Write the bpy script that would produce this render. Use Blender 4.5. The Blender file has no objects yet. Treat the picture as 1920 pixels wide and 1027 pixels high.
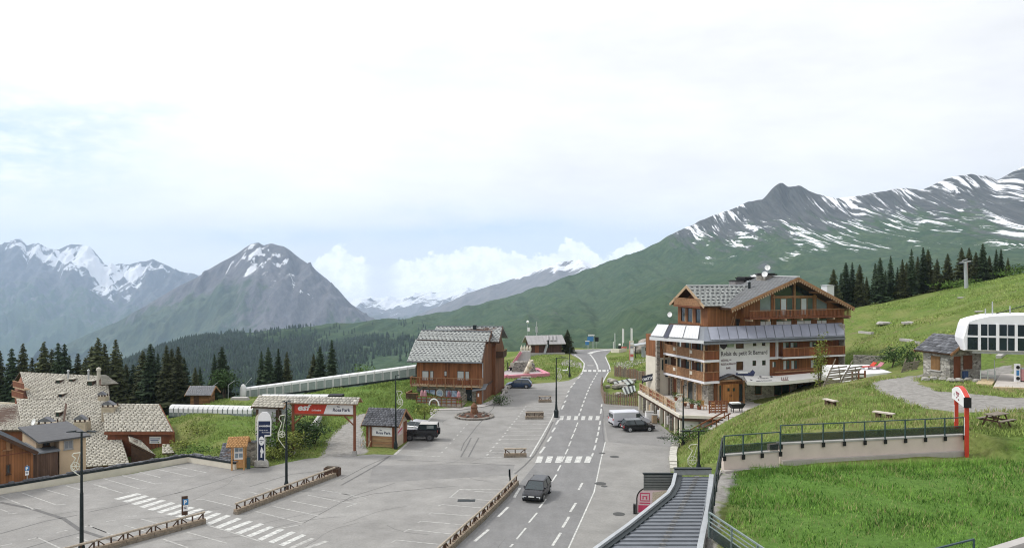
import bpy, math, random, bisect
import numpy as np
from mathutils import Vector, Matrix, noise
R = math.radians
rnd = random.Random(7)
scene = bpy.context.scene
COL = scene.collection
# ------------------------------------------------------------------ camera, sky, sun, exposure
CAM_Z, FPX, CX, HY = 20.0, 1500.0, 960.0, 500.0     # eye height, focal length in photo pixels, centre column, horizon row
cd = bpy.data.cameras.new('camera'); cam = bpy.data.objects.new('camera', cd); COL.objects.link(cam)
cam.location = (0, 0, CAM_Z); cam.rotation_euler = (R(90), 0, 0)
cd.sensor_width = 36; cd.lens = 36 * FPX / 1920; cd.shift_y = -(513.5 - HY) / 1920
cd.clip_start = 0.5; cd.clip_end = 60000
scene.camera = cam
scene.view_settings.view_transform = 'Standard'; scene.view_settings.look = 'None'
scene.view_settings.exposure = 0.60; scene.view_settings.gamma = 1.0; scene.view_settings.use_curve_mapping = False
scene.render.engine = 'CYCLES'
scene.cycles.use_denoising = True; scene.cycles.max_bounces = 6; scene.cycles.diffuse_bounces = 3
scene.cycles.glossy_bounces = 3; scene.cycles.transparent_max_bounces = 8; scene.cycles.volume_bounces = 2
scene.cycles.filter_width = 1.1

SUN_DIR = Vector((-0.80, 0.12, 0.95)).normalized()     # towards the sun
SUN_EL = math.asin(SUN_DIR.z); SUN_AZ = math.atan2(SUN_DIR.x, SUN_DIR.y)
sl = bpy.data.lights.new('sun', 'SUN'); sl.energy = 1.5; sl.angle = R(11); sl.color = (1.0, 0.965, 0.91)
sun = bpy.data.objects.new('sun', sl); COL.objects.link(sun)
sun.rotation_euler = SUN_DIR.to_track_quat('Z', 'Y').to_euler(); sun.location = (-60, 10, 90)

world = bpy.data.worlds.new('World'); scene.world = world; world.use_nodes = True
def build_world():
    nt = world.node_tree; N = nt.nodes; L = nt.links; N.clear()
    def nd(t, **k):
        n = N.new(t)
        for a, b in k.items(): setattr(n, a, b)
        return n
    def val(s, x):
        if hasattr(x, 'is_linked') or hasattr(x, 'links'): L.new(x, s)
        else: s.default_value = x
    def m(op, a, b=0.0, c=0.0, clamp=False):
        n = nd('ShaderNodeMath', operation=op, use_clamp=clamp)
        val(n.inputs[0], a); val(n.inputs[1], b)
        if len(n.inputs) > 2: val(n.inputs[2], c)
        return n.outputs[0]
    def sstep(x, a, b):
        n = nd('ShaderNodeMapRange', interpolation_type='SMOOTHSTEP'); n.clamp = True
        val(n.inputs['Value'], x); val(n.inputs['From Min'], a); val(n.inputs['From Max'], b)
        return n.outputs['Result']
    def mix(f, a, b):
        n = nd('ShaderNodeMix', data_type='RGBA'); val(n.inputs[0], f); val(n.inputs[6], a); val(n.inputs[7], b)
        return n.outputs[2]
    sky = nd('ShaderNodeTexSky', sky_type='NISHITA'); sky.sun_disc = False
    sky.sun_elevation = SUN_EL; sky.sun_rotation = SUN_AZ; sky.altitude = 1850; sky.air_density = 1.0; sky.dust_density = 1.0
    tc = nd('ShaderNodeTexCoord'); sx = nd('ShaderNodeSeparateXYZ'); L.new(tc.outputs['Generated'], sx.inputs[0])
    x, y, z = sx.outputs
    az = m('ARCTAN2', x, y); el = m('ARCSINE', z)
    def tex(sx_, sz_, scale, detail, rough=0.55, ox=0.0):
        cb = nd('ShaderNodeCombineXYZ'); L.new(m('MULTIPLY_ADD', az, sx_, ox), cb.inputs[0]); L.new(m('MULTIPLY', el, sz_), cb.inputs[1])
        t = nd('ShaderNodeTexNoise'); t.inputs['Scale'].default_value = scale; t.inputs['Detail'].default_value = detail
        t.inputs['Roughness'].default_value = rough; L.new(cb.outputs[0], t.inputs['Vector'])
        return t.outputs['Fac']
    def bump(a0, e0, sa, se, amp, tilt=0.0):
        da = m('DIVIDE', m('SUBTRACT', az, a0), sa)
        e1 = m('SUBTRACT', m('SUBTRACT', el, e0), m('MULTIPLY', m('SUBTRACT', az, a0), tilt))
        de = m('DIVIDE', e1, se)
        r = m('ADD', m('MULTIPLY', da, da), m('MULTIPLY', de, de))
        return m('MULTIPLY', m('EXPONENT', m('MULTIPLY', r, -1.0)), amp)
    # gaps in the veil where blue shows (upper left, and low over the saddle)
    streak = tex(3.0, 9.0, 2.2, 5.0, 0.6)
    fine = tex(9.0, 22.0, 2.0, 6.0, 0.6, 3.1)
    blue = m('ADD', bump(-0.56, 0.125, 0.13, 0.060, 1.05), bump(-0.03, 0.047, 0.13, 0.014, 0.95, 0.05))
    blue = m('ADD', blue, bump(-0.30, 0.036, 0.10, 0.013, 0.7))
    blue = m('ADD', blue, bump(-0.12, 0.070, 0.10, 0.010, 0.4, 0.06))
    blue = m('ADD', blue, bump(-0.44, 0.17, 0.07, 0.014, 0.45, 0.2))
    nz = m('ADD', m('MULTIPLY', streak, 0.75), m('MULTIPLY', fine, 0.55))
    blue = m('MULTIPLY', blue, sstep(nz, 0.40, 0.78))
    blue = m('MULTIPLY', blue, 1.0, clamp=True)
    # the veil of high cloud: brightest towards the sun
    sd = nd('ShaderNodeVectorMath', operation='DOT_PRODUCT'); L.new(tc.outputs['Generated'], sd.inputs[0]); sd.inputs[1].default_value = tuple(SUN_DIR)
    br = m('MULTIPLY_ADD', sd.outputs['Value'], 2.0, 6.95)
    br = m('ADD', br, m('MULTIPLY', m('SUBTRACT', tex(2.2, 6.0, 1.6, 4.0, 0.55, 7.0), 0.5), 2.8))
    br = m('ADD', br, m('MULTIPLY', m('SUBTRACT', tex(1.6, 5.5, 5.5, 7.0, 0.6, 11.0), 0.5), 1.5))
    e2 = m('DIVIDE', el, 0.085); br = m('ADD', br, m('MULTIPLY', m('EXPONENT', m('MULTIPLY', m('MULTIPLY', e2, e2), -1.0)), 0.8))
    veil = nd('ShaderNodeCombineColor')
    L.new(m('MULTIPLY', br, 0.985), veil.inputs[0]); L.new(m('MULTIPLY', br, 0.995), veil.inputs[1]); L.new(m('MULTIPLY', br, 1.025), veil.inputs[2])
    pale = mix(0.30, (5.1, 6.1, 7.7, 1), sky.outputs[0])
    base = mix(blue, veil.outputs[0], pale)
    # bank of cumulus low over the saddle
    h = m('ADD', bump(-0.045, 0, 0.075, 1e3, 0.021), bump(0.078, 0, 0.026, 1e3, 0.030))
    h = m('ADD', h, bump(-0.213, 0, 0.024, 1e3, 0.027)); h = m('ADD', h, bump(0.150, 0, 0.026, 1e3, 0.032))
    h = m('ADD', h, bump(0.0, 0, 0.16, 1e3, 0.006))
    puff = tex(1.0, 1.15, 34.0, 5.0, 0.55); puff2 = tex(1.0, 1.0, 95.0, 4.0, 0.6, 2.0)
    top = m('ADD', h, m('MULTIPLY', m('SUBTRACT', puff, 0.5), 0.040)); top = m('ADD', top, m('MULTIPLY', m('SUBTRACT', puff2, 0.5), 0.014))
    cm = sstep(m('SUBTRACT', top, el), 0.0, 0.0045)
    cm = m('MULTIPLY', cm, m('MULTIPLY', sstep(el, -0.05, -0.02), sstep(h, 0.003, 0.009)))
    shade = m('MULTIPLY_ADD', sstep(m('ADD', m('MULTIPLY', puff, 0.6), m('MULTIPLY', puff2, 0.4)), 0.40, 0.60), 2.2, 9.6)
    cum = nd('ShaderNodeCombineColor')
    L.new(shade, cum.inputs[0]); L.new(m('MULTIPLY', shade, 1.0), cum.inputs[1]); L.new(m('MULTIPLY', shade, 1.02), cum.inputs[2])
    low = mix(m('MULTIPLY', bump(0.06, 0.025, 0.20, 0.030, 0.5), 1.0), base, (5.6, 6.7, 8.2, 1))
    fin = mix(m('MULTIPLY', cm, 0.95), low, cum.outputs[0])
    bg = nd('ShaderNodeBackground'); bg.inputs['Strength'].default_value = 0.1; L.new(fin, bg.inputs['Color'])
    out = nd('ShaderNodeOutputWorld'); L.new(bg.outputs[0], out.inputs['Surface'])
build_world()

# ------------------------------------------------------------------ placing: a pixel of the photograph and a distance give a point of the place
def P(px, py, Y): return Vector(((px - CX) / FPX * Y, Y, CAM_Z - (py - HY) / FPX * Y))
def G(px, py, z=0.0): return P(px, py, FPX * (CAM_Z - z) / (py - HY))

# ------------------------------------------------------------------ mesh building
class MB:
    def __init__(s): s.v = []; s.f = []; s.cuts = []
    def add(s, vs, fs):
        n = len(s.v); s.cuts.append((n, len(s.f))); s.v += [tuple(v) for v in vs]; s.f += [tuple(i + n for i in f) for f in fs]; return s
    def box(s, x0, x1, y0, y1, z0, z1):
        return s.add([(x0,y0,z0),(x1,y0,z0),(x1,y1,z0),(x0,y1,z0),(x0,y0,z1),(x1,y0,z1),(x1,y1,z1),(x0,y1,z1)],
                     [(0,3,2,1),(4,5,6,7),(0,1,5,4),(1,2,6,5),(2,3,7,6),(3,0,4,7)])
    def hexa(s, b, t):                                   # 4 bottom and 4 top corners, counter-clockwise from above
        return s.add(list(b) + list(t), [(0,3,2,1),(4,5,6,7),(0,1,5,4),(1,2,6,5),(2,3,7,6),(3,0,4,7)])
    def bar(s, p, q, w, h=None, up=(0,0,1)):
        p = Vector(p); q = Vector(q); h = w if h is None else h; d = q - p
        if d.length < 1e-6: return s
        d.normalize(); u = Vector(up)
        if abs(d.dot(u)) > 0.98: u = Vector((0, 1, 0))
        a = d.cross(u).normalized() * (w / 2); b = a.cross(d).normalized() * (h / 2)
        return s.add([p-a-b, p+a-b, p+a+b, p-a+b, q-a-b, q+a-b, q+a+b, q-a+b],
                     [(0,1,2,3),(7,6,5,4),(4,5,1,0),(5,6,2,1),(6,7,3,2),(7,4,0,3)])
    def tube(s, p, q, r0, r1=None, n=8, caps=True):
        p = Vector(p); q = Vector(q); r1 = r0 if r1 is None else r1; d = q - p
        if d.length < 1e-6: return s
        d.normalize(); u = Vector((0,0,1)) if abs(d.z) < 0.95 else Vector((1,0,0))
        a = d.cross(u).normalized(); b = d.cross(a)
        vs = [p + (a*math.cos(2*math.pi*i/n) + b*math.sin(2*math.pi*i/n))*r0 for i in range(n)] + \
             [q + (a*math.cos(2*math.pi*i/n) + b*math.sin(2*math.pi*i/n))*r1 for i in range(n)]
        fs = [(i, i+n, (i+1)%n+n, (i+1)%n) for i in range(n)]
        if caps: fs += [tuple(range(n)), tuple(range(2*n-1, n-1, -1))]
        return s.add(vs, fs)
    def path(s, pts, r, n=6, closed=False):
        pts = [Vector(p) for p in pts]
        for a, b in zip(pts, pts[1:] + ([pts[0]] if closed else [])): s.tube(a, b, r, r, n)
        return s
    def prism(s, poly, vec):
        n = len(poly); vec = Vector(vec); a = [Vector(p) for p in poly]
        nn = Vector((0,0,0))
        for i in range(n): nn += a[i].cross(a[(i+1)%n])
        if nn.dot(vec) > 0: a.reverse()
        return s.add(a + [p + vec for p in a], [tuple(range(n)), tuple(range(2*n-1, n-1, -1))] + [(i, i+n, (i+1)%n+n, (i+1)%n) for i in range(n)])
    def quad(s, *p): return s.add(p, [tuple(range(len(p)))])
    def lathe(s, prof, c=(0,0,0), n=16):
        c = Vector(c); m_ = len(prof)
        vs = [c + Vector((r*math.cos(2*math.pi*i/n), r*math.sin(2*math.pi*i/n), z)) for i in range(n) for r, z in prof]
        fs = [(i*m_+j, ((i+1)%n)*m_+j, ((i+1)%n)*m_+j+1, i*m_+j+1) for i in range(n) for j in range(m_-1)]
        fs += [tuple(i*m_+m_-1 for i in range(n)), tuple(i*m_ for i in reversed(range(n)))]
        return s.add(vs, fs)
    def ring(s, a, b, closed=True):                      # band between two equal loops
        n = len(a); k = n if closed else n - 1
        return s.add(list(a) + list(b), [(i, (i+1)%n, (i+1)%n+n, i+n) for i in range(k)])
    def wall(s, s0, s1, z0, z1, t0, t1, holes=()):       # slab in the s-z plane from depth t0 to t1, with rectangular openings
        hs = [h for h in holes if h[1] > s0 and h[0] < s1]
        xs = sorted({s0, s1} | {min(max(v, s0), s1) for h in hs for v in h[:2]})
        zs = sorted({z0, z1} | {min(max(v, z0), z1) for h in hs for v in h[2:4]})
        for a, b in zip(xs, xs[1:]):
            run = None
            for c, d in zip(zs, zs[1:]):
                mx, mz = (a+b)/2, (c+d)/2
                hole = any(h[0] < mx < h[1] and h[2] < mz < h[3] for h in hs)
                if hole:
                    if run: s.box(a, b, t0, t1, *run); run = None
                else: run = (run[0], d) if run else (c, d)
            if run: s.box(a, b, t0, t1, *run)
        return s
    def parts(s, name, mat, parent=None):                # every piece an object of its own
        ends = s.cuts[1:] + [(len(s.v), len(s.f))]; out = []
        for (v0, f0), (v1, f1) in zip(s.cuts, ends):
            b = MB(); b.v = s.v[v0:v1]; b.f = [tuple(i-v0 for i in f) for f in s.f[f0:f1]]; out.append(b.build(name, mat, parent))
        return out
    def build(s, name, mat, parent=None, smooth=False, loc=None, rz=0.0):
        me = bpy.data.meshes.new(name); me.from_pydata(s.v, [], s.f)
        o = bpy.data.objects.new(name, me); COL.objects.link(o)
        if mat: me.materials.append(mat)
        if smooth: me.polygons.foreach_set('use_smooth', [True]*len(me.polygons))
        if parent: o.parent = parent
        if loc is not None: o.location = loc
        if rz: o.rotation_euler.z = rz
        me.update(); return o

def np_mesh(name, V, F, mat, parent=None, smooth=False, uv=None, attr=None):
    me = bpy.data.meshes.new(name); V = np.asarray(V, np.float32); F = np.asarray(F, np.int32); k = F.shape[1]
    me.vertices.add(len(V)); me.vertices.foreach_set('co', V.ravel())
    me.loops.add(F.size); me.loops.foreach_set('vertex_index', F.ravel())
    me.polygons.add(len(F)); me.polygons.foreach_set('loop_start', np.arange(0, F.size, k, dtype=np.int32))
    me.update(calc_edges=True)
    if smooth: me.polygons.foreach_set('use_smooth', np.ones(len(F), bool))
    if uv is not None:
        l = me.uv_layers.new(name='UVMap'); l.data.foreach_set('uv', np.asarray(uv, np.float32)[F.ravel()].ravel())
    for nme, d in (attr or {}).items():
        a = me.attributes.new(nme, 'FLOAT', 'POINT'); a.data.foreach_set('value', np.asarray(d, np.float32))
    me.validate(); me.materials.append(mat)
    o = bpy.data.objects.new(name, me); COL.objects.link(o)
    if parent: o.parent = parent
    return o

def tag(o, label=None, cat=None, group=None, kind=None):
    if label: o['label'] = label
    if cat: o['category'] = cat
    if group: o['group'] = group
    if kind: o['kind'] = kind
    return o
def thing(name, label, cat, loc=(0,0,0), rz=0.0, group=None):
    o = bpy.data.objects.new(name, None); COL.objects.link(o); o.empty_display_size = 0.3
    o.location = loc; o.rotation_euler = (0, 0, rz)
    return tag(o, label, cat, group)
def struct(o): o['kind'] = 'structure'; return o
def stuff(o): o['kind'] = 'stuff'; return o
KIDS = {}
def copy_tree(o, loc=None, rz=None, label=None, scale=None, parent=None):
    c = o.copy(); COL.objects.link(c)
    if parent: c.parent = parent
    if loc is not None: c.location = loc
    if rz is not None: c.rotation_euler.z = rz
    if scale is not None: c.scale = scale
    if label: c['label'] = label
    if o not in KIDS: KIDS[o] = list(o.children)
    for ch in KIDS[o]: copy_tree(ch, parent=c)
    return c

class Frame:
    """A building's own axes: s along its front, t into it, z up. Pixels are read off its vertical planes."""
    def __init__(f, o, ang): f.o = Vector((o[0], o[1], 0)); f.a = ang; f.c = math.cos(ang); f.s = math.sin(ang)
    @staticmethod
    def two(p, q): return Frame(p, math.atan2(q[1]-p[1], q[0]-p[0]))
    def loc(f, p):
        dx, dy = p[0]-f.o.x, p[1]-f.o.y
        return Vector((dx*f.c + dy*f.s, -dx*f.s + dy*f.c, p[2] if len(p) > 2 else 0))
    def wld(f, s, t, z): return Vector((f.o.x + s*f.c - t*f.s, f.o.y + s*f.s + t*f.c, z))
    def pt(f, px, py, t=0.0):                            # on the plane t = const: -> s, z
        k = (px-CX)/FPX; Y = (t + (-f.o.x*f.s + f.o.y*f.c)) / (f.c - k*f.s)
        p = P(px, py, Y); q = f.loc(p); return q.x, q.z
    def ps(f, px, py, s=0.0):                            # on the plane s = const: -> t, z
        k = (px-CX)/FPX; Y = (s + f.o.x*f.c + f.o.y*f.s) / (k*f.c + f.s)
        p = P(px, py, Y); q = f.loc(p); return q.y, q.z
    def rect(f, x0, y0, x1, y1, t=0.0):
        a = f.pt(x0, (y0+y1)/2, t)[0]; b = f.pt(x1, (y0+y1)/2, t)[0]; xm = (x0+x1)/2
        return a, b, f.pt(xm, y1, t)[1], f.pt(xm, y0, t)[1]
    def thing(f, name, label, cat, group=None): return thing(name, label, cat, f.o, f.a, group)

# ------------------------------------------------------------------ materials
MATS = {}
def nodes_of(name):
    mt = bpy.data.materials.new(name); mt.use_nodes = True; nt = mt.node_tree
    return mt, nt, nt.nodes['Principled BSDF']
def mat(name, col, rough=0.7, var=0.15, scale=3.0, bump=0.0, metal=0.0, island=0.0, plank=None, spec=0.3, col2=None, detail=5.0, stretch=(1,1,1), alpha=None, objrand=0.0, big=None):
    """Plain surface: base colour broken by noise; island = random shade per loose piece; plank = (axis, width) draws board seams."""
    if name in MATS: return MATS[name]
    mt, nt, b = nodes_of(name); N, L = nt.nodes, nt.links
    tc = N.new('ShaderNodeTexCoord'); mp = N.new('ShaderNodeMapping'); L.new(tc.outputs['Object'], mp.inputs[0]); mp.inputs['Scale'].default_value = stretch
    nz = N.new('ShaderNodeTexNoise'); nz.inputs['Scale'].default_value = scale; nz.inputs['Detail'].default_value = detail; nz.inputs['Roughness'].default_value = 0.62
    L.new(mp.outputs[0], nz.inputs['Vector'])
    c2 = col2 or tuple(c*(1-1.1*var) for c in col); c1 = tuple(min(1, c*(1+var)) for c in col)
    rp = N.new('ShaderNodeMapRange'); rp.inputs['From Min'].default_value = 0.3; rp.inputs['From Max'].default_value = 0.7; L.new(nz.outputs['Fac'], rp.inputs['Value'])
    mx = N.new('ShaderNodeMix'); mx.data_type = 'RGBA'; L.new(rp.outputs[0], mx.inputs[0]); mx.inputs[6].default_value = (*c2, 1); mx.inputs[7].default_value = (*c1, 1)
    out = mx.outputs[2]; hgt = nz.outputs['Fac']
    def scaled(fac):
        nonlocal out
        h = N.new('ShaderNodeMix'); h.data_type = 'RGBA'; h.blend_type = 'MULTIPLY'; h.inputs[0].default_value = 1.0
        cb = N.new('ShaderNodeCombineColor')
        for i in range(3): L.new(fac, cb.inputs[i])
        L.new(out, h.inputs[6]); L.new(cb.outputs[0], h.inputs[7]); out = h.outputs[2]
    if objrand:
        oi = N.new('ShaderNodeObjectInfo'); r = N.new('ShaderNodeMapRange'); L.new(oi.outputs['Random'], r.inputs['Value']); r.inputs['To Min'].default_value = 1-objrand; r.inputs['To Max'].default_value = 1+objrand; scaled(r.outputs[0])
    if big:
        for sc_, am in big:
            n2 = N.new('ShaderNodeTexNoise'); n2.inputs['Scale'].default_value = sc_; n2.inputs['Detail'].default_value = 7; n2.inputs['Roughness'].default_value = 0.7; n2.inputs['Distortion'].default_value = 0.6; L.new(tc.outputs['Object'], n2.inputs['Vector'])
            r = N.new('ShaderNodeMapRange'); L.new(n2.outputs['Fac'], r.inputs['Value']); r.inputs['From Min'].default_value = 0.35; r.inputs['From Max'].default_value = 0.65; r.inputs['To Min'].default_value = 1-am; r.inputs['To Max'].default_value = 1+am; scaled(r.outputs[0])
    if island:
        g = N.new('ShaderNodeNewGeometry'); r = N.new('ShaderNodeMapRange'); L.new(g.outputs['Random Per Island'], r.inputs['Value'])
        r.inputs['To Min'].default_value = 1-island; r.inputs['To Max'].default_value = 1+island*0.6; scaled(r.outputs[0])
    if plank:
        sp = N.new('ShaderNodeSeparateXYZ'); L.new(tc.outputs['Object'], sp.inputs[0])
        dv = N.new('ShaderNodeMath'); dv.operation = 'DIVIDE'; dv.inputs[1].default_value = plank[1]
        if plank[0] == 'xy':
            ad = N.new('ShaderNodeMath'); ad.operation = 'ADD'; L.new(sp.outputs[0], ad.inputs[0]); L.new(sp.outputs[1], ad.inputs[1]); L.new(ad.outputs[0], dv.inputs[0])
        else: L.new(sp.outputs['xyz'.index(plank[0])], dv.inputs[0])
        fl = N.new('ShaderNodeMath'); fl.operation = 'FLOOR'; L.new(dv.outputs[0], fl.inputs[0])
        fr = N.new('ShaderNodeMath'); fr.operation = 'FRACT'; L.new(dv.outputs[0], fr.inputs[0])
        wn = N.new('ShaderNodeTexWhiteNoise'); wn.noise_dimensions = '1D'; L.new(fl.outputs[0], wn.inputs['W'])
        r = N.new('ShaderNodeMapRange'); L.new(wn.outputs['Value'], r.inputs['Value']); r.inputs['To Min'].default_value = 0.72; r.inputs['To Max'].default_value = 1.15; scaled(r.outputs[0])
        pp = N.new('ShaderNodeMath'); pp.operation = 'PINGPONG'; L.new(fr.outputs[0], pp.inputs[0]); pp.inputs[1].default_value = 0.5
        r2 = N.new('ShaderNodeMapRange'); L.new(pp.outputs[0], r2.inputs['Value']); r2.inputs['From Max'].default_value = 0.09; r2.inputs['To Min'].default_value = 0.45; scaled(r2.outputs[0])
        hgt = r2.outputs[0]; bump = bump or 0.3
    L.new(out, b.inputs['Base Color'])
    b.inputs['Roughness'].default_value = rough; b.inputs['Metallic'].default_value = metal; b.inputs['Specular IOR Level'].default_value = spec
    if bump:
        bp = N.new('ShaderNodeBump'); bp.inputs['Strength'].default_value = bump; bp.inputs['Distance'].default_value = 0.05
        L.new(hgt, bp.inputs['Height']); L.new(bp.outputs[0], b.inputs['Normal'])
    if alpha is not None: b.inputs['Alpha'].default_value = alpha
    MATS[name] = mt; return mt
def stone(name, cols, mortar=(0.33,0.31,0.28), scale=3.2, flat=1.8, gap=0.05, bump=0.8):
    """Rubble masonry: irregular stones with recessed joints, flatter than wide."""
    if name in MATS: return MATS[name]
    mt, nt, b = nodes_of(name); N, L = nt.nodes, nt.links
    tc = N.new('ShaderNodeTexCoord'); mp = N.new('ShaderNodeMapping'); L.new(tc.outputs['Object'], mp.inputs[0]); mp.inputs['Scale'].default_value = (1, 1, flat)
    nz = N.new('ShaderNodeTexNoise'); nz.inputs['Scale'].default_value = 1.7; L.new(mp.outputs[0], nz.inputs['Vector'])
    wp = N.new('ShaderNodeMix'); wp.data_type = 'VECTOR'; wp.inputs[0].default_value = 0.12; L.new(mp.outputs[0], wp.inputs[4]); L.new(nz.outputs['Color'], wp.inputs[5])
    v = N.new('ShaderNodeTexVoronoi'); v.inputs['Scale'].default_value = scale; L.new(wp.outputs[1], v.inputs['Vector'])
    e = N.new('ShaderNodeTexVoronoi'); e.feature = 'DISTANCE_TO_EDGE'; e.inputs['Scale'].default_value = scale; L.new(wp.outputs[1], e.inputs['Vector'])
    cr = N.new('ShaderNodeValToRGB'); sp = N.new('ShaderNodeSeparateColor'); L.new(v.outputs['Color'], sp.inputs[0]); L.new(sp.outputs[0], cr.inputs[0])
    for i, c in enumerate(cols):
        el = cr.color_ramp.elements[i] if i < 2 else cr.color_ramp.elements.new(0.5)
        el.position = i / (len(cols)-1)
    for el, c in zip(cr.color_ramp.elements, cols): el.color = (*c, 1)
    st = N.new('ShaderNodeMapRange'); st.inputs['From Min'].default_value = gap*0.4; st.inputs['From Max'].default_value = gap*1.6; L.new(e.outputs['Distance'], st.inputs['Value'])
    mx = N.new('ShaderNodeMix'); mx.data_type = 'RGBA'; L.new(st.outputs[0], mx.inputs[0]); mx.inputs[6].default_value = (*mortar, 1); L.new(cr.outputs[0], mx.inputs[7])
    L.new(mx.outputs[2], b.inputs['Base Color']); b.inputs['Roughness'].default_value = 0.9; b.inputs['Specular IOR Level'].default_value = 0.2
    bp = N.new('ShaderNodeBump'); bp.inputs['Strength'].default_value = bump; bp.inputs['Distance'].default_value = 0.06; L.new(st.outputs[0], bp.inputs['Height']); L.new(bp.outputs[0], b.inputs['Normal'])
    MATS[name] = mt; return mt

W_ORANGE = mat('larch_boards', (0.27,0.115,0.046), 0.7, 0.25, 1.2, plank=('x',0.22), stretch=(1,1,0.25))
W_ORANGE_Y = mat('larch_boards_side', (0.22,0.09,0.04), 0.7, 0.25, 1.2, plank=('y',0.22), stretch=(1,1,0.25))
W_RED = mat('red_brown_boards', (0.19,0.068,0.034), 0.7, 0.25, 2.0, stretch=(1,1,0.3))
W_DARK = mat('dark_timber', (0.075,0.042,0.027), 0.75, 0.3, 3.0)
W_BEAM = mat('honey_timber', (0.30,0.165,0.085), 0.7, 0.25, 3.0)
W_PALE = mat('pale_timber', (0.40,0.29,0.185), 0.75, 0.25, 3.0)
W_GREY = mat('weathered_timber', (0.21,0.18,0.145), 0.85, 0.35, 4.0, bump=0.3)
W_NEW = mat('new_pine', (0.48,0.26,0.105), 0.6, 0.22, 4.0)
W_LOG = mat('log_rail', (0.27,0.215,0.16), 0.8, 0.35, 5.0, bump=0.3)
WHITE = mat('white_render', (0.72,0.71,0.73), 0.85, 0.05, 1.0)
CREAM = mat('cream_render', (0.62,0.58,0.49), 0.9, 0.10, 0.8)
BEIGE = mat('beige_render', (0.55,0.42,0.29), 0.9, 0.10, 0.8)
PINKISH = mat('pinkish_concrete', (0.60,0.515,0.455), 0.9, 0.08, 0.8)
CONC = mat('concrete', (0.36,0.35,0.33), 0.9, 0.15, 1.5)
PAVE = mat('pale_paving', (0.42,0.40,0.38), 0.9, 0.12, 1.2)
ZINC = mat('zinc_sheet', (0.20,0.215,0.235), 0.6, 0.12, 1.5, metal=0.35)
GALV = mat('galvanised_steel', (0.42,0.44,0.45), 0.5, 0.12, 4.0, metal=0.5)
DARKM = mat('dark_metal', (0.018,0.026,0.028), 0.5, 0.15, 5.0, metal=0.3)
GREENM = mat('green_grey_metal', (0.045,0.08,0.085), 0.5, 0.15, 5.0, metal=0.2)
BLACKP = mat('black_plastic', (0.012,0.012,0.013), 0.6, 0.1, 5.0)
RUBBER = mat('rubber', (0.02,0.02,0.021), 0.85, 0.1, 6.0)
WPAINT = mat('white_paint', (0.80,0.80,0.80), 0.45, 0.04, 2.0)
ROADPAINT = mat('road_paint', (0.56,0.56,0.53), 0.85, 0.25, 3.2, col2=(0.30,0.30,0.29), detail=9.0)
WORNPAINT = mat('worn_paint', (0.42,0.415,0.39), 0.85, 0.25, 2.7, col2=(0.235,0.23,0.22), detail=9.0)
REDP = mat('red_paint', (0.52,0.05,0.025), 0.5, 0.12, 3.0)
GLASS = mat('window_glass', (0.055,0.085,0.09), 0.08, 0.1, 2.0, spec=0.8)
GLASSD = mat('dark_glass', (0.018,0.03,0.034), 0.08, 0.1, 2.0, spec=0.8)
CURTAIN = mat('net_curtain', (0.52,0.58,0.57), 0.9, 0.12, 8.0, stretch=(3,3,0.2))
RUBBLE = stone('rubble_wall', [(0.16,0.15,0.135),(0.34,0.31,0.26),(0.46,0.43,0.37)])
RUBBLE_D = stone('dark_rubble', [(0.10,0.095,0.09),(0.22,0.20,0.175),(0.33,0.31,0.28)])
LAUZE = mat('lauze_stone', (0.48,0.455,0.39), 0.9, 0.12, 2.0, island=0.14, bump=0.2)
LAUZE_D = mat('slate_stone', (0.15,0.155,0.17), 0.85, 0.25, 2.0, island=0.38, bump=0.2)
TILE_G = mat('grey_fibre_tile', (0.40,0.415,0.40), 0.7, 0.10, 1.5, island=0.12)
def text(txt, size, mat_, parent, loc, rot=(R(90),0,0), extrude=0.012, align='LEFT', bold=0.0, name='lettering', shear=0.0, sx=1.0):
    cu = bpy.data.curves.new(name, 'FONT'); cu.body = txt; cu.size = size; cu.extrude = extrude; cu.align_x = align; cu.offset = bold; cu.shear = shear
    cu.resolution_u = 2
    tmp = bpy.data.objects.new(name, cu); COL.objects.link(tmp)
    me = bpy.data.meshes.new_from_object(tmp.evaluated_get(bpy.context.evaluated_depsgraph_get())); me.name = name
    bpy.data.objects.remove(tmp)
    o = bpy.data.objects.new(name, me); COL.objects.link(o); me.materials.clear(); me.materials.append(mat_)
    o.parent = parent; o.location = loc; o.rotation_euler = rot; o.scale = (sx, 1, 1); o['kind'] = 'stuff'; return o
# ------------------------------------------------------------------ the lie of the land
PLAZA_PX = [(0,926.4),(152,902.7),(249.5,887),(353,866),(400,872),(440,879.5),(474,876),(505,874),(538,866.6),(576,859),(642,855),(700,851),(738,852),
    (768,827),(790,803),(799,792),(818,769),(864,768),(908,762),(932,754),(948,724),(972,721),(999,719),(1044,716),(1066,713),(1084,705),(1092,695),(1094.6,680.6),
    (1085,672),(1072,665),(1062,656.5),(1105,654),(1150,653.5),(1136,666),(1142,684),(1145,691),(1136,706),(1128,720),(1131,740),(1134,756),(1195,760),(1262,815),(1275,820),(1266,838),(1257,842),(1256,862),(1258,882)]
PLAZA = [tuple(G(*p).xy) for p in PLAZA_PX]
PLAZA = [(-47.5,15),(-47.5,69.8)] + PLAZA + [(13.0,62),(9.0,52),(2.0,38),(-4,24),(-8,15)]
PLAZA_NP = np.array(PLAZA)
def in_poly(X, Y, poly):
    poly = np.asarray(poly); inside = np.zeros(X.shape, bool); n = len(poly); j = n - 1
    for i in range(n):
        xi, yi = poly[i]; xj, yj = poly[j]
        c = ((yi > Y) != (yj > Y)) & (X < (xj-xi)*(Y-yi)/((yj-yi) if abs(yj-yi) > 1e-9 else 1e-9) + xi)
        inside ^= c; j = i
    return inside
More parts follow.
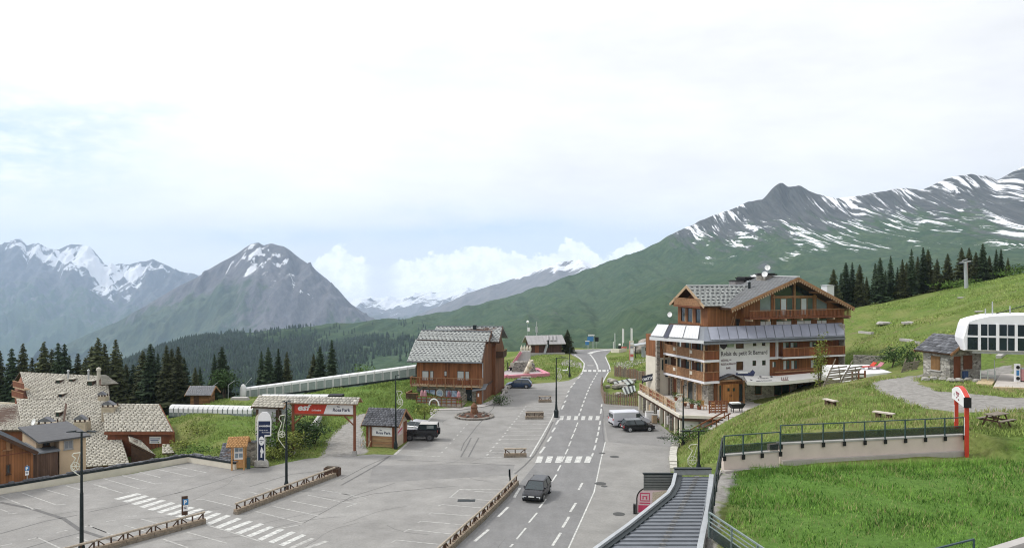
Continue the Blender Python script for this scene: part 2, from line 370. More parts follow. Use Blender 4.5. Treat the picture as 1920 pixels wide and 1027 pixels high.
def sdist(X, Y, poly):                                   # > 0 inside
    poly = np.asarray(poly); d = np.full(X.shape, 1e9)
    for (ax, ay), (bx, by) in zip(poly, np.roll(poly, -1, axis=0)):
        dx, dy = bx-ax, by-ay; t = np.clip(((X-ax)*dx + (Y-ay)*dy)/max(dx*dx+dy*dy, 1e-9), 0, 1)
        d = np.minimum(d, np.hypot(X-ax-t*dx, Y-ay-t*dy))
    return np.where(in_poly(X, Y, poly), d, -d)
C = []
for (ax, ay), (bx, by) in zip(PLAZA, PLAZA[1:] + PLAZA[:1]):
    L_ = math.hypot(bx-ax, by-ay); k = max(1, int(L_/4))
    C += [(ax+(bx-ax)*i/k, ay+(by-ay)*i/k, 0.0) for i in range(k)]
def cp(*a):                                              # (px, py, distance) read off the photograph
    for t in a:
        p = P(*t); C.append((p.x, p.y, p.z))
C += [(-49,76,-3.5),(-42,83,-4),(-38,90,-3.5),(-60,90,-6),(-80,100,-8),(-50,110,-4),(-70,130,-7),(-46,96,-4),(-62,75,-5),(-80,60,-5),(-110,80,-9)]
cp((338,848,86),(400,855,84),(400,790,101),(340,782,105),(320,779,108),(475,779,108),(373,757,117),(420,748,121),(560,745,125),(458,746,125),(780,706,125),(620,726,125),
   (700,760,112),(620,775,108),(560,800,100),(660,800,100),(740,745,116),(770,790,103),(760,720,121),(560,835,90),(500,850,86),(620,830,92),(720,820,95))
C += [(-60,150,-8),(-25,150,-4),(-40,200,-25),(-100,180,-25),(-15,160,-3),(0,180,-1.5),(-10,135,1.5),(-2,140,0.6),(-30,128,-1.5),(-45,128,-1.5)]
cp((940,712,141),(1030,712,141),(960,672,176),(1010,666,180),(1060,660,186),(980,690,158),(1050,690,156),(1160,672,172),(1200,674,170),(1225,668,175),(1180,657,189),(1210,657,182),(1200,690,155),(1170,700,148),(1180,722,136))
C += [(-5,205,-2),(15,200,-0.3),(25,199,-0.3),(40,200,-1),(-30,215,-14),(0,230,-9),(30,235,-8),(60,225,-2),(0,290,-34),(-80,290,-50),(60,300,-30),(110,290,-20),
      (20,105,0.2),(22,99,0.2),(19,112,0.2),(24,106,2.6),(27,98,2.6),(30,104,2.6),(36,100,2.9),(32,96,2.7),(25,114,2.5),(45,112,4.0),(35,120,3),(60,130,7.5),(30,140,2),(45,150,5)]
cp((1340,800,80),(1400,770,77),(1460,750,75),(1560,726,73),(1640,712,71),(1590,690,105),(1640,702,80),(1700,692,88),(1750,707,74),(1840,712,73),(1900,716,72),
   (1700,640,97),(1700,600,122),(1700,566,150),(1920,512,150),(1850,529,150),(1770,545,150),(1900,560,112),(1900,595,95),(1900,640,84),(1600,578,150),(1600,620,126),(1600,660,114),(1800,620,100),(1800,580,125),(2050,500,150),(2050,560,100),(2050,640,80),
   (1400,886,41.2),(1900,1000,31),(1600,950,34),(1500,1027,30),(1850,832,45),(1870,799,48),(1900,880,41),(1700,774,56),(1800,762,58),(1930,745,62),(1930,790,50),(2100,850,42),(2100,1000,31),
   (1500,803,48.5),(1620,797,49),(1740,790,49),(1420,828,47),(1557,757,63),(1657,786,53),(1480,780,60),(1400,805,62),(1340,842,56),(1320,868,63),(1310,884,69.5),(1290,860,79),(1275,850,82),(1270,875,80),(1350,820,70))
C += [(14,57,2.5),(12.2,50,7.0),(12.6,44,9.0),(11.5,41.3,9.35),(9.5,36.5,9.4),(8.1,32,9.4),(7.2,28,9.4),(9,22,9.5),(20,20,9.6),(40,20,9.8),(70,25,10.5),(90,60,12),(120,90,20),(60,178,8),(100,178,14),(135,178,18),(70,230,-4),(120,230,2)]
C = np.array(C)
def _rbf(p, q):
    d = np.sqrt(((p[:,None,:2]-q[None,:,:2])**2).sum(-1)); return d
A_ = _rbf(C, C); NRB = len(C)
M_ = np.zeros((NRB+3, NRB+3)); M_[:NRB,:NRB] = A_ - np.eye(NRB)*0.6; M_[:NRB,NRB:] = np.c_[np.ones(NRB), C[:,:2]]; M_[NRB:,:NRB] = M_[:NRB,NRB:].T
WRB = np.linalg.solve(M_, np.r_[C[:,2], np.zeros(3)])
def zfield(X, Y):
    X = np.asarray(X, float); Y = np.asarray(Y, float); sh = X.shape; q = np.c_[X.ravel(), Y.ravel()]; out = np.empty(len(q))
    for i in range(0, len(q), 8000):
        b = q[i:i+8000]; out[i:i+8000] = _rbf(b, C) @ WRB[:NRB] + WRB[NRB] + b @ WRB[NRB+1:]
    return out.reshape(sh)
LAWN = np.array([(7.0,24.6),(8.25,34.6),(10.2,43.2),(14.0,44.5),(26.2,47.0),(26.6,45.0),(27.6,44.0),(31,38),(29,20),(6.5,20)])
def zland(X, Y):
    z = zfield(X, Y); d = sdist(np.asarray(X, float), np.asarray(Y, float), PLAZA_NP)
    z = np.where(d > 0, -0.02 - np.minimum(d, 1.5)*0.08, z*np.clip(-d/2.0, 0, 1)**0.7)
    lw_ = in_poly(np.asarray(X, float), np.asarray(Y, float), LAWN); z = np.where(lw_, 9.40 + (43-np.asarray(Y, float))*0.012, z)
    return z
def H(x, y): return float(zland(np.array([x]), np.array([y]))[0])
def HP(px, py, Y0=60.0, Y1=400.0):                        # where the ray through a pixel meets the land
    Ys = np.linspace(Y0, Y1, 1200); X = (px-CX)/FPX*Ys; z = CAM_Z-(py-HY)/FPX*Ys; k = np.nonzero(zland(X, Ys) >= z)[0]
    Y = Ys[k[0]] if len(k) else Ys[-1]
    return Vector(((px-CX)/FPX*Y, Y, float(zland(np.array([(px-CX)/FPX*Y]), np.array([Y]))[0])))

# ground colours: meadow, worn earth, gravel
def ground_material():
    mt, nt, b = nodes_of('meadow_ground'); N, L = nt.nodes, nt.links
    tc = N.new('ShaderNodeTexCoord')
    def nz(scale, detail, rough=0.6):
        t = N.new('ShaderNodeTexNoise'); t.inputs['Scale'].default_value = scale; t.inputs['Detail'].default_value = detail; t.inputs['Roughness'].default_value = rough
        L.new(tc.outputs['Object'], t.inputs['Vector']); return t.outputs['Fac']
    def rmp(f, a, b_):
        r = N.new('ShaderNodeMapRange'); r.inputs['From Min'].default_value = a; r.inputs['From Max'].default_value = b_; L.new(f, r.inputs['Value']); return r.outputs[0]
    def mx(f, a, b_, typ='MIX'):
        m = N.new('ShaderNodeMix'); m.data_type = 'RGBA'; m.blend_type = typ
        for s, v in ((m.inputs[0], f), (m.inputs[6], a), (m.inputs[7], b_)):
            if hasattr(v, 'links'): L.new(v, s)
            else: s.default_value = v
        return m.outputs[2]
    fine = nz(2.6, 8, 0.7); big = nz(0.13, 4); mid = nz(0.55, 5)
    g = mx(rmp(fine, 0.33, 0.68), (0.075,0.115,0.024,1), (0.165,0.235,0.055,1))
    g = mx(rmp(big, 0.42, 0.62), g, mx(rmp(fine, 0.3, 0.7), (0.14,0.165,0.045,1), (0.25,0.25,0.10,1)))
    g = mx(rmp(mid, 0.60, 0.70), g, (0.18,0.155,0.085,1))
    a = N.new('ShaderNodeAttribute'); a.attribute_name = 'lush'
    lush = mx(rmp(fine, 0.3, 0.7), (0.06,0.13,0.022,1), (0.13,0.25,0.05,1)); g = mx(a.outputs['Fac'], g, lush)
    v = N.new('ShaderNodeAttribute'); v.attribute_name = 'gravel'
    ad = N.new('ShaderNodeMath'); ad.operation = 'ADD'; L.new(v.outputs['Fac'], ad.inputs[0])
    sc = N.new('ShaderNodeMath'); sc.operation = 'MULTIPLY_ADD'; L.new(nz(0.9, 8, 0.75), sc.inputs[0]); sc.inputs[1].default_value = 0.9; sc.inputs[2].default_value = -0.45; L.new(sc.outputs[0], ad.inputs[1])
    gr = mx(rmp(nz(1.7, 9, 0.75), 0.3, 0.7), (0.20,0.19,0.175,1), (0.40,0.385,0.36,1))
    L.new(mx(rmp(ad.outputs[0], 0.42, 0.58), g, gr), b.inputs['Base Color'])
    b.inputs['Roughness'].default_value = 0.95; b.inputs['Specular IOR Level'].default_value = 0.1
    bp = N.new('ShaderNodeBump'); bp.inputs['Strength'].default_value = 0.9; bp.inputs['Distance'].default_value = 0.25; L.new(fine, bp.inputs['Height']); L.new(bp.outputs[0], b.inputs['Normal'])
    return mt
GROUND = ground_material()
def flat(pxs, z): return [tuple(G(a, b, z).xy) for a, b in pxs]
GRAVEL = [flat([(1630,716),(1665,704),(1740,694),(1735,700),(1716,708),(1725,722),(1760,733),(1830,739),(1930,743),(2100,745),(2100,780),(1930,771),(1850,773),(1800,780),(1750,770),(1690,747),(1645,729)], 9.95),
          flat([(598,862),(662,852),(690,849),(682,800),(692,775),(665,782),(640,797),(612,822)], 0.05),
          flat([(1384,880),(1345,880),(1300,1000),(1290,1060),(1338,1060),(1352,960),(1372,910)], 9.4),
          flat([(1815,676),(1900,675),(1900,690),(1830,688)], 11.0), flat([(1060,672),(1090,680),(1092,690),(1050,684)], 0.0), flat([(1150,676),(1235,672),(1235,676),(1160,690)], 0.4)]
def grid_ground():
    xs = np.concatenate([np.arange(-130, -48, 2.0), np.arange(-48, 70, 0.8), np.arange(70, 152, 2.0)]); ys = np.concatenate([np.arange(12, 112, 0.8), np.arange(112, 205, 1.4), np.arange(205, 320, 5.0)])
    X, Y = np.meshgrid(xs, ys); Z = zland(X, Y); d = sdist(X, Y, PLAZA_NP)
    wob = np.array([noise.fractal(Vector((a*0.35, b*0.35, 3)), 1.0, 2.0, 3) for a, b in zip(X.ravel(), Y.ravel())]).reshape(X.shape)
    Z = Z + wob*0.16*np.clip((-d-0.8)/4, 0, 1)
    gv = np.zeros(X.shape)
    for p in GRAVEL: gv = np.maximum(gv, np.clip(sdist(X, Y, p)/1.6+0.5, 0, 1))
    lush = np.clip(sdist(X, Y, [(7,20),(11,41.5),(27,43.6),(48,48),(70,44),(60,20)])/1.5+0.5, 0, 1)*0.9
    lush = np.maximum(lush, np.clip((Y-110)/30, 0, 1)*np.clip((X-60)/40, 0, 1)*0.55)
    lush = np.maximum(lush, np.clip((X+40)/8,0,1)*np.clip((-6-X)/6,0,1)*np.clip((Y-96)/10,0,1)*0.6)
    ny, nx = X.shape; idx = np.arange(ny*nx).reshape(ny, nx)
    F = np.stack([idx[:-1,:-1], idx[:-1,1:], idx[1:,1:], idx[1:,:-1]], -1).reshape(-1, 4)
    o = np_mesh('ground', np.c_[X.ravel(), Y.ravel(), Z.ravel()], F, GROUND, smooth=True, attr={'gravel': gv.ravel(), 'lush': lush.ravel()})
    return struct(o)
ground = grid_ground()

ASPH = mat('plaza_asphalt', (0.262,0.255,0.242), 0.92, 0.12, 0.35, bump=0.2, detail=9.0, spec=0.2, big=[(0.06,0.08),(0.5,0.07),(6.0,0.10)])
ASPH_R = mat('road_asphalt', (0.200,0.198,0.196), 0.9, 0.10, 0.5, bump=0.2, detail=9.0, stretch=(1.6,0.35,1), spec=0.2, big=[(0.08,0.06),(0.7,0.06),(6.0,0.10)])
ASPH_P = mat('patched_asphalt', (0.225,0.22,0.212), 0.92, 0.12, 0.6, bump=0.2, detail=8.0, big=[(0.1,0.07),(6.0,0.10)], spec=0.2)
TAR = mat('tar_seam', (0.135,0.132,0.128), 0.8, 0.2, 2.0)
def sheet(name, poly, z, m, parent=None):
    return MB().add([(x, y, z) for x, y in poly], [tuple(range(len(poly)))]).build(name, m, parent)
plaza = struct(sheet('car_park_pavement', PLAZA, 0.0, ASPH))
ROAD = [(-16.3,15.0)] + flat([(850,1027),(915,965),(975,905),(1010,862),(1040,790),(1062,740),(1080,714),(1093,696),(1096,683),(1088,673),(1075,665),(1066,657.5),(1105,655),(1147,654.5),(1134,666),(1141,684),(1143.5,691),(1134,706),(1126.5,720),(1129,757),(1135,828),(1114,921.5),(1088,979),(1067,1027)], 0) + [(-4.0,15.0)]
road = struct(sheet('road', ROAD, 0.005, ASPH_R))
for q, m_ in (([(690,905),(960,890),(965,870),(700,872)], ASPH_P), ([(1126,745),(1140,828),(1260,838),(1262,822),(1195,764),(1136,760)], ASPH_P)):
    struct(sheet('asphalt_patch', flat(q, 0), 0.0025, m_, plaza))
def strip(name, pts, w, m, parent, z=0.010):
    b = MB(); pts = [Vector((p[0], p[1], z)) for p in pts]; L_, R_ = [], []
    for i, p in enumerate(pts):
        d = (pts[min(i+1, len(pts)-1)] - pts[max(i-1, 0)]); d.normalize(); n = Vector((-d.y, d.x, 0))*w/2
        L_.append(p+n); R_.append(p-n)
    return struct(b.ring(R_, L_, closed=False).build(name, m, parent))
def gl(name, pxs, w, m, parent, z=0.010): return strip(name, [G(*p) for p in pxs], w, m, parent, z)
def zo(sc, ox, oy): return lambda x, y: (ox+x/sc, oy+y/sc)
z8 = zo(3.84, 640, 820); z4 = zo(3.422, 920, 600); zl = zo(4.16, 0, 780); zb = zo(3.84, 160, 860)
for a, b in [((890,1014),(916,992)),((934,968),(952.5,950)),((964,932),(975,914)),((1012.5,849),(1021.5,837)),((1026.4,828),(1033.7,817.6)),((1035,809.6),(1041,801)),((1042.5,795),(1047.6,787)),
             ((1053,766.6),(1057,759)),((1057.5,755),(1061,750.5)),((1061.4,744),(1064.4,740)),((1064.8,735),(1067,732)),((1070,726.5),(1072.5,723)),((1075,720),(1078,717)),((1083,709.6),(1088,705)),((1089,702),(1092.4,698))]:
    gl('lane_dash', [a, b], 0.24, ROADPAINT, road)
for a, b in [((956,1025),(962,1019)),((968.6,1010),(986,989)),((991.6,979),(1007,960.6)),((1011,951.5),(1024,934.6)),((1025,920),(1032,908.5)),((1035,902),(1043.6,889)),((1045.5,882.5),(1051.5,871)),((1052.7,865.6),(1058.8,855)),
             ((1060,851),(1065,841)),((1066,836),(1070.5,826.5)),((1071,822),(1075.5,813)),((1076,810),(1080,801.6)),((1080.3,799.5),(1083.6,791.5))]:
    gl('lane_dash', [a, b], 0.15, ROADPAINT, road)
def dashes(path, n, duty, w, m=ROADPAINT, parent=None, name='lane_dash'):
    pts = [G(*p) for p in path]; acc = [0.0]
    for a, b in zip(pts, pts[1:]): acc.append(acc[-1] + (b-a).length)
    def at(t):
        d = t*acc[-1]; i = min(max(bisect.bisect(acc, d)-1, 0), len(pts)-2); return pts[i].lerp(pts[i+1], (d-acc[i])/(acc[i+1]-acc[i]))
    for k in range(n): strip(name, [at(k/n), at((k+duty)/n)], w, m, parent or road)
dashes([(1085,779),(1092,760),(1099,741),(1106,724),(1113,711),(1119,701),(1120.5,697)], 13, 0.6, 0.2)
gl('centre_line', [(1121,692),(1119.5,684.7),(1114.4,674.5),(1109,667),(1105.8,664)], 0.32, ROADPAINT, road)
gl('centre_line', [(1104.5,663),(1110.6,660),(1123,657.3),(1147,655)], 1.1, ROADPAINT, road)
for a, b in [((1036,1022),(1051.5,998)),((1055,988),(1067,968)),((1069,959),(1080,942)),((1085,917.6),(1092,904.6)),((1109,856.5),(1112,849)),((1113.5,843.4),(1116.6,834.3)),((1117,829),(1119.5,820.5)),
             ((1120,817),(1122,809)),((1122.3,806),(1124,799)),((1124.3,796),(1125.7,788.5)),((1126,775),(1127.5,766)),((1127.6,762),(1128.4,757))]:
    gl('lane_dash', [a, b], 0.2, ROADPAINT, road)
gl('edge_line', [(1066,1027),(1088,979),(1114,921.5),(1127,860),(1135,828)], 0.12, ROADPAINT, road)
gl('edge_line', [(1092,697),(1095,688),(1095.5,681),(1088,672),(1077,664.5)], 0.25, ROADPAINT, road)
gl('edge_line', [(1129,731),(1127.5,722),(1135,707),(1144,692),(1142,684),(1135,669)], 0.22, ROADPAINT, road)
def zebra(n, x0, dx, yb, yt, wb, skew, name='zebra_bar'):
    for i in range(n):
        x = x0+dx*i; q = [G(x, yb), G(x+wb, yb), G(x+wb+skew, yt), G(x+skew, yt)]
        struct(MB().quad(*[(p.x, p.y, 0.010) for p in q]).build(name, ROADPAINT, road))
zebra(6, 1003.5, 18.3, 867, 855, 11.0, 4.6); zebra(6, 1048.6, 13.5, 787, 779.7, 7.2, 1.6); zebra(6, 1094, 8.9, 696.7, 693, 6.0, 0.0)
gl('stop_line', [(1101.5,685),(1113,685)], 1.1, WORNPAINT, road)
lft = [(205,285),(265,303),(325,322),(385,343),(447,362),(510,380),(580,397),(645,412),(715,428),(790,447),(860,466),(930,488),(1000,508),(1080,530),(1155,552),(1235,576),(1315,596),(1390,616)]
rgt = [(405,253),(462,268),(520,285),(583,300),(650,318),(715,333),(790,350),(855,362),(920,378),(980,393),(1050,408),(1130,430),(1210,450),(1290,468),(1360,490),(1435,508),(1515,528),(1592,548)]
for i, ((a, b), (c, d)) in enumerate(zip(lft, rgt)):
    q = [G(*zb(a, b)), G(*zb(a+38, b+9)), G(*zb(c, d)), G(*zb(c-33, d-8))]
    struct(MB().quad(*[(p.x, p.y, 0.008) for p in q]).build('zebra_bar', ROADPAINT, plaza))
for a, b in [((1480,640),(1640,570)),((1570,648),(1740,590))]:
    gl('zebra_bar', [zb(*a), zb(*b)], 0.4, WORNPAINT, plaza, 0.008)
gl('bay_line', [zb(880,475), zb(1130,550), zb(1260,592)], 0.14, WORNPAINT, plaza, 0.008)
def bays(z, lst, w=0.13):
    for a in lst: gl('bay_line', [z(a[0],a[1]), z(a[2],a[3])], w, WORNPAINT, plaza, 0.008)
bays(zl, [(0,620,155,682),(175,597,440,690),(438,690,512,684),(355,570,530,620),(515,540,640,575),(680,515,830,555),(0,722,70,748),(62,760,135,752),(180,690,262,722),(245,725,322,716),(0,1010,95,992),(218,962,305,940),(290,942,470,1027),(442,905,535,885),(600,940,760,1000),(660,858,715,848),(690,850,832,905)])
bays(zb, [(5,168,270,245),(268,246,315,238),(130,140,395,215),(393,216,440,207),(265,118,500,178),(498,179,550,172),(390,95,540,132),(510,72,760,125),(758,126,800,118),(620,48,875,98),(610,150,680,148),(400,430,590,480),(310,412,370,407),(50,490,260,570),(150,450,220,437),(280,475,440,522),
          (850,290,1060,340),(800,290,860,288),(970,250,1190,300),(1180,235,1290,262),(1290,208,1420,240),(730,525,1020,605),(560,575,740,637),(1220,375,1570,462),(1345,338,1680,408),(1480,300,1740,350),(1600,258,1830,305),(1700,222,1910,260),(1370,505,1560,470)])
bays(z8, [(850,375,1165,402),(785,430,1115,455),(720,480,1075,510),(650,540,1020,570),(575,600,950,632),(480,660,880,700),(390,735,760,772),(290,795,600,830),(850,372,1170,374),(845,378,780,432),(715,482,700,492),(650,538,630,550),(575,600,550,612),(478,662,450,678),(390,738,360,755),
          (440,125,710,135),(500,95,590,98),(0,402,180,436),(0,462,100,472),(30,500,110,474)])
bays(z4, [(225,550,410,549),(215,575,405,572),(200,595,395,596),(180,620,390,622),(160,645,380,648),(130,665,370,668),(110,690,355,692),(130,713,340,714),(85,737,320,738),(40,762,305,764),(10,790,285,792),(-10,815,265,818),(-30,845,250,848),(-60,878,228,880)], 0.12)
gl('bay_line', [(993.6,856),(1018,815),(1034,786),(1040,772)], 0.16, ROADPAINT, plaza, 0.008)
dashes([(986,761),(975,777),(958,798),(941,820),(925,838),(909,858)], 17, 0.42, 0.22, WORNPAINT, plaza, 'bay_dash')
gl('bay_line', [(740,851.7),(768,827)], 0.3, WORNPAINT, plaza, 0.008); gl('bay_line', [(800,792),(819,769.5)], 0.3, WORNPAINT, plaza, 0.008)
dashes([(827,849),(846,829),(866,806),(880,790)], 8, 0.35, 0.16, WORNPAINT, plaza, 'bay_dash')
def tar(pts, w=0.10): gl('tar_seam', pts, w, TAR, plaza, 0.0065)
tar([(0,941),(60,953),(120,972),(150,993),(190,1006),(230,1016)], 0.34); tar([z8(0,342), z8(120,275), z8(260,195), z8(350,130)], 0.22); tar([z8(0,300), z8(180,205), z8(330,140)], 0.12)
tar([z8(860,140), z8(905,60), z8(935,0)], 0.16); tar([z8(915,140), z8(960,55), z8(990,0)], 0.16); tar([zl(0,915), zl(360,815), zl(600,770)], 0.12); tar([zl(200,1027), zl(480,945), zl(640,905)], 0.12)
tar([zb(640,250), zb(980,150), zb(1150,98)], 0.1); tar([zb(20,382), zb(420,300), zb(700,235)], 0.1); tar([zb(1180,200), zb(1480,110), zb(1700,85)], 0.12)
tar([(965,888),(984,872),(1003,852),(1022,820),(1037,790)], 0.2); tar([(905,705),(935,730),(925,765),(893,800),(870,830),(864,845)], 0.12); tar([(1128,757),(1132,775),(1129,800),(1133,830)], 0.1)
tar([(640,940),(700,925),(800,915),(860,910)], 0.09); tar([(560,985),(660,930),(740,905)], 0.08); tar([(745,862),(860,866),(965,872)], 0.08)
for p, r, lab_ in (((1152,855.7),0.5,'iron manhole cover to the right of the near zebra crossing'),((1125.5,906),0.55,'larger iron manhole cover of the pair beside the solid road edge line'),((1160.5,963),0.5,'iron manhole cover nearest the rounded pink banner'),((1144,779.5),0.5,'iron manhole cover just left of the white van'),((1242,820.5),0.7,'iron manhole cover in front of the garages near the hotel lamp'),((1133,911),0.3,'small iron cover of the pair beside the solid road edge line'),((1129,849),0.35,'small iron cover at the bend of the solid road edge line')):
    g = G(*p); tag(MB().lathe([(r,0),(r,0.008),(r*0.8,0.011)], (0,0,0), 14).build('manhole_cover', mat('iron_cover', (0.07,0.07,0.068), 0.7, 0.2, 6), loc=(g.x, g.y, 0.004)), lab_, 'manhole cover', 'manhole covers in the asphalt')
rc = random.Random(77)
for k in range(30):
    p = [rc.uniform(60,960), rc.uniform(865,1025)] if k % 3 else [rc.uniform(800,1120), rc.uniform(740,900)]
    g = G(*p); a = rc.uniform(0,6.28); pts = [Vector((g.x,g.y,0))]
    for i in range(rc.randint(4,9)): a += rc.uniform(-0.3,0.3); pts.append(pts[-1]+Vector((math.cos(a),math.sin(a),0))*rc.uniform(0.5,1.3))
    if all(in_poly(np.array([q.x]),np.array([q.y]),PLAZA_NP)[0] for q in pts): strip('crack', pts, rc.uniform(0.02,0.045), TAR, plaza, 0.0068)
g = G(874.5,937.6); d_ = MB().box(-0.75,0.75,-0.35,0.35,0,0.010)
for k in range(7): d_.box(-0.7+k*0.2,-0.62+k*0.2,-0.3,0.3,0.010,0.020)
tag(d_.build('drain_grate', DARKM, loc=(g.x,g.y,0.004)), 'black drain grate in the parking bays beside the long barrier', 'drain')

# ------------------------------------------------------------------ mountains
def mountain_material(name, grass=(0.055,0.088,0.04), grass2=(0.10,0.12,0.06), rock=(0.15,0.145,0.15), rock2=(0.24,0.225,0.225), su=0.004, sv=0.0018, slant=0.5, edge=0.03, gs=0.004):
    mt, nt, b = nodes_of(name); N, L = nt.nodes, nt.links
    uv = N.new('ShaderNodeUVMap'); uv.uv_map = 'UVMap'; sp = N.new('ShaderNodeSeparateXYZ'); L.new(uv.outputs[0], sp.inputs[0])
    def m(op, a, b_, c=0.0):
        n = N.new('ShaderNodeMath'); n.operation = op
        for s, v in zip(n.inputs, (a, b_, c)):
            if hasattr(v, 'links'): L.new(v, s)
            else: s.default_value = v
        return n.outputs[0]
    def nz(a, b_, sl, detail, rough, off=0.0, warp=0.0):
        c = N.new('ShaderNodeCombineXYZ'); L.new(m('MULTIPLY', m('ADD', sp.outputs[0], m('MULTIPLY', sp.outputs[1], sl)), a), c.inputs[0]); L.new(m('MULTIPLY_ADD', sp.outputs[1], b_, off), c.inputs[1])
        t = N.new('ShaderNodeTexNoise'); t.inputs['Scale'].default_value = 1.0; t.inputs['Detail'].default_value = detail; t.inputs['Roughness'].default_value = rough; t.inputs['Distortion'].default_value = warp
        L.new(c.outputs[0], t.inputs['Vector']); return t.outputs['Fac']
    def rmp(f, a, b_):
        r = N.new('ShaderNodeMapRange'); L.new(f, r.inputs['Value'])
        for k, v in (('From Min', a), ('From Max', b_)):
            if hasattr(v, 'links'): L.new(v, r.inputs[k])
            else: r.inputs[k].default_value = v
        return r.outputs[0]
    def mx(f, a, b_):
        q = N.new('ShaderNodeMix'); q.data_type = 'RGBA'
        for s, v in ((q.inputs[0], f), (q.inputs[6], a), (q.inputs[7], b_)):
            if hasattr(v, 'links'): L.new(v, s)
            else: s.default_value = v
        return q.outputs[2]
    at = {}
    for k in ('snow', 'rock'):
        a = N.new('ShaderNodeAttribute'); a.attribute_name = k; at[k] = a.outputs['Fac']
    g = mx(rmp(nz(gs, gs, 0.3, 8, 0.65, 5.0), 0.35, 0.68), (*grass, 1), (*grass2, 1))
    fn = mx(rmp(nz(gs*7, gs*3.2, 0.2, 6, 0.7, 21.0), 0.3, 0.7), (0.62,0.64,0.66,1), (1.35,1.3,1.25,1)); ml = N.new('ShaderNodeMix'); ml.data_type = 'RGBA'; ml.blend_type = 'MULTIPLY'; ml.inputs[0].default_value = 1.0; L.new(g, ml.inputs[6]); L.new(fn, ml.inputs[7]); g = ml.outputs[2]
    r = mx(rmp(nz(su*2.2, sv*2.0, slant, 9, 0.72, 9.0, 0.4), 0.35, 0.65), (*rock, 1), (*rock2, 1))
    rk = rmp(m('ADD', at['rock'], m('MULTIPLY_ADD', nz(su*0.9, sv, slant*0.4, 8, 0.68, 2.0), 1.5, -0.75)), 0.40, 0.60)
    base = mx(rk, g, r)
    sn = m('ADD', nz(su, sv, slant, 9, 0.66, 0.0, 0.35), m('MULTIPLY_ADD', nz(su*0.3, sv*0.5, -slant*0.5, 4, 0.5, 3.0), 0.5, -0.25))
    th = m('SUBTRACT', 0.86, m('MULTIPLY', at['snow'], 0.5))
    sm = rmp(m('SUBTRACT', sn, th), -edge, edge)
    L.new(mx(sm, base, (0.86,0.87,0.90,1)), b.inputs['Base Color']); b.inputs['Roughness'].default_value = 0.95; b.inputs['Specular IOR Level'].default_value = 0.05
    bp = N.new('ShaderNodeBump'); bp.inputs['Strength'].default_value = 0.8; bp.inputs['Distance'].default_value = 0.35/su; L.new(nz(su*1.3, sv*1.6, slant, 8, 0.65, 12.0, 0.5), bp.inputs['Height']); L.new(bp.outputs[0], b.inputs['Normal'])
    return mt
def mountain(name, rows, px0, px1, nc, nr, amp, nscale, mt, seed=0.0, back=True, ridge_amp=0.35, vs=0.16):
    cols = np.linspace(px0, px1, nc); ks = []
    for r in rows:
        r = np.array([tuple(t)+(0,)*(5-len(t)) for t in r], float); ks.append(np.stack([cols]+[np.interp(cols, r[:,0], r[:,k]) for k in (1,2,3,4)], -1))
    K = np.stack(ks)                                     # rows x cols x (px,py,Y,snow,rock)
    W = np.empty(K.shape[:2]+(3,)); Yv = K[...,2]; W[...,0] = (K[...,0]-CX)/FPX*Yv; W[...,1] = Yv; W[...,2] = CAM_Z-(K[...,1]-HY)/FPX*Yv
    D = np.concatenate([W, K[...,3:]], -1)
    if back:
        B = D[:1].copy(); B[...,1] *= 1.14; B[...,0] *= 1.05; B[...,2] -= 0.07*D[:1,:,1]; D = np.concatenate([B, D])
    Rn = len(D); ts = np.linspace(0, Rn-1, nr); G_ = np.empty((nr, nc, 5))
    for i, t in enumerate(ts):
        k = min(int(t), Rn-2); f = t-k; p1, p2 = D[k], D[k+1]; p0 = D[max(k-1,0)]; p3 = D[min(k+2,Rn-1)]
        if k == (1 if back else 0): p0 = 2*p1-p2
        G_[i] = 0.5*((2*p1)+(-p0+p2)*f+(2*p0-5*p1+4*p2-p3)*f*f+(-p0+3*p1-3*p2+p3)*f**3)
    sl = np.cumsum(np.r_[np.zeros((1,nc)), np.linalg.norm(np.diff(G_[...,:3], axis=0), axis=-1)], axis=0); u = G_[...,0]
    rt = 1.0 if back else 0.0
    for i in range(nr):
        tap = min(1.0, ridge_amp + abs(ts[i]-rt)*1.6)
        for j in range(nc):
            q = Vector((u[i,j]*nscale, sl[i,j]*nscale*vs, seed)); a = noise.ridged_multi_fractal(q, 0.9, 2.1, 5, 1.0, 2.0)-1.0 + 0.6*noise.fractal(q*3.1, 0.9, 2.0, 3)
            G_[i,j,2] += a*amp*tap
    idx = np.arange(nr*nc).reshape(nr, nc); F = np.stack([idx[:-1,:-1], idx[1:,:-1], idx[1:,1:], idx[:-1,1:]], -1).reshape(-1, 4)
    o = np_mesh(name, G_[...,:3].reshape(-1,3), F, mt, smooth=True, uv=np.stack([u.ravel(), sl.ravel()], -1), attr={'snow': G_[...,3].ravel(), 'rock': G_[...,4].ravel()})
    struct(o); return o, G_
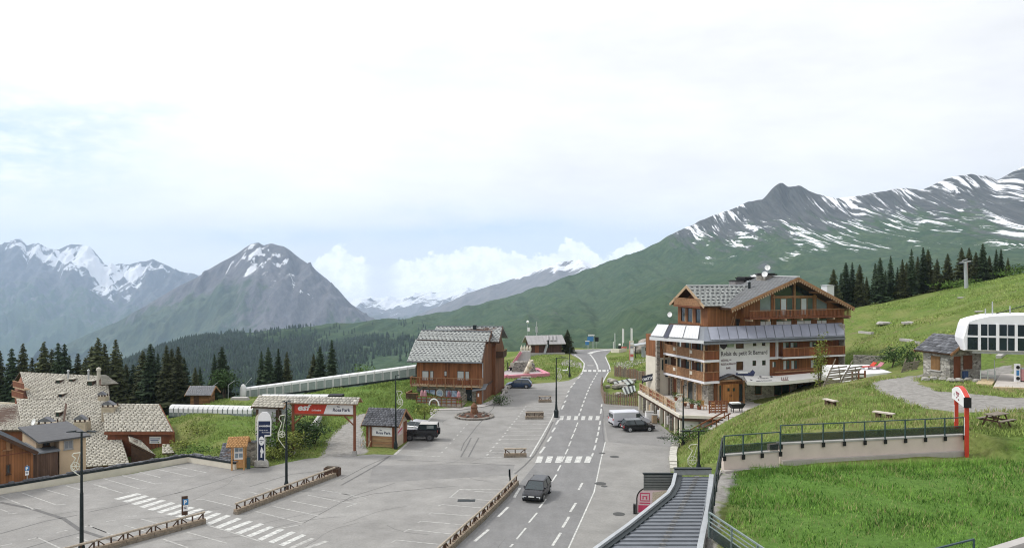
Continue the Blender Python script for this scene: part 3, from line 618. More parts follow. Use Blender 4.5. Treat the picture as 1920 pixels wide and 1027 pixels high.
RIDGE = [(-300,800,1500),(100,735,1600),(235,682,1800),(300,656,1900),(345,641,2000),(420,627,2200),(560,613,2500),(640,605,2700),(700,599,2900),(760,597,3000),(830,585,3100),(900,568,3200),(1000,541,3300),(1100,506,3300),(1180,476,3300),(1235,453,3250,0.2,0.1),
    (1280,431,3250,0.6,0.9),(1330,406,3200,0.55,1),(1380,389,3150,0.6,1),(1400,378,3150,0.3,1),(1430,374,3150,0.2,1),(1450,352,3100,0,1),(1465,341,3100,0,1),(1480,351,3100,0.1,1),(1500,349,3100,0.3,1),(1515,359,3100,0.6,1),(1560,369,3050,0.7,1),(1600,369,3000,0.7,1),(1640,361,2950,0.6,1),(1690,353,2900,0.7,1),
    (1725,357,2880,0.55,1),(1755,343,2850,0.6,1),(1790,333,2800,0.6,1),(1820,327,2800,0.62,1),(1850,330,2800,0.5,1),(1870,338,2780,0.55,1),(1890,326,2760,0.68,1),(1920,312,2700,0.8,1),(2000,290,2700,0.8,1),(2400,240,2600,0.65,1)]
M1B = [(-300,815,1350),(235,700,1600),(420,645,1950),(640,625,2400),(830,602,2750),(1000,562,2950),(1100,530,3050),(1240,482,3080,0.10,0.25),(1300,455,3100,0.62,0.5),(1390,430,3030,0.60,0.6),(1465,405,2990,0.50,0.70),(1600,412,2850,0.60,0.55),(1700,402,2760,0.52,0.5),(1820,385,2650,0.54,0.6),(1920,372,2560,0.58,0.9),(2400,330,2450,0.58,0.9)]
M1C = [(-300,830,1200),(235,730,1350),(420,672,1650),(640,652,2000),(830,628,2300),(1000,592,2500,0,0.1),(1100,562,2450,0,0.05),(1240,522,2700,0,0.12),(1380,480,2680,0.40,0.3),(1465,468,2620,0.52,0.30),(1600,458,2520,0.55,0.22),(1700,455,2440,0.48,0.22),(1920,440,2250,0.56,0.45),(2400,400,2100,0.5,0.6)]
M1D = [(-300,860,900),(235,780,1000),(420,730,1200),(640,705,1350),(830,660,1500),(1000,600,1900,0,0.36),(1060,590,1950,0,0.34),(1120,610,1800,0,0.05),(1180,560,1900,0,0.05),(1250,535,1950,0,0.38),(1300,545,1800,0,0.1),(1400,520,2000,0,0.2),(1435,500,2150,0,0.62),(1470,515,2050,0,0.2),(1560,520,2000,0.05,0.05),(1700,505,1900,0.10,0.05),(1920,490,1750,0.22,0.1),(2400,470,1600,0.2,0.2)]
M1E = [(-300,920,500),(235,830,600),(640,785,650),(830,725,720),(1000,690,820,0,0.1),(1240,650,820,0,0.1),(1465,625,800),(1700,605,800),(1920,590,800),(2400,580,800)]
M1F = [(-300,960,330),(640,830,330),(1000,760,330),(1465,720,330),(1920,700,330),(2400,690,330)]
m1, M1G = mountain('mountain_slope', [RIDGE, M1B, M1C, M1D, M1E, M1F], -300, 2400, 560, 150, 17.0, 0.008, mountain_material('alpine_slope', (0.036,0.070,0.036), (0.075,0.11,0.056), (0.060,0.066,0.070), (0.125,0.130,0.128), su=0.050, sv=0.0072, slant=-0.20, gs=0.012), 1.7)
EDGE3 = [(-200,780),(0,712),(90,662),(150,634),(220,602),(300,557),(345,531),(385,512),(400,500),(440,477),(470,458),(485,455),(495,460),(510,457),(530,462),(545,470),(580,497),(610,521),(640,549),(660,569),(690,593),(740,617),(820,650),(950,700)]
def below(e, f, g): return [f(x, y) + g(x, y) for x, y in e]
gau = lambda x, c, w: math.exp(-((x-c)/w)**2)
mountain('mountain_peak', [[(x, y, 6500-abs(x-490)*1.2, 0.25*gau(x,490,120)+0.10, 1.0-0.9*max(0,min(1,(330-x)/150))) for x, y in EDGE3],
    [(x, y+max(4,(520-y)*0.22)+14, 6380-abs(x-490)*1.2, 0.54*gau(x,505,75)+0.30*gau(x,440,80), 0.95-0.8*max(0,min(1,(400-x)/150))) for x, y in EDGE3],
    [(x, y+(640-y)*0.38+8, 6050-abs(x-490)*1.0, 0.46*gau(x,540,95), 0.75*gau(x,560,140)+0.05) for x, y in EDGE3], [(x, y+(690-y)*0.7+12, 5500, 0, 0.55*gau(x,540,130)+0.1) for x, y in EDGE3], [(x, 770+max(0,(y-640)*0.4), 3900, 0, 0.1) for x, y in EDGE3]],
    -200, 950, 320, 110, 70.0, 0.0035, mountain_material('peak_rock', (0.055,0.085,0.055), (0.10,0.125,0.075), (0.105,0.102,0.112), (0.18,0.172,0.18), su=0.017, sv=0.010, slant=0.3, edge=0.02, gs=0.008), 4.2, ridge_amp=0.12, vs=0.34)
EDGE4 = [(-400,470),(-100,470),(0,459),(20,454),(38,449),(50,460),(62,456),(75,459),(90,466),(110,470),(120,463),(133,457),(150,459),(165,462),(178,475),(190,492),(200,498),(215,499),(222,494),(245,494),(270,490),(285,484),(300,492),(320,502),(335,509),(360,511),(380,517),(450,570),(560,640)]
mountain('mountain_range', [[(x, y, 11000, 0.55, 1) for x, y in EDGE4], [(x, y+22, 10820, 0.80*gau(x,170,140)+0.28, 1) for x, y in EDGE4], [(x, y+55, 10450, 0.72*gau(x,190,120), 0.8) for x, y in EDGE4],
    [(x, y+90, 9900, 0.10, 0.5) for x, y in EDGE4], [(x, 640, 8300, 0, 0.3) for x, y in EDGE4], [(x, 700, 7000, 0, 0.1) for x, y in EDGE4]],
    -400, 560, 330, 110, 120.0, 0.003, mountain_material('range_rock', (0.05,0.085,0.045), (0.08,0.11,0.055), (0.10,0.10,0.11), (0.17,0.165,0.175), su=0.012, sv=0.0065, slant=0.35, edge=0.02, gs=0.006), 8.9, ridge_amp=0.12, vs=0.3)
EDGE5 = [(560,580),(640,572),(665,560),(690,557),(720,558),(760,555),(800,549),(840,547),(880,541),(930,560),(1000,580)]
mountain('snowy_range', [[(x, y, 13500, 0.9, 1) for x, y in EDGE5], [(x, y+10, 13000, 0.85, 1) for x, y in EDGE5], [(x, y+28, 12300, 0.55, 0.8) for x, y in EDGE5], [(x, y+60, 11000, 0, 0.3) for x, y in EDGE5], [(x, 690, 9500) for x, y in EDGE5]],
    560, 1000, 160, 60, 70.0, 0.0024, mountain_material('snowy_rock', su=0.0035, sv=0.003, slant=0.8, edge=0.03, gs=0.002), 2.2, ridge_amp=0.3)
EDGE6 = [(640,640),(760,598),(830,571),(880,549),(940,529),(975,518),(1000,507),(1040,496),(1045,490),(1070,487),(1090,486),(1105,494),(1160,500),(1260,530),(1400,560)]
mountain('snowy_peak', [[(x, y, 8500, 0.9*max(0,min(1,(x-900)/80)), 1) for x, y in EDGE6], [(x, y+9, 8300, 0.85*max(0,min(1,(x-960)/80)), 1) for x, y in EDGE6], [(x, y+26, 8000, 0.55*max(0,min(1,(x-980)/100)), 0.9) for x, y in EDGE6], [(x, y+55, 7300, 0, 0.5) for x, y in EDGE6], [(x, 690, 6000) for x, y in EDGE6]],
    640, 1400, 180, 60, 45.0, 0.002, mountain_material('ridge_rock', (0.06,0.08,0.06), (0.09,0.10,0.075), su=0.004, sv=0.003, slant=0.6, edge=0.03, gs=0.003), 6.1, ridge_amp=0.2)
VG = mat('valley_meadow', (0.055,0.085,0.04), 0.95, 0.4, 0.01)
struct(MB().add([(-17000,-400,-1650),(17000,-400,-1650),(17000,19000,-1650),(-17000,19000,-1650)], [(0,1,2,3)]).build('valley_floor', VG))
sk = MB(); e0 = [(-130,12),(152,12),(152,315),(-130,315)]; e1 = [(-900,-300),(1500,-300),(1500,420),(-900,420)]
a0 = [Vector((x, y, H(x,y)-1.5)) for x, y in e0]; a1 = [Vector((x, y, -160 if y > 0 else -10)) for x, y in e1]
struct(sk.ring(a0, a1).build('hillside', VG))

# forest on the near hill: thousands of small firs that read as one mass
def far_forest():
    r = np.random.RandomState(5); nr, nc, _ = M1G.shape; V, F = [], []; cnt = 0
    def want(px, py):
        nzv = noise.noise(Vector((px*0.02, py*0.05, 1.3))) + 0.5*noise.noise(Vector((px*0.06, py*0.12, 4.0)))
        if px < 590:
            lim = 628 + 0.04*(px-350) if px > 350 else 628+(350-px)*0.44
            if py > lim+2: return 0.97 if (py > 646 or px < 470) else (0.75 if nzv > -0.15 else 0.05)
            return 0.30 if nzv > 0.05 else 0.10
        band1 = 640 + (690-px)*0.10; band2 = 662 + (700-px)*0.22
        if px < 800 and abs(py-band1-3) < 9 + 5*nzv and px < 730: return 0.85
        if px < 790 and abs(py-band2-2) < 12 + 8*nzv: return 0.85
        if px < 700 and py > 676+(px-600)*0.3 and nzv > -0.1: return 0.8
        return 0.05 if px < 800 and nzv > 0.1 else 0.0
    tries = 0
    while cnt < 11000 and tries < 90000:
        tries += 1; i = r.randint(14, nr-40); j = r.randint(40, 240); f, h = r.rand(2)
        p = M1G[i,j,:3]*(1-f)*(1-h)+M1G[i,j+1,:3]*f*(1-h)+M1G[i+1,j,:3]*(1-f)*h+M1G[i+1,j+1,:3]*f*h
        if p[1] < 600: continue
        px = CX+p[0]/p[1]*FPX; py = HY-(p[2]-CAM_Z)/p[1]*FPX
        if py > 745 or r.rand() > want(px, py): continue
        ht = r.uniform(9, 17); w = ht*r.uniform(0.16, 0.24); b = len(V); a0_ = r.rand()*6
        for lv in ((0.02, 1.0), (0.45, 0.75)):
            c = len(V)
            for k in range(5): V.append((p[0]+math.cos(a0_+k*1.2566)*w*lv[1], p[1]+math.sin(a0_+k*1.2566)*w*lv[1], p[2]+ht*lv[0]-0.5))
            V.append((p[0], p[1], p[2]+ht*(0.62 if lv[0] < 0.1 else 1.0)))
            F += [(c+k, c+(k+1)%5, c+5) for k in range(5)]
        cnt += 1
    o = np_mesh('forest', V, F, mat('far_fir_needles', (0.022,0.040,0.024), 0.95, 0.3, 0.02, island=0.35))
    o['kind'] = 'stuff'; return o
far_forest()
# air: one even haze round the whole place
hz = MB().box(-16500,16500,-300,18000,-1651,760).build('haze', None); hz['kind'] = 'stuff'
hm = bpy.data.materials.new('haze'); hm.use_nodes = True; hn = hm.node_tree; hn.nodes.clear()
pv = hn.nodes.new('ShaderNodeVolumePrincipled'); pv.inputs['Color'].default_value = (0.60,0.77,1.0,1); pv.inputs['Density'].default_value = 6.0e-5; pv.inputs['Anisotropy'].default_value = 0.2
ho = hn.nodes.new('ShaderNodeOutputMaterial'); hn.links.new(pv.outputs[0], ho.inputs['Volume']); hz.data.materials.append(hm)
# ------------------------------------------------------------------ plants
ORD = ['first','second','third','fourth','fifth','sixth','seventh','eighth','ninth','tenth','eleventh','twelfth','thirteenth','fourteenth','fifteenth','sixteenth','seventeenth','eighteenth','nineteenth','twentieth','twenty-first','twenty-second','twenty-third','twenty-fourth','twenty-fifth','twenty-sixth','twenty-seventh','twenty-eighth','twenty-ninth','thirtieth','thirty-first','thirty-second','thirty-third','thirty-fourth','thirty-fifth']
NEEDLE = mat('spruce_needles', (0.040,0.062,0.032), 0.9, 0.40, 1.2, island=0.5, spec=0.15, objrand=0.3)
NEEDLE_W = mat('warm_spruce_needles', (0.060,0.070,0.032), 0.9, 0.40, 1.2, island=0.5, spec=0.15, objrand=0.3)
BARK = mat('bark', (0.075,0.058,0.045), 0.95, 0.3, 6.0)
LEAF = mat('shrub_leaves', (0.095,0.165,0.038), 0.85, 0.35, 1.5, island=0.5, spec=0.15)
LEAF_Y = mat('yellow_green_leaves', (0.20,0.235,0.055), 0.85, 0.35, 1.5, island=0.5, spec=0.15)
LEAF_D = mat('dark_shrub_leaves', (0.05,0.09,0.03), 0.85, 0.35, 1.5, island=0.5, spec=0.15)
def spruce_proto(seed, rad, label, m=NEEDLE):
    r = random.Random(seed); t = thing('spruce_tree', label, 'spruce', (0,0,0))
    MB().tube((0,0,-0.12), (0,0,0.97), 0.017, 0.002, 7).build('trunk', BARK, t)
    V, F = [], []
    z = 0.055
    while z < 0.985:
        k = 1-z; L = rad*(k**0.80)*r.uniform(0.78,1.12) + 0.006; nb = max(4, int(5+8*k)); a0 = r.random()*6.3
        for i in range(nb):
            a = a0+i*6.283/nb+r.uniform(-0.3,0.3); l = L*r.uniform(0.62,1.15); ca, sa = math.cos(a), math.sin(a); zz = z+r.uniform(-0.008,0.008)
            pts = []
            for f in (0.0,0.35,0.7,1.0): pts.append((ca*l*f, sa*l*f, zz+0.03*k - l*(0.42*f - 0.16*f*f*f)))
            w = l*r.uniform(0.20,0.32)+0.004; ws = (0.35*w, w, 0.85*w, 0.1*w)
            b = len(V)
            for (x,y,zq), wq in zip(pts, ws):
                V.append((x-sa*wq, y+ca*wq, zq-wq*0.35)); V.append((x,y,zq+wq*0.25)); V.append((x+sa*wq, y-ca*wq, zq-wq*0.35))
            for q in range(3):
                c = b+q*3; F += [(c,c+1,c+4,c+3),(c+1,c+2,c+5,c+4)]
            for q in range(5):                             # hanging twigs
                f = r.uniform(0.25,1.0); x, y = ca*l*f, sa*l*f; zq = zz+0.03*k-l*(0.42*f-0.16*f**3); hw = l*r.uniform(0.06,0.12)+0.003; hd = l*r.uniform(0.14,0.30)+0.006; sg = r.uniform(-1,1)*w*0.8
                x -= sa*sg; y += ca*sg; dx, dy = r.uniform(-1,1)*hw, r.uniform(-1,1)*hw
                b = len(V); V += [(x-dx,y-dy,zq),(x+dx,y+dy,zq),(x+dx*0.3+ca*hw,y+dy*0.3+sa*hw,zq-hd*0.6),(x+ca*hw*0.5,y+sa*hw*0.5,zq-hd)]; F.append((b,b+1,b+2,b+3))
        z += 0.011+0.024*k*r.uniform(0.8,1.2)
    np_mesh('crown', V, F, m, t); return t
def plant_all():
    protos = [spruce_proto(1, 0.20, 'a', NEEDLE), spruce_proto(2, 0.24, 'a', NEEDLE_W), spruce_proto(3, 0.16, 'a', NEEDLE), spruce_proto(4, 0.21, 'a', NEEDLE_W)]
    used = [False]*4; r = random.Random(3)
    def put(px, top, Y, label, group, wide=1.0, zb=None, k=None):
        x = (px-CX)/FPX*Y; zt = CAM_Z-(top-HY)/FPX*Y; z0 = H(x, Y) if zb is None else zb; h = zt-z0; i = r.randrange(4) if k is None else k; w = wide*h*r.uniform(0.92,1.1)
        if h > 13: w *= 13/h
        o = protos[i] if not used[i] else copy_tree(protos[i])
        used[i] = True; o.location = (x, Y, z0); o.rotation_euler.z = r.uniform(0,6.28); o.scale = (w, w, h); o['label'] = label; o['group'] = group
    Lt = [(-12,650,130),(0,655,134),(22,648,130),(43,640,131),(60,668,138),(82,637,134),(97,652,137),(109,638,133),(121,640,138),(130,663,142),(146,660,138),(160,668,128),(172,646,133),(184,630,130),(196,642,134),(217,634,131),(227,668,138),(236,680,140),(250,680,139),(268,655,130),(282,641,128),(296,660,131),(312,645,127),(322,652,131),(334,648,126),(345,668,129),(366,687,137),(375,686,140),(402,662,127),(416,647,126)]
    for i, (a, b, c) in enumerate(Lt): put(a, b, c, '%s dark spruce from the left in the row behind the stone-roofed house' % ORD[i], 'spruces behind the stone-roofed house', 1.15)
    Md = [(490,656,131),(503,648,129),(522,651,130),(538,658,132)]
    for i, (a, b, c) in enumerate(Md): put(a, b, c, '%s of four spruces in the clump behind the covered conveyor, counted from the left' % ORD[i], 'spruces behind the covered conveyors', 1.0)
    put(588,662,133,'small dark spruce left in the trio behind the upper conveyor','spruces behind the covered conveyors',1.15); put(600,647,131,'middle dark spruce of the trio behind the upper conveyor','spruces behind the covered conveyors',1.1); put(622,635,130,'tallest spruce of the trio behind the upper conveyor','spruces behind the covered conveyors',1.1)
    Rt = [(1563,503,156),(1577,510,161),(1586,490,158),(1598,490,162),(1612,494,157),(1625,518,161),(1641,492,160),(1650,481,157),(1660,505,163),(1670,478,158),(1683,500,160),(1692,485,156),(1700,490,162),(1709,465,157),(1721,480,163),(1731,462,158),(1740,466,161),(1757,484,156),(1777,474,157),(1803,463,160),(1817,463,163),(1830,471,158),(1843,455,157),(1855,478,162),(1868,466,160),(1877,465,157),(1890,482,161)]
    for i, (a, b, c) in enumerate(Rt): put(a, b, c, '%s dark spruce from the left in the row on the hill right of the hotel' % ORD[i], 'spruces on the hill right of the hotel', 1.05)
    put(1064,617,186,'lone small spruce beside the wooden hut at the top of the road','spruces',1.5, H(12.9,186), 1)
plant_all()
def bush(name, label, cat, loc, rx, ry, h, n, m=LEAF, leaf=0.16, seed=1, stem=0.25, group=None, clumps=9, stems=3):
    r = random.Random(seed); t = thing(name, label, cat, loc, 0, group); b = MB()
    for i in range(stems):
        a = r.random()*6.28; b.tube((0,0,-0.15), (math.cos(a)*rx*0.4, math.sin(a)*ry*0.4, h*r.uniform(0.5,0.8)), 0.05*h**0.5, 0.012, 6)
    b.build('trunk' if cat == 'tree' else 'stem', BARK, t)
    cl = [(r.uniform(-1,1)*rx*0.7, r.uniform(-1,1)*ry*0.7, h*(stem+(1-stem)*r.uniform(0.15,0.85))) for _ in range(clumps)]; V, F = [], []
    for i in range(n):
        c = cl[r.randrange(clumps)]; s = (rx+ry)*0.27
        x = c[0]+r.gauss(0,s); y = c[1]+r.gauss(0,s); z = max(0.0, min(h*1.05, c[2]+r.gauss(0,h*0.14))); q = leaf*r.uniform(0.5,1.2)
        u = Vector((r.gauss(0,1),r.gauss(0,1),r.gauss(0,0.6))).normalized()*q; v = Vector((r.gauss(0,1),r.gauss(0,1),r.gauss(0,0.6))).normalized()*q*0.7; p = Vector((x,y,z)); k = len(V)
        V += [p-u, p+v*0.6, p+u, p-v*0.6]; F.append((k,k+1,k+2,k+3))
    np_mesh('crown' if cat == 'tree' else 'foliage', [tuple(v) for v in V], F, m, t); return t
def at(px, py, Y): p = P(px, py, Y); return (p.x, p.y, H(p.x, p.y))
bush('birch_tree', 'small light green leafy tree beside the brown cabin', 'tree', at(421,745,123), 1.7,1.4,4.4, 1500, LEAF_D, 0.26, 3)
bush('leafy_tree', 'light green leafy tree at the left end of the spruce row', 'tree', at(-2,745,122), 3.0,2.0,7.2, 1500, LEAF, 0.34, 4)
bush('leafy_tree', 'bright green leafy tree behind the balconies of the stone-roofed house', 'tree', at(30,740,126), 2.2,1.5,4.6, 900, LEAF_Y, 0.3, 5)
for i, (px, py, Y, rx, h, m_) in enumerate([(520,838,85,1.3,3.4,LEAF),(545,846,84.5,1.1,2.6,LEAF_Y),(560,822,88,1.4,3.4,LEAF_D),(590,808,91,1.5,2.6,LEAF_D),(533,812,90,1.4,4.2,LEAF),(512,858,83,0.8,1.3,LEAF_Y)]):
    bush('shrub', ['tall green shrub just right of the navy totem sign','yellow-green shrub between the totem sign and the gate posts','dark green shrub behind the left post of the red sign gate','low dark shrub along the pale wall under the red sign','tall shrub behind the navy totem sign','small pale shrub at the foot of the navy totem sign'][i], 'shrub', at(px,py,Y), rx,1.0,h, int(420*h), m_, 0.2, 20+i, 0.05, 'shrubs round the totem sign and gate')
for i, (px, py, Y) in enumerate([(345,800,96),(362,812,93),(338,826,90),(380,830,89),(352,838,88),(368,792,99)]):
    bush('shrub', ['yellowing shrub by the upper right corner of the slate roof','yellow-green shrub in the middle of the grass bank','dark shrub against the right end of the slate roof','low green shrub at the foot of the grass bank','low shrub just behind the bend of the cream parapet','small yellow shrub at the top of the grass bank'][i], 'shrub', at(px,py,Y), 1.5,1.2,1.1, 300, [LEAF_Y,LEAF_Y,LEAF_D,LEAF,LEAF,LEAF_Y][i], 0.2, 40+i, 0.0, 'shrubs on the grass bank')
bush('shrub', 'yellow-green bush in front of the raised deck of the brown chalet', 'shrub', at(795,778,104.5), 1.3,1.0,1.9, 700, LEAF_Y, 0.18, 51, 0.02)
bush('shrub', 'small yellow-green shrub left of the wooden information hut roof', 'shrub', at(786,762,109), 0.9,0.8,1.2, 300, LEAF, 0.16, 52, 0.02)
bush('shrub', 'green bush by the boulders at the right end of the brown chalet', 'shrub', at(938,735,116), 1.0,0.9,1.6, 600, LEAF_D, 0.16, 53, 0.05)
bush('shrub', 'dark green bush at the foot of the lamp by the garages', 'shrub', at(1283,838,88), 1.3,1.0,1.6, 800, LEAF_D, 0.17, 54, 0.05)
bush('shrub', 'wide dark green bush at the bottom of the bank behind the garage lamp', 'shrub', at(1308,824,87), 1.5,1.0,1.3, 700, LEAF, 0.17, 55, 0.05)
bush('young_tree', 'slender yellow-green tree in front of the hotel balconies', 'tree', at(1537,720,86), 0.55,0.5,6.3, 900, LEAF_Y, 0.17, 56, 0.12, None, 14, 2)
bush('shrub', 'green shrub by the low terrace wall right of the hotel', 'shrub', at(1672,690,91), 1.1,1.0,2.2, 800, LEAF_D, 0.18, 57, 0.05)
bush('shrub', 'dark conifer shrub between the two wooden racks left of the stone hut', 'shrub', at(1703,697,88), 1.0,0.9,2.6, 900, LEAF_D, 0.16, 58, 0.05)
bush('shrub', 'small dark shrub on the skyline behind the roadside shelter', 'shrub', at(1194,647,196), 1.1,0.8,2.4, 300, LEAF_D, 0.2, 59, 0.05)
bush('shrub', 'low green hedge bush under the spruces at the right end of the hill row', 'shrub', at(1905,512,152), 3.5,1.2,2.2, 700, LEAF, 0.3, 60, 0.0)
bush('shrub', 'low green bush behind the lift pylon on the skyline', 'shrub', at(1790,545,152), 4.0,1.2,1.6, 700, LEAF, 0.3, 61, 0.0)
for i, (px, py, Y) in enumerate([(684,697,128),(745,640,150),(700,700,131)]):
    bush('shrub', ['round green bush peeping over the middle of the upper conveyor','bush behind the left roof edge of the brown chalet','low bush just behind the upper conveyor'][i], 'shrub', (P(px,py,Y).x, Y, H(P(px,py,Y).x,Y)), 1.4,1.0,[3.4,1.5,1.6][i], 500, LEAF, 0.22, 70+i, 0.05)
# blades of grass: dense on the near lawn, tufts on the banks
def blades(name, poly, n, h, w, m, seed, near=None, clump=0.0):
    r = np.random.RandomState(seed); poly = np.asarray(poly, float); lo, hi = poly.min(0), poly.max(0); X = np.empty(0); Y = np.empty(0)
    while len(X) < n:
        a = r.uniform(lo[0],hi[0],n*2); b = r.uniform(lo[1],hi[1],n*2); k = in_poly(a, b, poly) & (sdist(a, b, PLAZA_NP) < -0.3)
        for g in GRAVEL[:3]: k &= sdist(a, b, g) < r.uniform(-0.1,0.5,len(a))
        if near: k &= r.rand(len(a)) < np.clip((near/np.hypot(a,b))**2, 0, 1)
        if clump:
            cn = np.array([noise.noise(Vector((x*clump, y*clump, 0.7))) for x, y in zip(a[k], b[k])]); kk = np.nonzero(k)[0][cn+r.uniform(-0.3,0.3,len(cn)) > -0.1]
        else: kk = np.nonzero(k)[0]
        X = np.r_[X, a[kk]]; Y = np.r_[Y, b[kk]]
    X, Y = X[:n], Y[:n]; Z = zland(X, Y)-0.03; an = r.uniform(0,6.283,n); hh = h*r.uniform(0.45,1.25,n); ww = w*r.uniform(0.6,1.3,n); le = hh*r.uniform(0.1,0.7,n); la = r.uniform(0,6.283,n)
    dx, dy = np.cos(an)*ww, np.sin(an)*ww
    V = np.stack([np.stack([X-dx,Y-dy,Z],-1), np.stack([X+dx,Y+dy,Z],-1), np.stack([X+np.cos(la)*le,Y+np.sin(la)*le,Z+hh],-1)],1).reshape(-1,3)
    return stuff(np_mesh(name, V, np.arange(3*n).reshape(n,3), m))
BLADE = mat('lawn_blades', (0.205,0.36,0.07), 0.8, 0.25, 0.5, island=0.4, spec=0.15, col2=(0.12,0.24,0.045))
BLADE_D = mat('meadow_blades', (0.255,0.325,0.095), 0.85, 0.35, 0.4, island=0.4, spec=0.1, col2=(0.16,0.225,0.056))
blades('lawn_grass', [(6.9,27),(9.3,34.6),(11.4,41.4),(20,42.6),(27,43.8),(30,46.5),(48,47),(44,38),(36,27)], 85000, 0.15, 0.018, BLADE, 1)
STRAW = mat('straw_blades', (0.36,0.33,0.16), 0.85, 0.2, 0.5, island=0.3, spec=0.1)
blades('dry_grass', [(7.2,27),(11.4,41.2),(27,43.8),(48,47),(44,38),(36,27)], 7000, 0.26, 0.014, STRAW, 21, None, 0.9); blades('dark_tufts', [(7.2,27),(11.4,41.2),(27,43.8),(48,47),(44,38),(36,27)], 14000, 0.20, 0.030, mat('dark_blades', (0.07,0.16,0.03), 0.85, 0.2, 0.5, island=0.3, spec=0.1), 22, None, 0.6)
blades('dry_bank_grass', [(14,76),(17,88),(24,86),(31,78),(45,70),(60,56),(32,47.5),(15,47),(14.5,60),(15.5,70)], 9000, 0.34, 0.03, STRAW, 23, None, 0.4)
blades('long_grass', [(12.2,40.6),(12.4,41.5),(20,42.8),(26.6,43.7),(26.6,42.9),(20,42)], 2500, 0.42, 0.016, BLADE, 2)
blades('bank_grass', [(14,76),(17,88),(24,86),(31,78),(45,70),(60,56),(32,46.5),(26,45.5),(13,46),(14.5,60),(15.5,70)], 52000, 0.20, 0.040, BLADE_D, 3, None, 0.5)
blades('hill_grass', [(42,106),(46,84),(58,80),(62,74),(95,74),(112,120),(105,152),(68,152),(58,130)], 36000, 0.26, 0.075, BLADE_D, 4, None, 0.25)
blades('slope_grass', [(-42,84),(-28,80),(-20,81),(-15,84),(-18,90),(-13,112),(-8,124),(-32,126),(-46,120),(-46,100)], 32000, 0.26, 0.06, BLADE_D, 5, None, 0.3)
blades('verge_grass', [(-21,85),(-16.5,86),(-11,104),(-12,122),(-20,124),(-24,104)], 10000, 0.28, 0.05, BLADE_D, 6)
blades('knoll_grass', [(-4,140),(13,143),(14,170),(8,186),(-10,186),(-8,150)], 9000, 0.3, 0.09, BLADE_D, 7); blades('roadside_grass', [(19,138),(21,175),(36,186),(40,172),(32,150)], 7000, 0.3, 0.09, BLADE_D, 8)
# ------------------------------------------------------------------ tiles on a slope: real slabs, each lifted over the one below
def tiles(A, B, Cc, D, tw, th, m, parent, thick=0.045, seed=1, name='roof_tiles', jit=0.25, gap=0.02, keep=1.0, under=0.03):
    """A,B ridge left/right; Cc,D eave right/left."""
    r = random.Random(seed); A, B, Cc, D = map(Vector, (A, B, Cc, D)); nrm = (B-A).cross(D-A).normalized()
    if nrm.z < 0: nrm = -nrm
    S = lambda u, v: (A*(1-u)+B*u)*(1-v) + (D*(1-u)+Cc*u)*v
    ln = ((D-A).length+(Cc-B).length)/2; nr = max(1, round(ln/th)); V, F = [], []
    for j in range(nr):
        v0, v1 = j/nr, (j+1)/nr; w = (S(1,v1)-S(0,v1)).length; nt = max(1, round(w/tw)); off = (0.5 if j % 2 else 0.0)
        us = [min(1,max(0,(i+off+r.uniform(-jit,jit))/nt)) for i in range(-1, nt+2)]; us = sorted(set([0.0]+us+[1.0]))
        for a, b in zip(us, us[1:]):
            if (b-a)*w < 0.06 or r.random() > keep: continue
            g = gap/w; a2, b2 = a+g*0.5, b-g*0.5; h = thick*r.uniform(0.6,1.5); e = r.uniform(-0.12,0.10)*(v1-v0) if j < nr-1 else r.uniform(-0.1,0.0)*(v1-v0)
            lo, hi = v1+e, max(0, v0-(v1-v0)*0.15)
            p = [S(a2,lo)+nrm*under, S(b2,lo)+nrm*under, S(b2,hi)+nrm*under*0.2, S(a2,hi)+nrm*under*0.2]; q = [p[0]+nrm*h, p[1]+nrm*h, p[2]+nrm*0.012, p[3]+nrm*0.012]; k = len(V)
            V += [tuple(x) for x in p+q]; F += [(k+4,k+5,k+6,k+7),(k,k+1,k+5,k+4),(k+1,k+2,k+6,k+5),(k+3,k,k+4,k+7)]
    o = np_mesh(name, V, F, m, parent); return stuff(o)
def slab(A, B, Cc, D, th, name, m, parent):                # plain roof slab below the tiles
    A, B, Cc, D = map(Vector, (A, B, Cc, D)); n = (B-A).cross(D-A).normalized(); n = n if n.z > 0 else -n
    return MB().hexa([p-n*th for p in (D, Cc, B, A)], [D, Cc, B, A]).build(name, m, parent)
def seams(A, B, Cc, D, n, m, parent, name='roof_seam', r=0.03):
    b = MB(); A, B, Cc, D = map(Vector, (A, B, Cc, D)); nn = (B-A).cross(D-A).normalized(); nn = nn if nn.z > 0 else -nn
    for i in range(n+1):
        u = i/n; b.bar(A.lerp(B,u)+nn*r, D.lerp(Cc,u)+nn*r, r*1.6, r*2)
    return b.build(name, m, parent)
def window(fr, parent, s0, s1, z0, z1, t, glass=GLASS, frame=W_DARK, fw=0.09, mull=1, sill=True, name='window', curtain=None, proud=0.05):
    """A frame with its panes and sill standing in a wall plane t (front towards -t)."""
    b = MB(); f = fw; b.box(s0,s1,t-proud,t+0.02,z0,z0+f); b.box(s0,s1,t-proud,t+0.02,z1-f,z1); b.box(s0,s0+f,t-proud,t+0.02,z0+f,z1-f); b.box(s1-f,s1,t-proud,t+0.02,z0+f,z1-f)
    w = b.build(name, frame, parent); n = mull+1; q = (s1-s0-2*f-mull*f*0.7)/n
    for i in range(n):
        a = s0+f+i*(q+f*0.7); MB().box(a,a+q,t-0.012,t+0.012,z0+f,z1-f).build('pane', glass, w)
        if i < mull: MB().box(a+q,a+q+f*0.7,t-proud*0.9,t+0.015,z0+f,z1-f).build('mullion', frame, w)
    if curtain: MB().box(s0+f,s1-f,t-0.024,t-0.014,z0+f,z0+(z1-z0)*curtain).build('curtain', CURTAIN, w)
    if sill: MB().box(s0-0.06,s1+0.06,t-proud-0.07,t-0.012,z0-0.07,z0-0.003).build('sill', frame, w)
    return w
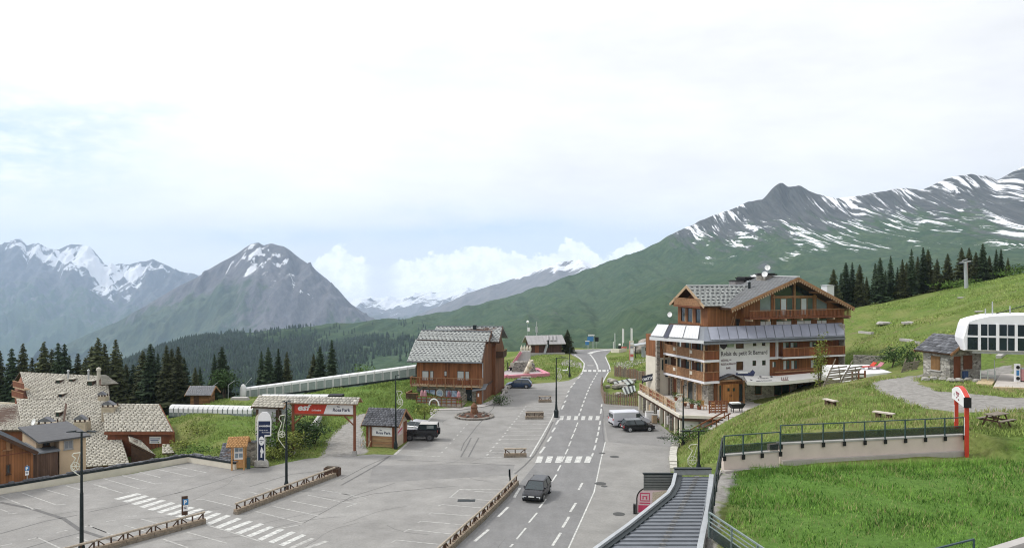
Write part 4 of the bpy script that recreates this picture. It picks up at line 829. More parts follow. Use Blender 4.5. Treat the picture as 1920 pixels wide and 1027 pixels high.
def railing(parent, a, b, h=1.0, n=6, m=W_BEAM, bars=3, name='railing', post=0.09):
    a, b = Vector(a), Vector(b); r = MB()
    for i in range(n+1): p = a.lerp(b, i/n); r.bar(p, p+Vector((0,0,h)), post, post)
    for k in range(bars): z = Vector((0,0,h*(k+1)/bars)); r.bar(a+z, b+z, 0.06, 0.10)
    return r.build(name, m, parent)
def board_rail(parent, a, b, h=1.0, m=W_RED, bw=0.16, name='balcony_boards', gap=0.02, z0=0.05):
    a, b = Vector(a), Vector(b); L_ = (b-a).length; n = max(1, int(L_/bw)); d = (b-a)/n; o = MB()
    for i in range(n):
        p = a+d*(i+0.02); q = a+d*(i+1)-d*(gap/bw); p.z += z0; q.z += z0; mid = (p+q)/2; w = (q-p).length
        u = d.normalized(); nn = Vector((-u.y,u.x,0))*0.02
        o.hexa([p-nn,q-nn,q+nn,p+nn], [x+Vector((0,0,h-0.12)) for x in (p-nn,q-nn,q+nn,p+nn)])
    r = stuff(o.build(name, m, parent))
    MB().bar(a+Vector((0,0,h)), b+Vector((0,0,h)), 0.12, 0.08).build('handrail', W_BEAM, parent)
    return r

# parapet of the upper car park
FW = Frame.two(G(0,926.4), G(353,866)); pw = FW.thing('parapet_wall', 'low cream parapet with dark flashing and stone coping round the left car park', 'wall')
e1 = FW.loc(G(353,866)); e2 = FW.loc(G(440,880)); e0 = Vector((-32,0,0)); pr = [e0, e1, e2]
def wall_run(pts, th, z0, z1, name, m, parent, off=0.0):
    b = MB(); n = []
    for i, p in enumerate(pts):
        a = pts[max(i-1,0)]; c = pts[min(i+1,len(pts)-1)]; d1 = (p-a).normalized() if i else (c-p).normalized(); d2 = (c-p).normalized() if i < len(pts)-1 else d1
        q = (Vector((-d1.y,d1.x,0))+Vector((-d2.y,d2.x,0))).normalized(); q /= max(0.3, q.dot(Vector((-d1.y,d1.x,0)))); n.append(q)
    for i in range(len(pts)-1):
        A, B = pts[i]+n[i]*off, pts[i+1]+n[i+1]*off; Cc, D = B+n[i+1]*th, A+n[i]*th
        z = lambda p, h: Vector((p.x,p.y,p.z+h))
        b.hexa([z(A,z0),z(B,z0),z(Cc,z0),z(D,z0)], [z(A,z1),z(B,z1),z(Cc,z1),z(D,z1)])
    return b.build(name, m, parent)
wall_run(pr, 0.30, -0.3, 0.55, 'wall_face', CREAM, pw, 0.0); wall_run(pr, 0.36, 0.553, 0.74, 'flashing', DARKM, pw, -0.03)
r4 = random.Random(4); cb = MB()
for a, b in zip(pr, pr[1:]):
    L_ = (b-a).length; d = (b-a).normalized(); n = Vector((-d.y,d.x,0)); x = 0
    while x < L_-0.2:
        w = r4.uniform(0.25,0.5); p = a+d*x+n*r4.uniform(-0.02,0.06); h = 0.745+r4.uniform(0.05,0.20); q = p+d*(w-0.03)
        cb.hexa([(p.x,p.y,0.742),(q.x,q.y,0.742),(q.x+n.x*0.5,q.y+n.y*0.5,0.742),(p.x+n.x*0.5,p.y+n.y*0.5,0.742)], [(p.x,p.y,h),(q.x,q.y,h+r4.uniform(-0.03,0.03)),(q.x+n.x*0.5,q.y+n.y*0.5,h-0.05),(p.x+n.x*0.5,p.y+n.y*0.5,h-0.05)]); x += w
stuff(cb.build('coping_stones', LAUZE_D, pw))
# stone-roofed house below the car park
vh = thing('stone_roofed_house', 'big house with stepped roofs of pale stone slabs below the car park', 'house')
QA = (P(37,697,118), P(204,705,117), P(206,753,109.5), P(52,747,110)); QB = (P(30,747,108.5), P(206,752,108.5), P(243,869,93), P(55,884,92.5))
QC = (P(192,756,103.5), P(298,757,103.5), P(325,809,97.8), P(196,809,97.8)); QD = (P(-60,757,112), P(40,757,110), P(60,806,100), P(-60,806,100)); QE = (P(188,703,113), P(197,702,116), P(222,719,114), P(190,721,110.5))
for i, q in enumerate((QA, QB, QC, QD, QE)):
    slab(*q, 0.22, 'roof', W_DARK, vh); tiles(*q, 0.60 if i != 4 else 0.45, 0.44, LAUZE, vh, 0.085, 10+i, jit=0.12, gap=0.07, under=0.02)
wm = MB()
def wall_below(b, p, q, zb, th=0.3, drop=0.25):
    p, q = Vector(p), Vector(q); d = (q-p); d.z = 0; d.normalize(); n = Vector((-d.y,d.x,0))*th
    b.hexa([(p.x,p.y,zb),(q.x,q.y,zb),(q.x+n.x,q.y+n.y,zb),(p.x+n.x,p.y+n.y,zb)], [(p.x,p.y,p.z-drop),(q.x,q.y,q.z-drop),(q.x+n.x,q.y+n.y,q.z-drop),(p.x+n.x,p.y+n.y,p.z-drop)])
for q, zb in ((QB,-6.5),(QC,-5),(QD,-6)):
    i = lambda p, c: p.lerp(c, 0.03)
    c = (q[0]+q[1]+q[2]+q[3])/4; wall_below(wm, i(q[3],c)+Vector((0,0.5,0)), i(q[2],c)+Vector((0,0.5,0)), zb); wall_below(wm, i(q[2],c)+Vector((0,0.5,0)), i(q[1],c), zb)
wm.build('wall', W_RED, vh)
bm = MB(); bm.bar(QC[3]+Vector((0,-0.05,-0.18)), QC[2]+Vector((0.1,-0.05,-0.18)), 0.16, 0.3); bm.bar(QC[2]+Vector((0.08,0,-0.16)), QC[1]+Vector((0.08,0,-0.16)), 0.1, 0.24); bm.parts('fascia', W_RED, vh)
# left gable with balconies
gb = MB(); a, b, c = P(37,698,117.6), P(22,727,114), P(54,746,110.2)
gb.prism([a+Vector((0.3,0,-0.3)), Vector((b.x+0.4,b.y,b.z-0.2)), Vector((b.x+0.6,b.y,-5)), Vector((c.x+0.2,c.y,-5)), c+Vector((0.2,0,-0.3))], (0.35,0.05,0)); gb.build('gable_wall', W_RED, vh)
slab(P(37,697,118), P(60,697,118.5), P(40,722,121), P(20,722,120.5), 0.2, 'roof', W_DARK, vh)
for i, (x0, x1, y) in enumerate([(24,45,724),(22,44,742)]):
    p, q = P(x0,y,113.4), P(x1,y,110.6); q.z = p.z; o_ = Vector((0.5,0.5,0)); d = MB(); d.hexa([v-Vector((0,0,0.15)) for v in (p,q,q+o_,p+o_)], [p,q,q+o_,p+o_]); bl = d.build('balcony', W_PALE, vh)
    board_rail(bl, p, q, 0.8, W_RED, name='railing')
# lean-to, porch and sign at the right end
ws = Frame((P(243,812,98.6).x, 98.6), 0.0)
dk = MB(); p = P(243,812,98.5); q = P(306,812,98.5); dk.box(p.x,q.x,98.5,99.0,-5,0.2); dk.build('wall', mat('dark_red_boards', (0.085,0.035,0.028), 0.8, 0.25, 2.0, plank=('x',0.2)), vh)
slab(P(240,816,98.3), P(262,824,98.3), P(292,853,95.5), P(243,828,95.5), 0.14, 'porch_roof', W_DARK, vh); tiles(P(240,816,98.3), P(262,824,98.3), P(292,853,95.5), P(243,828,95.5), 0.45, 0.4, LAUZE, vh, 0.05, 31, jit=0.2)
k = MB(); a, b = P(246,832,95.7), P(288,852,95.7); k.hexa([(a.x,95.7,-5),(b.x,95.7,-5),(b.x,96,-5),(a.x,96,-5)], [(a.x,95.7,a.z-0.1),(b.x,95.7,b.z-0.1),(b.x,96,b.z-0.1),(a.x,96,a.z-0.1)]); k.build('porch_wall', W_DARK, vh)
slab(P(304,832,96.5), P(319,833,96.5), P(327,849,94.5), P(304,850,94.5), 0.12, 'porch_roof', W_DARK, vh); tiles(P(304,832,96.5), P(319,833,96.5), P(327,849,94.5), P(304,850,94.5), 0.45, 0.4, LAUZE, vh, 0.05, 33)
a = P(280,831,98.3); sg = MB().box(0,1.42,-0.04,0.04,0,0.85).build('sign_board', WPAINT, vh); sg.location = (a.x, 98.38, a.z)
lnb = MB()
for x, z, w in ((0.08,0.55,1.2),(0.12,0.36,1.0),(0.2,0.17,0.9)): lnb.box(x,x+w,-0.052,-0.041,z,z+0.09)
stuff(lnb.build('printed_lines', mat('sign_blue_ink', (0.08,0.12,0.25), 0.6, 0.05, 5), sg))
a = P(284,846,98.35); window(Frame((0,0),0), vh, a.x, a.x+0.9, a.z, a.z+1.1, 98.42, GLASS, W_DARK)
def roof_chimney(px0, px1, py0, py1, Y, cap=True):
    a = P(px0,py1,Y); b = P(px1,py0,Y); w = b.x-a.x; h = b.z-a.z; c = MB().box(0,w,0,w*0.9,-0.8,h*0.62).build('chimney', mat('chimney_render', (0.42,0.36,0.27), 0.9, 0.2, 2.5, bump=0.3), vh); c.location = (a.x, Y, a.z)
    k = MB()
    for x in (0.05, w*0.5-0.07, w-0.19): k.box(x,x+0.14,0.05,0.2,h*0.62,h*0.84); k.box(x,x+0.14,w*0.9-0.2,w*0.9-0.05,h*0.62,h*0.84)
    k.parts('chimney_leg', W_DARK, c)
    MB().prism([(-0.10,-0.10,h*0.80),(w+0.10,-0.10,h*0.80),(w*0.75,-0.10,h*1.0),(w/2,-0.10,h*1.12),(w*0.25,-0.10,h*1.0)], (0,w*0.5,0)).build('chimney_cap', LAUZE_D, c); return c
roof_chimney(190,213,754,778,101.5); roof_chimney(70,97,785,812,100.5); roof_chimney(138,160,781,808,99.5); roof_chimney(183,197.5,736,756,108.5)
for (x0, x1, y0, y1, Y) in [(104,113,711,720,114.5),(109,117,737,748,110.5),(104,112,771,789,104),(163,174,713,723,114),(129,137,709,721,115)]:
    a = P(x0,y1,Y); b = P(x1,y0,Y); d = MB().box(0,b.x-a.x,0,0.9,-0.5,b.z-a.z-0.12).build('dormer', W_DARK, vh); d.location = (a.x,Y,a.z); MB().box(-0.1,b.x-a.x+0.1,-0.14,1.0,b.z-a.z-0.12,b.z-a.z).build('dormer_roof', LAUZE, d)
    MB().box(0.1,b.x-a.x-0.1,-0.03,0.0,0.02,b.z-a.z-0.2).build('pane', GLASSD, d)
for x, y0, y1, Y in ((166,695,715,114.5),(128,696,709,115.5)):
    a = P(x,y1,Y); b = P(x,y0,Y); v = MB().tube((0,0,-0.4),(0,0,b.z-a.z),0.13,0.13,8); v.lathe([(0.2,b.z-a.z),(0.2,b.z-a.z+0.12),(0.02,b.z-a.z+0.25)],(0,0,0),8); v.build('flue_pipe', GALV, vh, loc=a)
a = P(185,716,112); MB().tube((0,0,-0.4),(0,0,1.6),0.24,0.24,10).lathe([(0.24,1.6),(0.34,1.65),(0.3,1.95),(0.02,2.1)],(0,0,0),10).build('flue_pipe', LAUZE, vh, loc=a)
a = P(119,792,101.5); MB().bar((0,0,-0.1),P(124,757,106)-a,0.22,0.2).build('lead_valley', W_DARK, vh, loc=a)
def dish(name, label, cat, loc, r, aim, group=None, mast=0.5):
    t = thing(name, label, cat, loc, 0, group) if label else None
    b = MB(); aim = Vector(aim).normalized(); u = aim.cross(Vector((0,0,1))).normalized(); v = u.cross(aim); c = Vector((0,0,mast)); n = 14; rings = [[c]*n]
    for k in (0.5,1.0): rings.append([c+(u*math.cos(6.283*i/n)+v*math.sin(6.283*i/n))*r*k+aim*r*0.25*k*k for i in range(n)])
    b.ring(rings[0], rings[1]); b.ring(rings[1], rings[2]); b.ring([p-aim*0.03 for p in rings[2]], [p-aim*0.03 for p in rings[1]]); b.ring([p-aim*0.03 for p in rings[1]], [p-aim*0.03 for p in rings[0]]); b.build('reflector', WPAINT, t, True)
    MB().tube((0,0,-0.1),c-aim*0.03,0.03,0.03,6).tube(c-v*r*0.9+aim*0.1,c+aim*r*0.9,0.015,0.015,5).build('mast', GALV, t); return t
dish('satellite_dish', 'white satellite dish left of the wide stone chimney, upper of the two', 'satellite dish', P(64,798,100.4), 0.42, (-0.5,-0.8,0.3), 'satellite dishes on the stone roof', 0.5)
dish('satellite_dish', 'white satellite dish below another beside the wide stone chimney', 'satellite dish', P(63,816,98.2), 0.42, (-0.5,-0.8,0.3), 'satellite dishes on the stone roof', 0.5)
tr = thing('yellow_terrace', 'sandy yellow terrace with low parapet left of the stone-roofed house', 'terrace'); a, b = P(-20,768,113), P(40,768,111.5)
MB().hexa([(a.x,a.y-2,-5),(b.x,b.y-2,-5),(b.x,b.y+2,-5),(a.x,a.y+2,-5)], [(a.x,a.y-2,a.z),(b.x,b.y-2,a.z),(b.x,b.y+2,a.z),(a.x,a.y+2,a.z)]).build('slab', mat('sand_paving', (0.48,0.37,0.19), 0.9, 0.15, 1.0), tr)
MB().bar((a.x,a.y+2,a.z+0.4),(b.x,b.y+2,a.z+0.4),0.2,0.8).build('parapet', CREAM, tr)
# orange wooden house and beige house behind the parapet
FO = Frame((FW.o.x-FW.s*-0.0-0.698*2.0, FW.o.y+0.716*2.0), FW.a); oh = FO.thing('wooden_house', 'orange wooden house with grey metal roof behind the parapet', 'house')
s0 = -7.0; s1, zt = FO.pt(62,850); _, zb0 = FO.pt(30,893); sa, za = FO.pt(-40,800)
MB().prism([(s0,0,-4),(s1,0,-4),(s1,0,zt),(sa,0,za),(s0,0,za-0.9)], (0,7,0)).build('wall', W_ORANGE, oh)
sr, zr = FO.pt(71,846,-0.6); sap, zap = FO.pt(-42,795,-0.6)
slab((sap,7.4,zap),(sap,-0.6,zap),(sr,-0.6,zr),(sr,7.4,zr),0.22,'roof',ZINC,oh); seams((sap,7.4,zap),(sap,-0.6,zap),(sr,-0.6,zr),(sr,7.4,zr),14,ZINC,oh)
slab((sap,-0.6,zap),(sap,7.4,zap),(sap-6,7.4,zap-2),(sap-6,-0.6,zap-2),0.22,'roof',ZINC,oh)
MB().bar((sap,-0.62,zap-0.17),(sr,-0.62,zr-0.17),0.06,0.3).build('verge_board', W_DARK, oh)
a, b, c, d = FO.rect(11.5,870,19.5,888,0); window(FO, oh, a, b, c, d, -0.02, GLASSD, W_DARK, mull=0)
a, b, c, d = FO.rect(12,827,19,842,-0.25); MB().box(a,b,-0.3,-0.003,c,d).box(a-0.25,b+0.25,-0.2,-0.003,c-0.12,c).build('bracket', W_BEAM, oh)
a, z_, c, d = FO.rect(0,849,60,851,-0.03); MB().box(-6,s1,-0.04,-0.003,c,d).build('string_board', W_RED, oh)
s2, z2 = FO.pt(109,845,0.4); _, z3 = FO.pt(64,849,0.4)
MB().box(s1+0.02,s2,0.4,6,-4,z2).build('annex_wall', mat('grey_brown_boards', (0.14,0.085,0.06), 0.8, 0.3, 2.0, plank=('x',0.18), stretch=(1,1,0.2)), oh); MB().box(s1+0.02,s2+0.15,0.25,6.2,z2+0.003,z2+0.14).build('annex_roof', ZINC, oh)
bh = FO.thing('beige_house', 'small beige rendered house with dark lean-to roof beside the wooden house', 'house')
a0, zt1 = FO.pt(111,822,0.9); a1, zt2 = FO.pt(161,818,0.9)
MB().box(a0+0.02,a1,0.9,7.5,-4,zt1).build('wall', BEIGE, bh); am, zm = FO.pt(68,826,2.5); MB().box(am,a0,2.5,7.5,-4,zm).build('wall', BEIGE, bh)
zr0 = max(zt1,zt2)+0.02; rk = 0.05
R4 = (Vector((am-0.3,7.9,zr0+rk*7)), Vector((a1+0.3,7.9,zr0+rk*7)), Vector((a1+0.3,0.45,zr0)), Vector((am-0.3,0.45,zr0)))
slab(*R4, 0.16, 'roof', mat('dark_sheet_roof', (0.085,0.085,0.088), 0.6, 0.15, 2.0, metal=0.2), bh); MB().prism([(a1-0.01,0.95,zt1),(a1-0.01,7.5,zt1),(a1-0.01,7.5,zr0+rk*6.6-0.16)], (-0.3,0,0)).build('gable_wall', BEIGE, bh)
a, b, c, d = FO.rect(119.5,825,137,841,0.9); window(FO, bh, a, b, c, d, 0.88, mat('dusty_glass', (0.20,0.21,0.23), 0.2, 0.1, 2), mat('grey_frame', (0.3,0.3,0.3), 0.6, 0.1, 3))
a, b, c, d = FO.rect(80,825,93,836,2.5); window(FO, bh, a, b, c, d, 2.48, GLASSD, W_DARK)
# small hut builder: ridge along the front
def gable_hut(fr, name, label, cat, s0, s1, t0, t1, z0, zw, rise, over, wallm, roofm, tile=None, seed=1, ridge=None, th=0.14):
    t = fr.thing(name, label, cat); tm = (t0+t1)/2 if ridge is None else ridge
    MB().prism([(s0,t0,z0),(s0,t1,z0),(s0,t1,zw),(s0,tm,zw+rise*0.93),(s0,t0,zw)], (s1-s0,0,0)).build('wall', wallm, t)
    k = rise/((t1-t0)/2+over); A, B = Vector((s0-over,tm,zw+rise)), Vector((s1+over,tm,zw+rise)); zf = zw+rise-(tm-t0+over)*rise/(tm-t0+0.3)
    Fl, Fr = Vector((s0-over,t0-over,zf)), Vector((s1+over,t0-over,zf)); Bl, Br = Vector((s0-over,t1+over,zf)), Vector((s1+over,t1+over,zf))
    for q in ((A,B,Fr,Fl),(B,A,Bl,Br)):
        up = Vector((0,0,0.16)); q = [p+up for p in q]; slab(*q, th, 'roof', W_DARK if tile else roofm, t)
        if tile: tiles(*q, tile[0], tile[1], roofm, t, tile[2] if len(tile) > 2 else 0.04, seed, jit=0.25); seed += 1
    vb = MB()
    for s in (s0-over, s1+over): vb.bar((s,t0-over,zf+0.05),(s,tm,zw+rise+0.05),0.06,0.24); vb.bar((s,t1+over,zf+0.05),(s,tm,zw+rise+0.05),0.06,0.24)
    vb.parts('verge_board', W_BEAM, t); return t
FC = Frame((P(357,757,117).x,117), 0.0); a = (391-357)/1500*117; zc = H(FC.o.x+1,117)
cbn = gable_hut(FC, 'cabin', 'small brown timber cabin with grey roof beyond the lower conveyor', 'cabin', 0, a, 0, 2.6, zc-0.1, zc+1.55, 0.95, 0.6, mat('cabin_boards', (0.24,0.12,0.05), 0.7, 0.25, 2, plank=('z',0.2)), mat('cabin_roof', (0.24,0.245,0.26), 0.6, 0.12, 2), (0.3,0.3,0.02))
MB().box(0.5,1.25,-0.05,-0.003,zc,zc+1.5).build('door', W_DARK, cbn); MB().box(-0.4,a+0.4,-0.5,2.9,zc-0.25,zc-0.002).build('plinth', CONC, cbn)
for i, (px, lab) in enumerate(((396,'white'),(428,'thin grey'))):
    p = P(px,745,119); b = MB().tube((0,0,-0.2),(0,0,2.2),0.04,0.04,6).tube((0,0,2.2),(1.0,0,2.9),0.035,0.03,6); tag(b.build('lamp_pole', GALV, loc=(p.x,119,H(p.x,119))), ['bent white pole at the right side of the brown cabin','bent grey pole right of the light green tree'][i], 'pole')
# covered conveyors
HOODW = mat('white_hood_plastic', (0.72,0.72,0.72), 0.35, 0.06, 2.0); PANEG = mat('hood_pane', (0.25,0.29,0.285), 0.25, 0.12, 3.0, spec=0.5)
def conveyor(label, a, b, n, r, hgt, smooth_top, every=1, rail=True):
    t = thing('covered_conveyor', label, 'conveyor', a, math.atan2((b-a).y,(b-a).x), 'covered conveyors on the slope'); L_ = math.hypot((b-a).x,(b-a).y); dz = (b-a).z; seg = L_/n
    zz = lambda s: dz*s/L_
    for i in range(n):
        s0, s1 = i*seg+0.03, (i+1)*seg-0.03; hd = MB(); prof = [(-r,hgt*0.42),(-r*0.92,hgt*0.72),(-r*0.62,hgt*0.93),(0,hgt),(r*0.62,hgt*0.93),(r*0.92,hgt*0.72),(r,hgt*0.42)] if smooth_top else [(-r,hgt*0.78),(-r*0.95,hgt*0.95),(-r*0.6,hgt),(r*0.6,hgt),(r*0.95,hgt*0.95),(r,hgt*0.78)]
        A = [(s0,y,z+zz(s0)) for y, z in prof]; B = [(s1,y,z+zz(s1)) for y, z in prof]; hd.ring(A, B, closed=False); sc = 0.95
        hd.ring([(s1,y*sc,(z-0.03)+zz(s1)) for y, z in prof], [(s0,y*sc,(z-0.03)+zz(s0)) for y, z in prof], closed=False)
        zl, zh = hgt*0.12, prof[0][1]; fw = seg*0.07
        for sg in (-1, 1):
            for x0, x1 in ((s0,s0+fw),(s1-fw,s1)): hd.hexa([(x0,sg*r-0.02,zl+zz(x0)),(x1,sg*r-0.02,zl+zz(x1)),(x1,sg*r+0.02,zl+zz(x1)),(x0,sg*r+0.02,zl+zz(x0))], [(x0,sg*r-0.02,zh+zz(x0)),(x1,sg*r-0.02,zh+zz(x1)),(x1,sg*r+0.02,zh+zz(x1)),(x0,sg*r+0.02,zh+zz(x0))])
        h_ = hd.build('hood', HOODW, t, False)
        for sg in (-1, 1):
            y = sg*(r-0.01); MB().hexa([(s0+fw,y-0.012,zl+zz(s0+fw)),(s1-fw,y-0.012,zl+zz(s1-fw)),(s1-fw,y+0.012,zl+zz(s1-fw)),(s0+fw,y+0.012,zl+zz(s0+fw))], [(s0+fw,y-0.012,zh+zz(s0+fw)),(s1-fw,y-0.012,zh+zz(s1-fw)),(s1-fw,y+0.012,zh+zz(s1-fw)),(s0+fw,y+0.012,zh+zz(s0+fw))]).build('pane', PANEG, h_)
    b_ = MB()
    for sg in (-1,1): b_.bar((0,sg*r,0.06),(L_,sg*r,0.06+dz),0.10,0.22)
    for i in range(n+1): s = min(max(i*seg,0.05),L_-0.05); b_.bar((s,-r-0.03,zz(s)-0.4),(s,-r-0.03,hgt*0.8+zz(s)),0.05,0.05)
    b_.build('frame', DARKM if not smooth_top else GREENM, t)
    MB().hexa([(0,-r*0.8,0.1),(L_,-r*0.8,0.1+dz),(L_,r*0.8,0.1+dz),(0,r*0.8,0.1)], [(0,-r*0.8,0.16),(L_,-r*0.8,0.16+dz),(L_,r*0.8,0.16+dz),(0,r*0.8,0.16)]).build('belt', RUBBER, t); return t
conveyor('long upper covered conveyor of white framed panes climbing behind the red sign', P(457,747,125)+Vector((0,0,-0.15)), P(781,706,124.5), 21, 0.75, 1.85, False)
conveyor('lower round-topped white conveyor running across the top of the grass bank', P(322,780,108), P(478,783,107), 17, 0.85, 1.62, True)
cv = conveyor('short white conveyor behind the roof of the red sign gate', P(492,762,115), P(617,762,114.5), 8, 0.85, 1.78, True)
p = P(617,762,114.3); th_ = thing('conveyor_portal', 'black arched portal at the right end of the short conveyor', 'portal', p)
b = MB(); b.wall(0,2.0,0,1.75,-0.9,0.9,[]); arc = [(1.0+0.75*math.cos(math.pi*i/10),0.75*math.sin(math.pi*i/10)+0.35) for i in range(11)]
b.build('housing', BLACKP, th_); MB().prism([(x,-0.93,z) for x, z in arc+[(0.25,0.02),(1.75,0.02)]][:11]+[(0.25,-0.93,0.02),(1.75,-0.93,0.02)], (0,0.028,0)).build('opening', GALV, th_)
p = P(462,744,124); md = thing('drive_unit', 'small white drive unit at the lower end of the upper conveyor', 'machine', (p.x-0.5,p.y,H(p.x,p.y)-0.05)); MB().lathe([(0.45,0),(0.5,0.6),(0.5,1.5),(0.35,2.0),(0.1,2.2)],(0,0,0),12).build('housing', HOODW, md, True); MB().tube((0.2,0,1.9),(1.3,0,3.2),0.05,0.04,6).build('arm', GALV, md)
p = P(449,750,118); pl = thing('snow_mat_pile', 'pale flat stack of mats on the grass left of the upper conveyor', 'mat stack', (p.x-0.6,118,H(p.x,118)))
for k in range(3): MB().box(-0.6+k*0.05,2.0-k*0.1,-0.5,0.5,k*0.14,k*0.14+0.12).build('mat', PAVE, pl)
# small wooden notice shelter
ks = Frame((P(455,880,79).x-0.25,78.8), R(8)); kt = ks.thing('notice_shelter', 'small pine notice shelter with pitched roof at the end of the parapet', 'shelter')
for s in (-0.72, 0.42): MB().bar((s,0,0),(s,0,2.35),0.14,0.14).build('post', W_NEW, kt); MB().bar((s,1.0,0),(s,1.0,2.35),0.14,0.14).build('post', W_NEW, kt)
kr = (Vector((-1.15,0.5,3.2)), Vector((0.85,0.5,3.2)), Vector((0.85,-0.65,2.4)), Vector((-1.15,-0.65,2.4))); kb = (Vector((0.85,0.5,3.2)), Vector((-1.15,0.5,3.2)), Vector((-1.15,1.65,2.4)), Vector((0.85,1.65,2.4)))
for q in (kr, kb): slab(*q, 0.06, 'roof', W_NEW, kt); tiles(*q, 0.28, 0.24, W_NEW, kt, 0.02, 5, name='roof_shingles', jit=0.1)
MB().box(-0.60,0.30,0.42,0.47,0.95,2.2).build('notice_board', WPAINT, kt); MB().box(-0.60,0.30,0.40,0.48,0.1,0.93).build('lower_panel', W_NEW, kt)
nb = MB()
for x, z, w, h in ((-0.52,1.7,0.35,0.4),(-0.1,1.75,0.32,0.3),(-0.5,1.1,0.3,0.45),(-0.12,1.15,0.35,0.4)): nb.box(x,x+w,0.405,0.418,z,z+h)
nb.parts('notice', mat('printed_notices', (0.25,0.32,0.38), 0.7, 0.5, 14), kt)
p = P(459.5,878,79.2); MB().box(-0.0,0.32,0.2,0.5,0,1.1).build('side_panel', GREENM, kt, loc=(0.62,0.1,0))
sb = thing('stone_lean_to', 'low grey stone lean-to roof just behind the pine notice shelter', 'outbuilding'); q = (P(418,830,86), P(452,828,86), P(455,870,81.5), P(408,867,81.5))
slab(*q, 0.2, 'roof', W_DARK, sb); tiles(*q, 0.42, 0.36, LAUZE_D, sb, 0.06, 41); wall_below(w_ := MB(), q[3]+Vector((0.2,0.3,0)), q[2]+Vector((-0.2,0.3,0)), -1.0); w_.build('wall', RUBBLE, sb)
rs = thing('boundary_stones', 'rubble stone pier between the notice shelter and the navy totem', 'wall', (P(466,878,80).x,80.5,0)); MB().box(-0.5,0.5,0,0.8,-0.2,2.3).build('pier', RUBBLE, rs); tiles((-0.6,0.9,2.34),(0.6,0.9,2.34),(0.6,-0.1,2.31),(-0.6,-0.1,2.31),0.4,0.4,LAUZE_D,rs,0.06,7,name='coping')
# navy totem on a boulder
tt = thing('totem_sign', 'tall navy blue totem sign with white border and cartoon skier, on a boulder', 'sign', (P(490,876,80).x,80.0,0), 0); NAVY = mat('navy_print', (0.012,0.022,0.065), 0.5, 0.1, 3)
px = lambda x: (x-490)/1500*80; zz = lambda y: 20-(y-500)/1500*80
MB().prism([(px(482.4),0,zz(864)),(px(496.8),0,zz(864)),(px(496.8),0,zz(818)),(px(508),0,zz(817)),(px(508.5),0,zz(788)),(px(506),0,zz(778)),(px(500),0,zz(772)),(px(491),0,zz(772)),(px(485),0,zz(778)),(px(482.4),0,zz(788))], (0,0.12,0)).build('panel', WPAINT, tt)
MB().prism([(px(484),-0.012,zz(863)),(px(495.4),-0.012,zz(863)),(px(495.8),-0.012,zz(815)),(px(506.6),-0.012,zz(815)),(px(506.6),-0.012,zz(789)),(px(484.6),-0.012,zz(789))], (0,0.011,0)).build('printed_face', NAVY, tt)
text('evolution', 0.30, WPAINT, tt, (px(485.6),-0.018,zz(799.5)), shear=0.2, bold=0.008, extrude=0.004); text('École de ski', 0.17, WPAINT, tt, (px(486.6),-0.018,zz(807)), extrude=0.004); text('& snowboard', 0.17, WPAINT, tt, (px(491),-0.018,zz(811)), extrude=0.004)
fg = MB()
def disc(b, x, y, rx, rz, t=-0.02, n=16, d=0.007): b.prism([(px(x)+rx*math.cos(6.283*i/n),t,zz(y)+rz*math.sin(6.283*i/n)) for i in range(n)], (0,d,0))
disc(fg,490.5,826,0.27,0.46); fg.prism([(px(487.5),-0.02,zz(846)),(px(490.5),-0.02,zz(836.5)),(px(494.6),-0.02,zz(846)),(px(493),-0.02,zz(851)),(px(491.5),-0.02,zz(848)),(px(491.8),-0.02,zz(857)),(px(488.6),-0.02,zz(857)),(px(489),-0.02,zz(848))], (0,0.007,0)); stuff(fg.build('printed_figure', WPAINT, tt))
ey = MB(); ey.box(px(486.6),px(494.6),-0.026,-0.021,zz(826),zz(824.4)); ey.box(px(488.6),px(491.4),-0.026,-0.021,zz(829.4),zz(828.2)); stuff(ey.build('printed_goggles', NAVY, tt))
def boulder(name, label, loc, rx, ry, rz, seed, m=None, group=None, cat='boulder', parent=None):
    r = random.Random(seed); b = MB(); n, mm = 10, 6; vs = []
    for j in range(mm+1):
        ph = math.pi*j/mm-math.pi/2
        for i in range(n):
            a = 6.283*i/n; d = Vector((math.cos(a)*math.cos(ph), math.sin(a)*math.cos(ph), math.sin(ph))); f = 0.85+0.32*noise.noise(d*1.3+Vector((seed,0,0)))
            pw_ = lambda v: math.copysign(abs(v)**0.8, v)
            vs.append((pw_(d.x)*rx*f, pw_(d.y)*ry*f, rz+pw_(d.z)*rz*f))
    b.add(vs, [(j*n+i, j*n+(i+1)%n, (j+1)*n+(i+1)%n, (j+1)*n+i) for j in range(mm) for i in range(n)])
    o = b.build(name, m or mat('boulder_stone', (0.36,0.345,0.315), 0.9, 0.25, 2.5, bump=0.4), parent, loc=loc)
    return tag(o, label, cat, group) if label else o
boulder('boulder', 'long pale boulder carrying the navy totem sign', (P(490,876,80).x,80.1,-0.12), 0.95,0.55,0.45, 3)
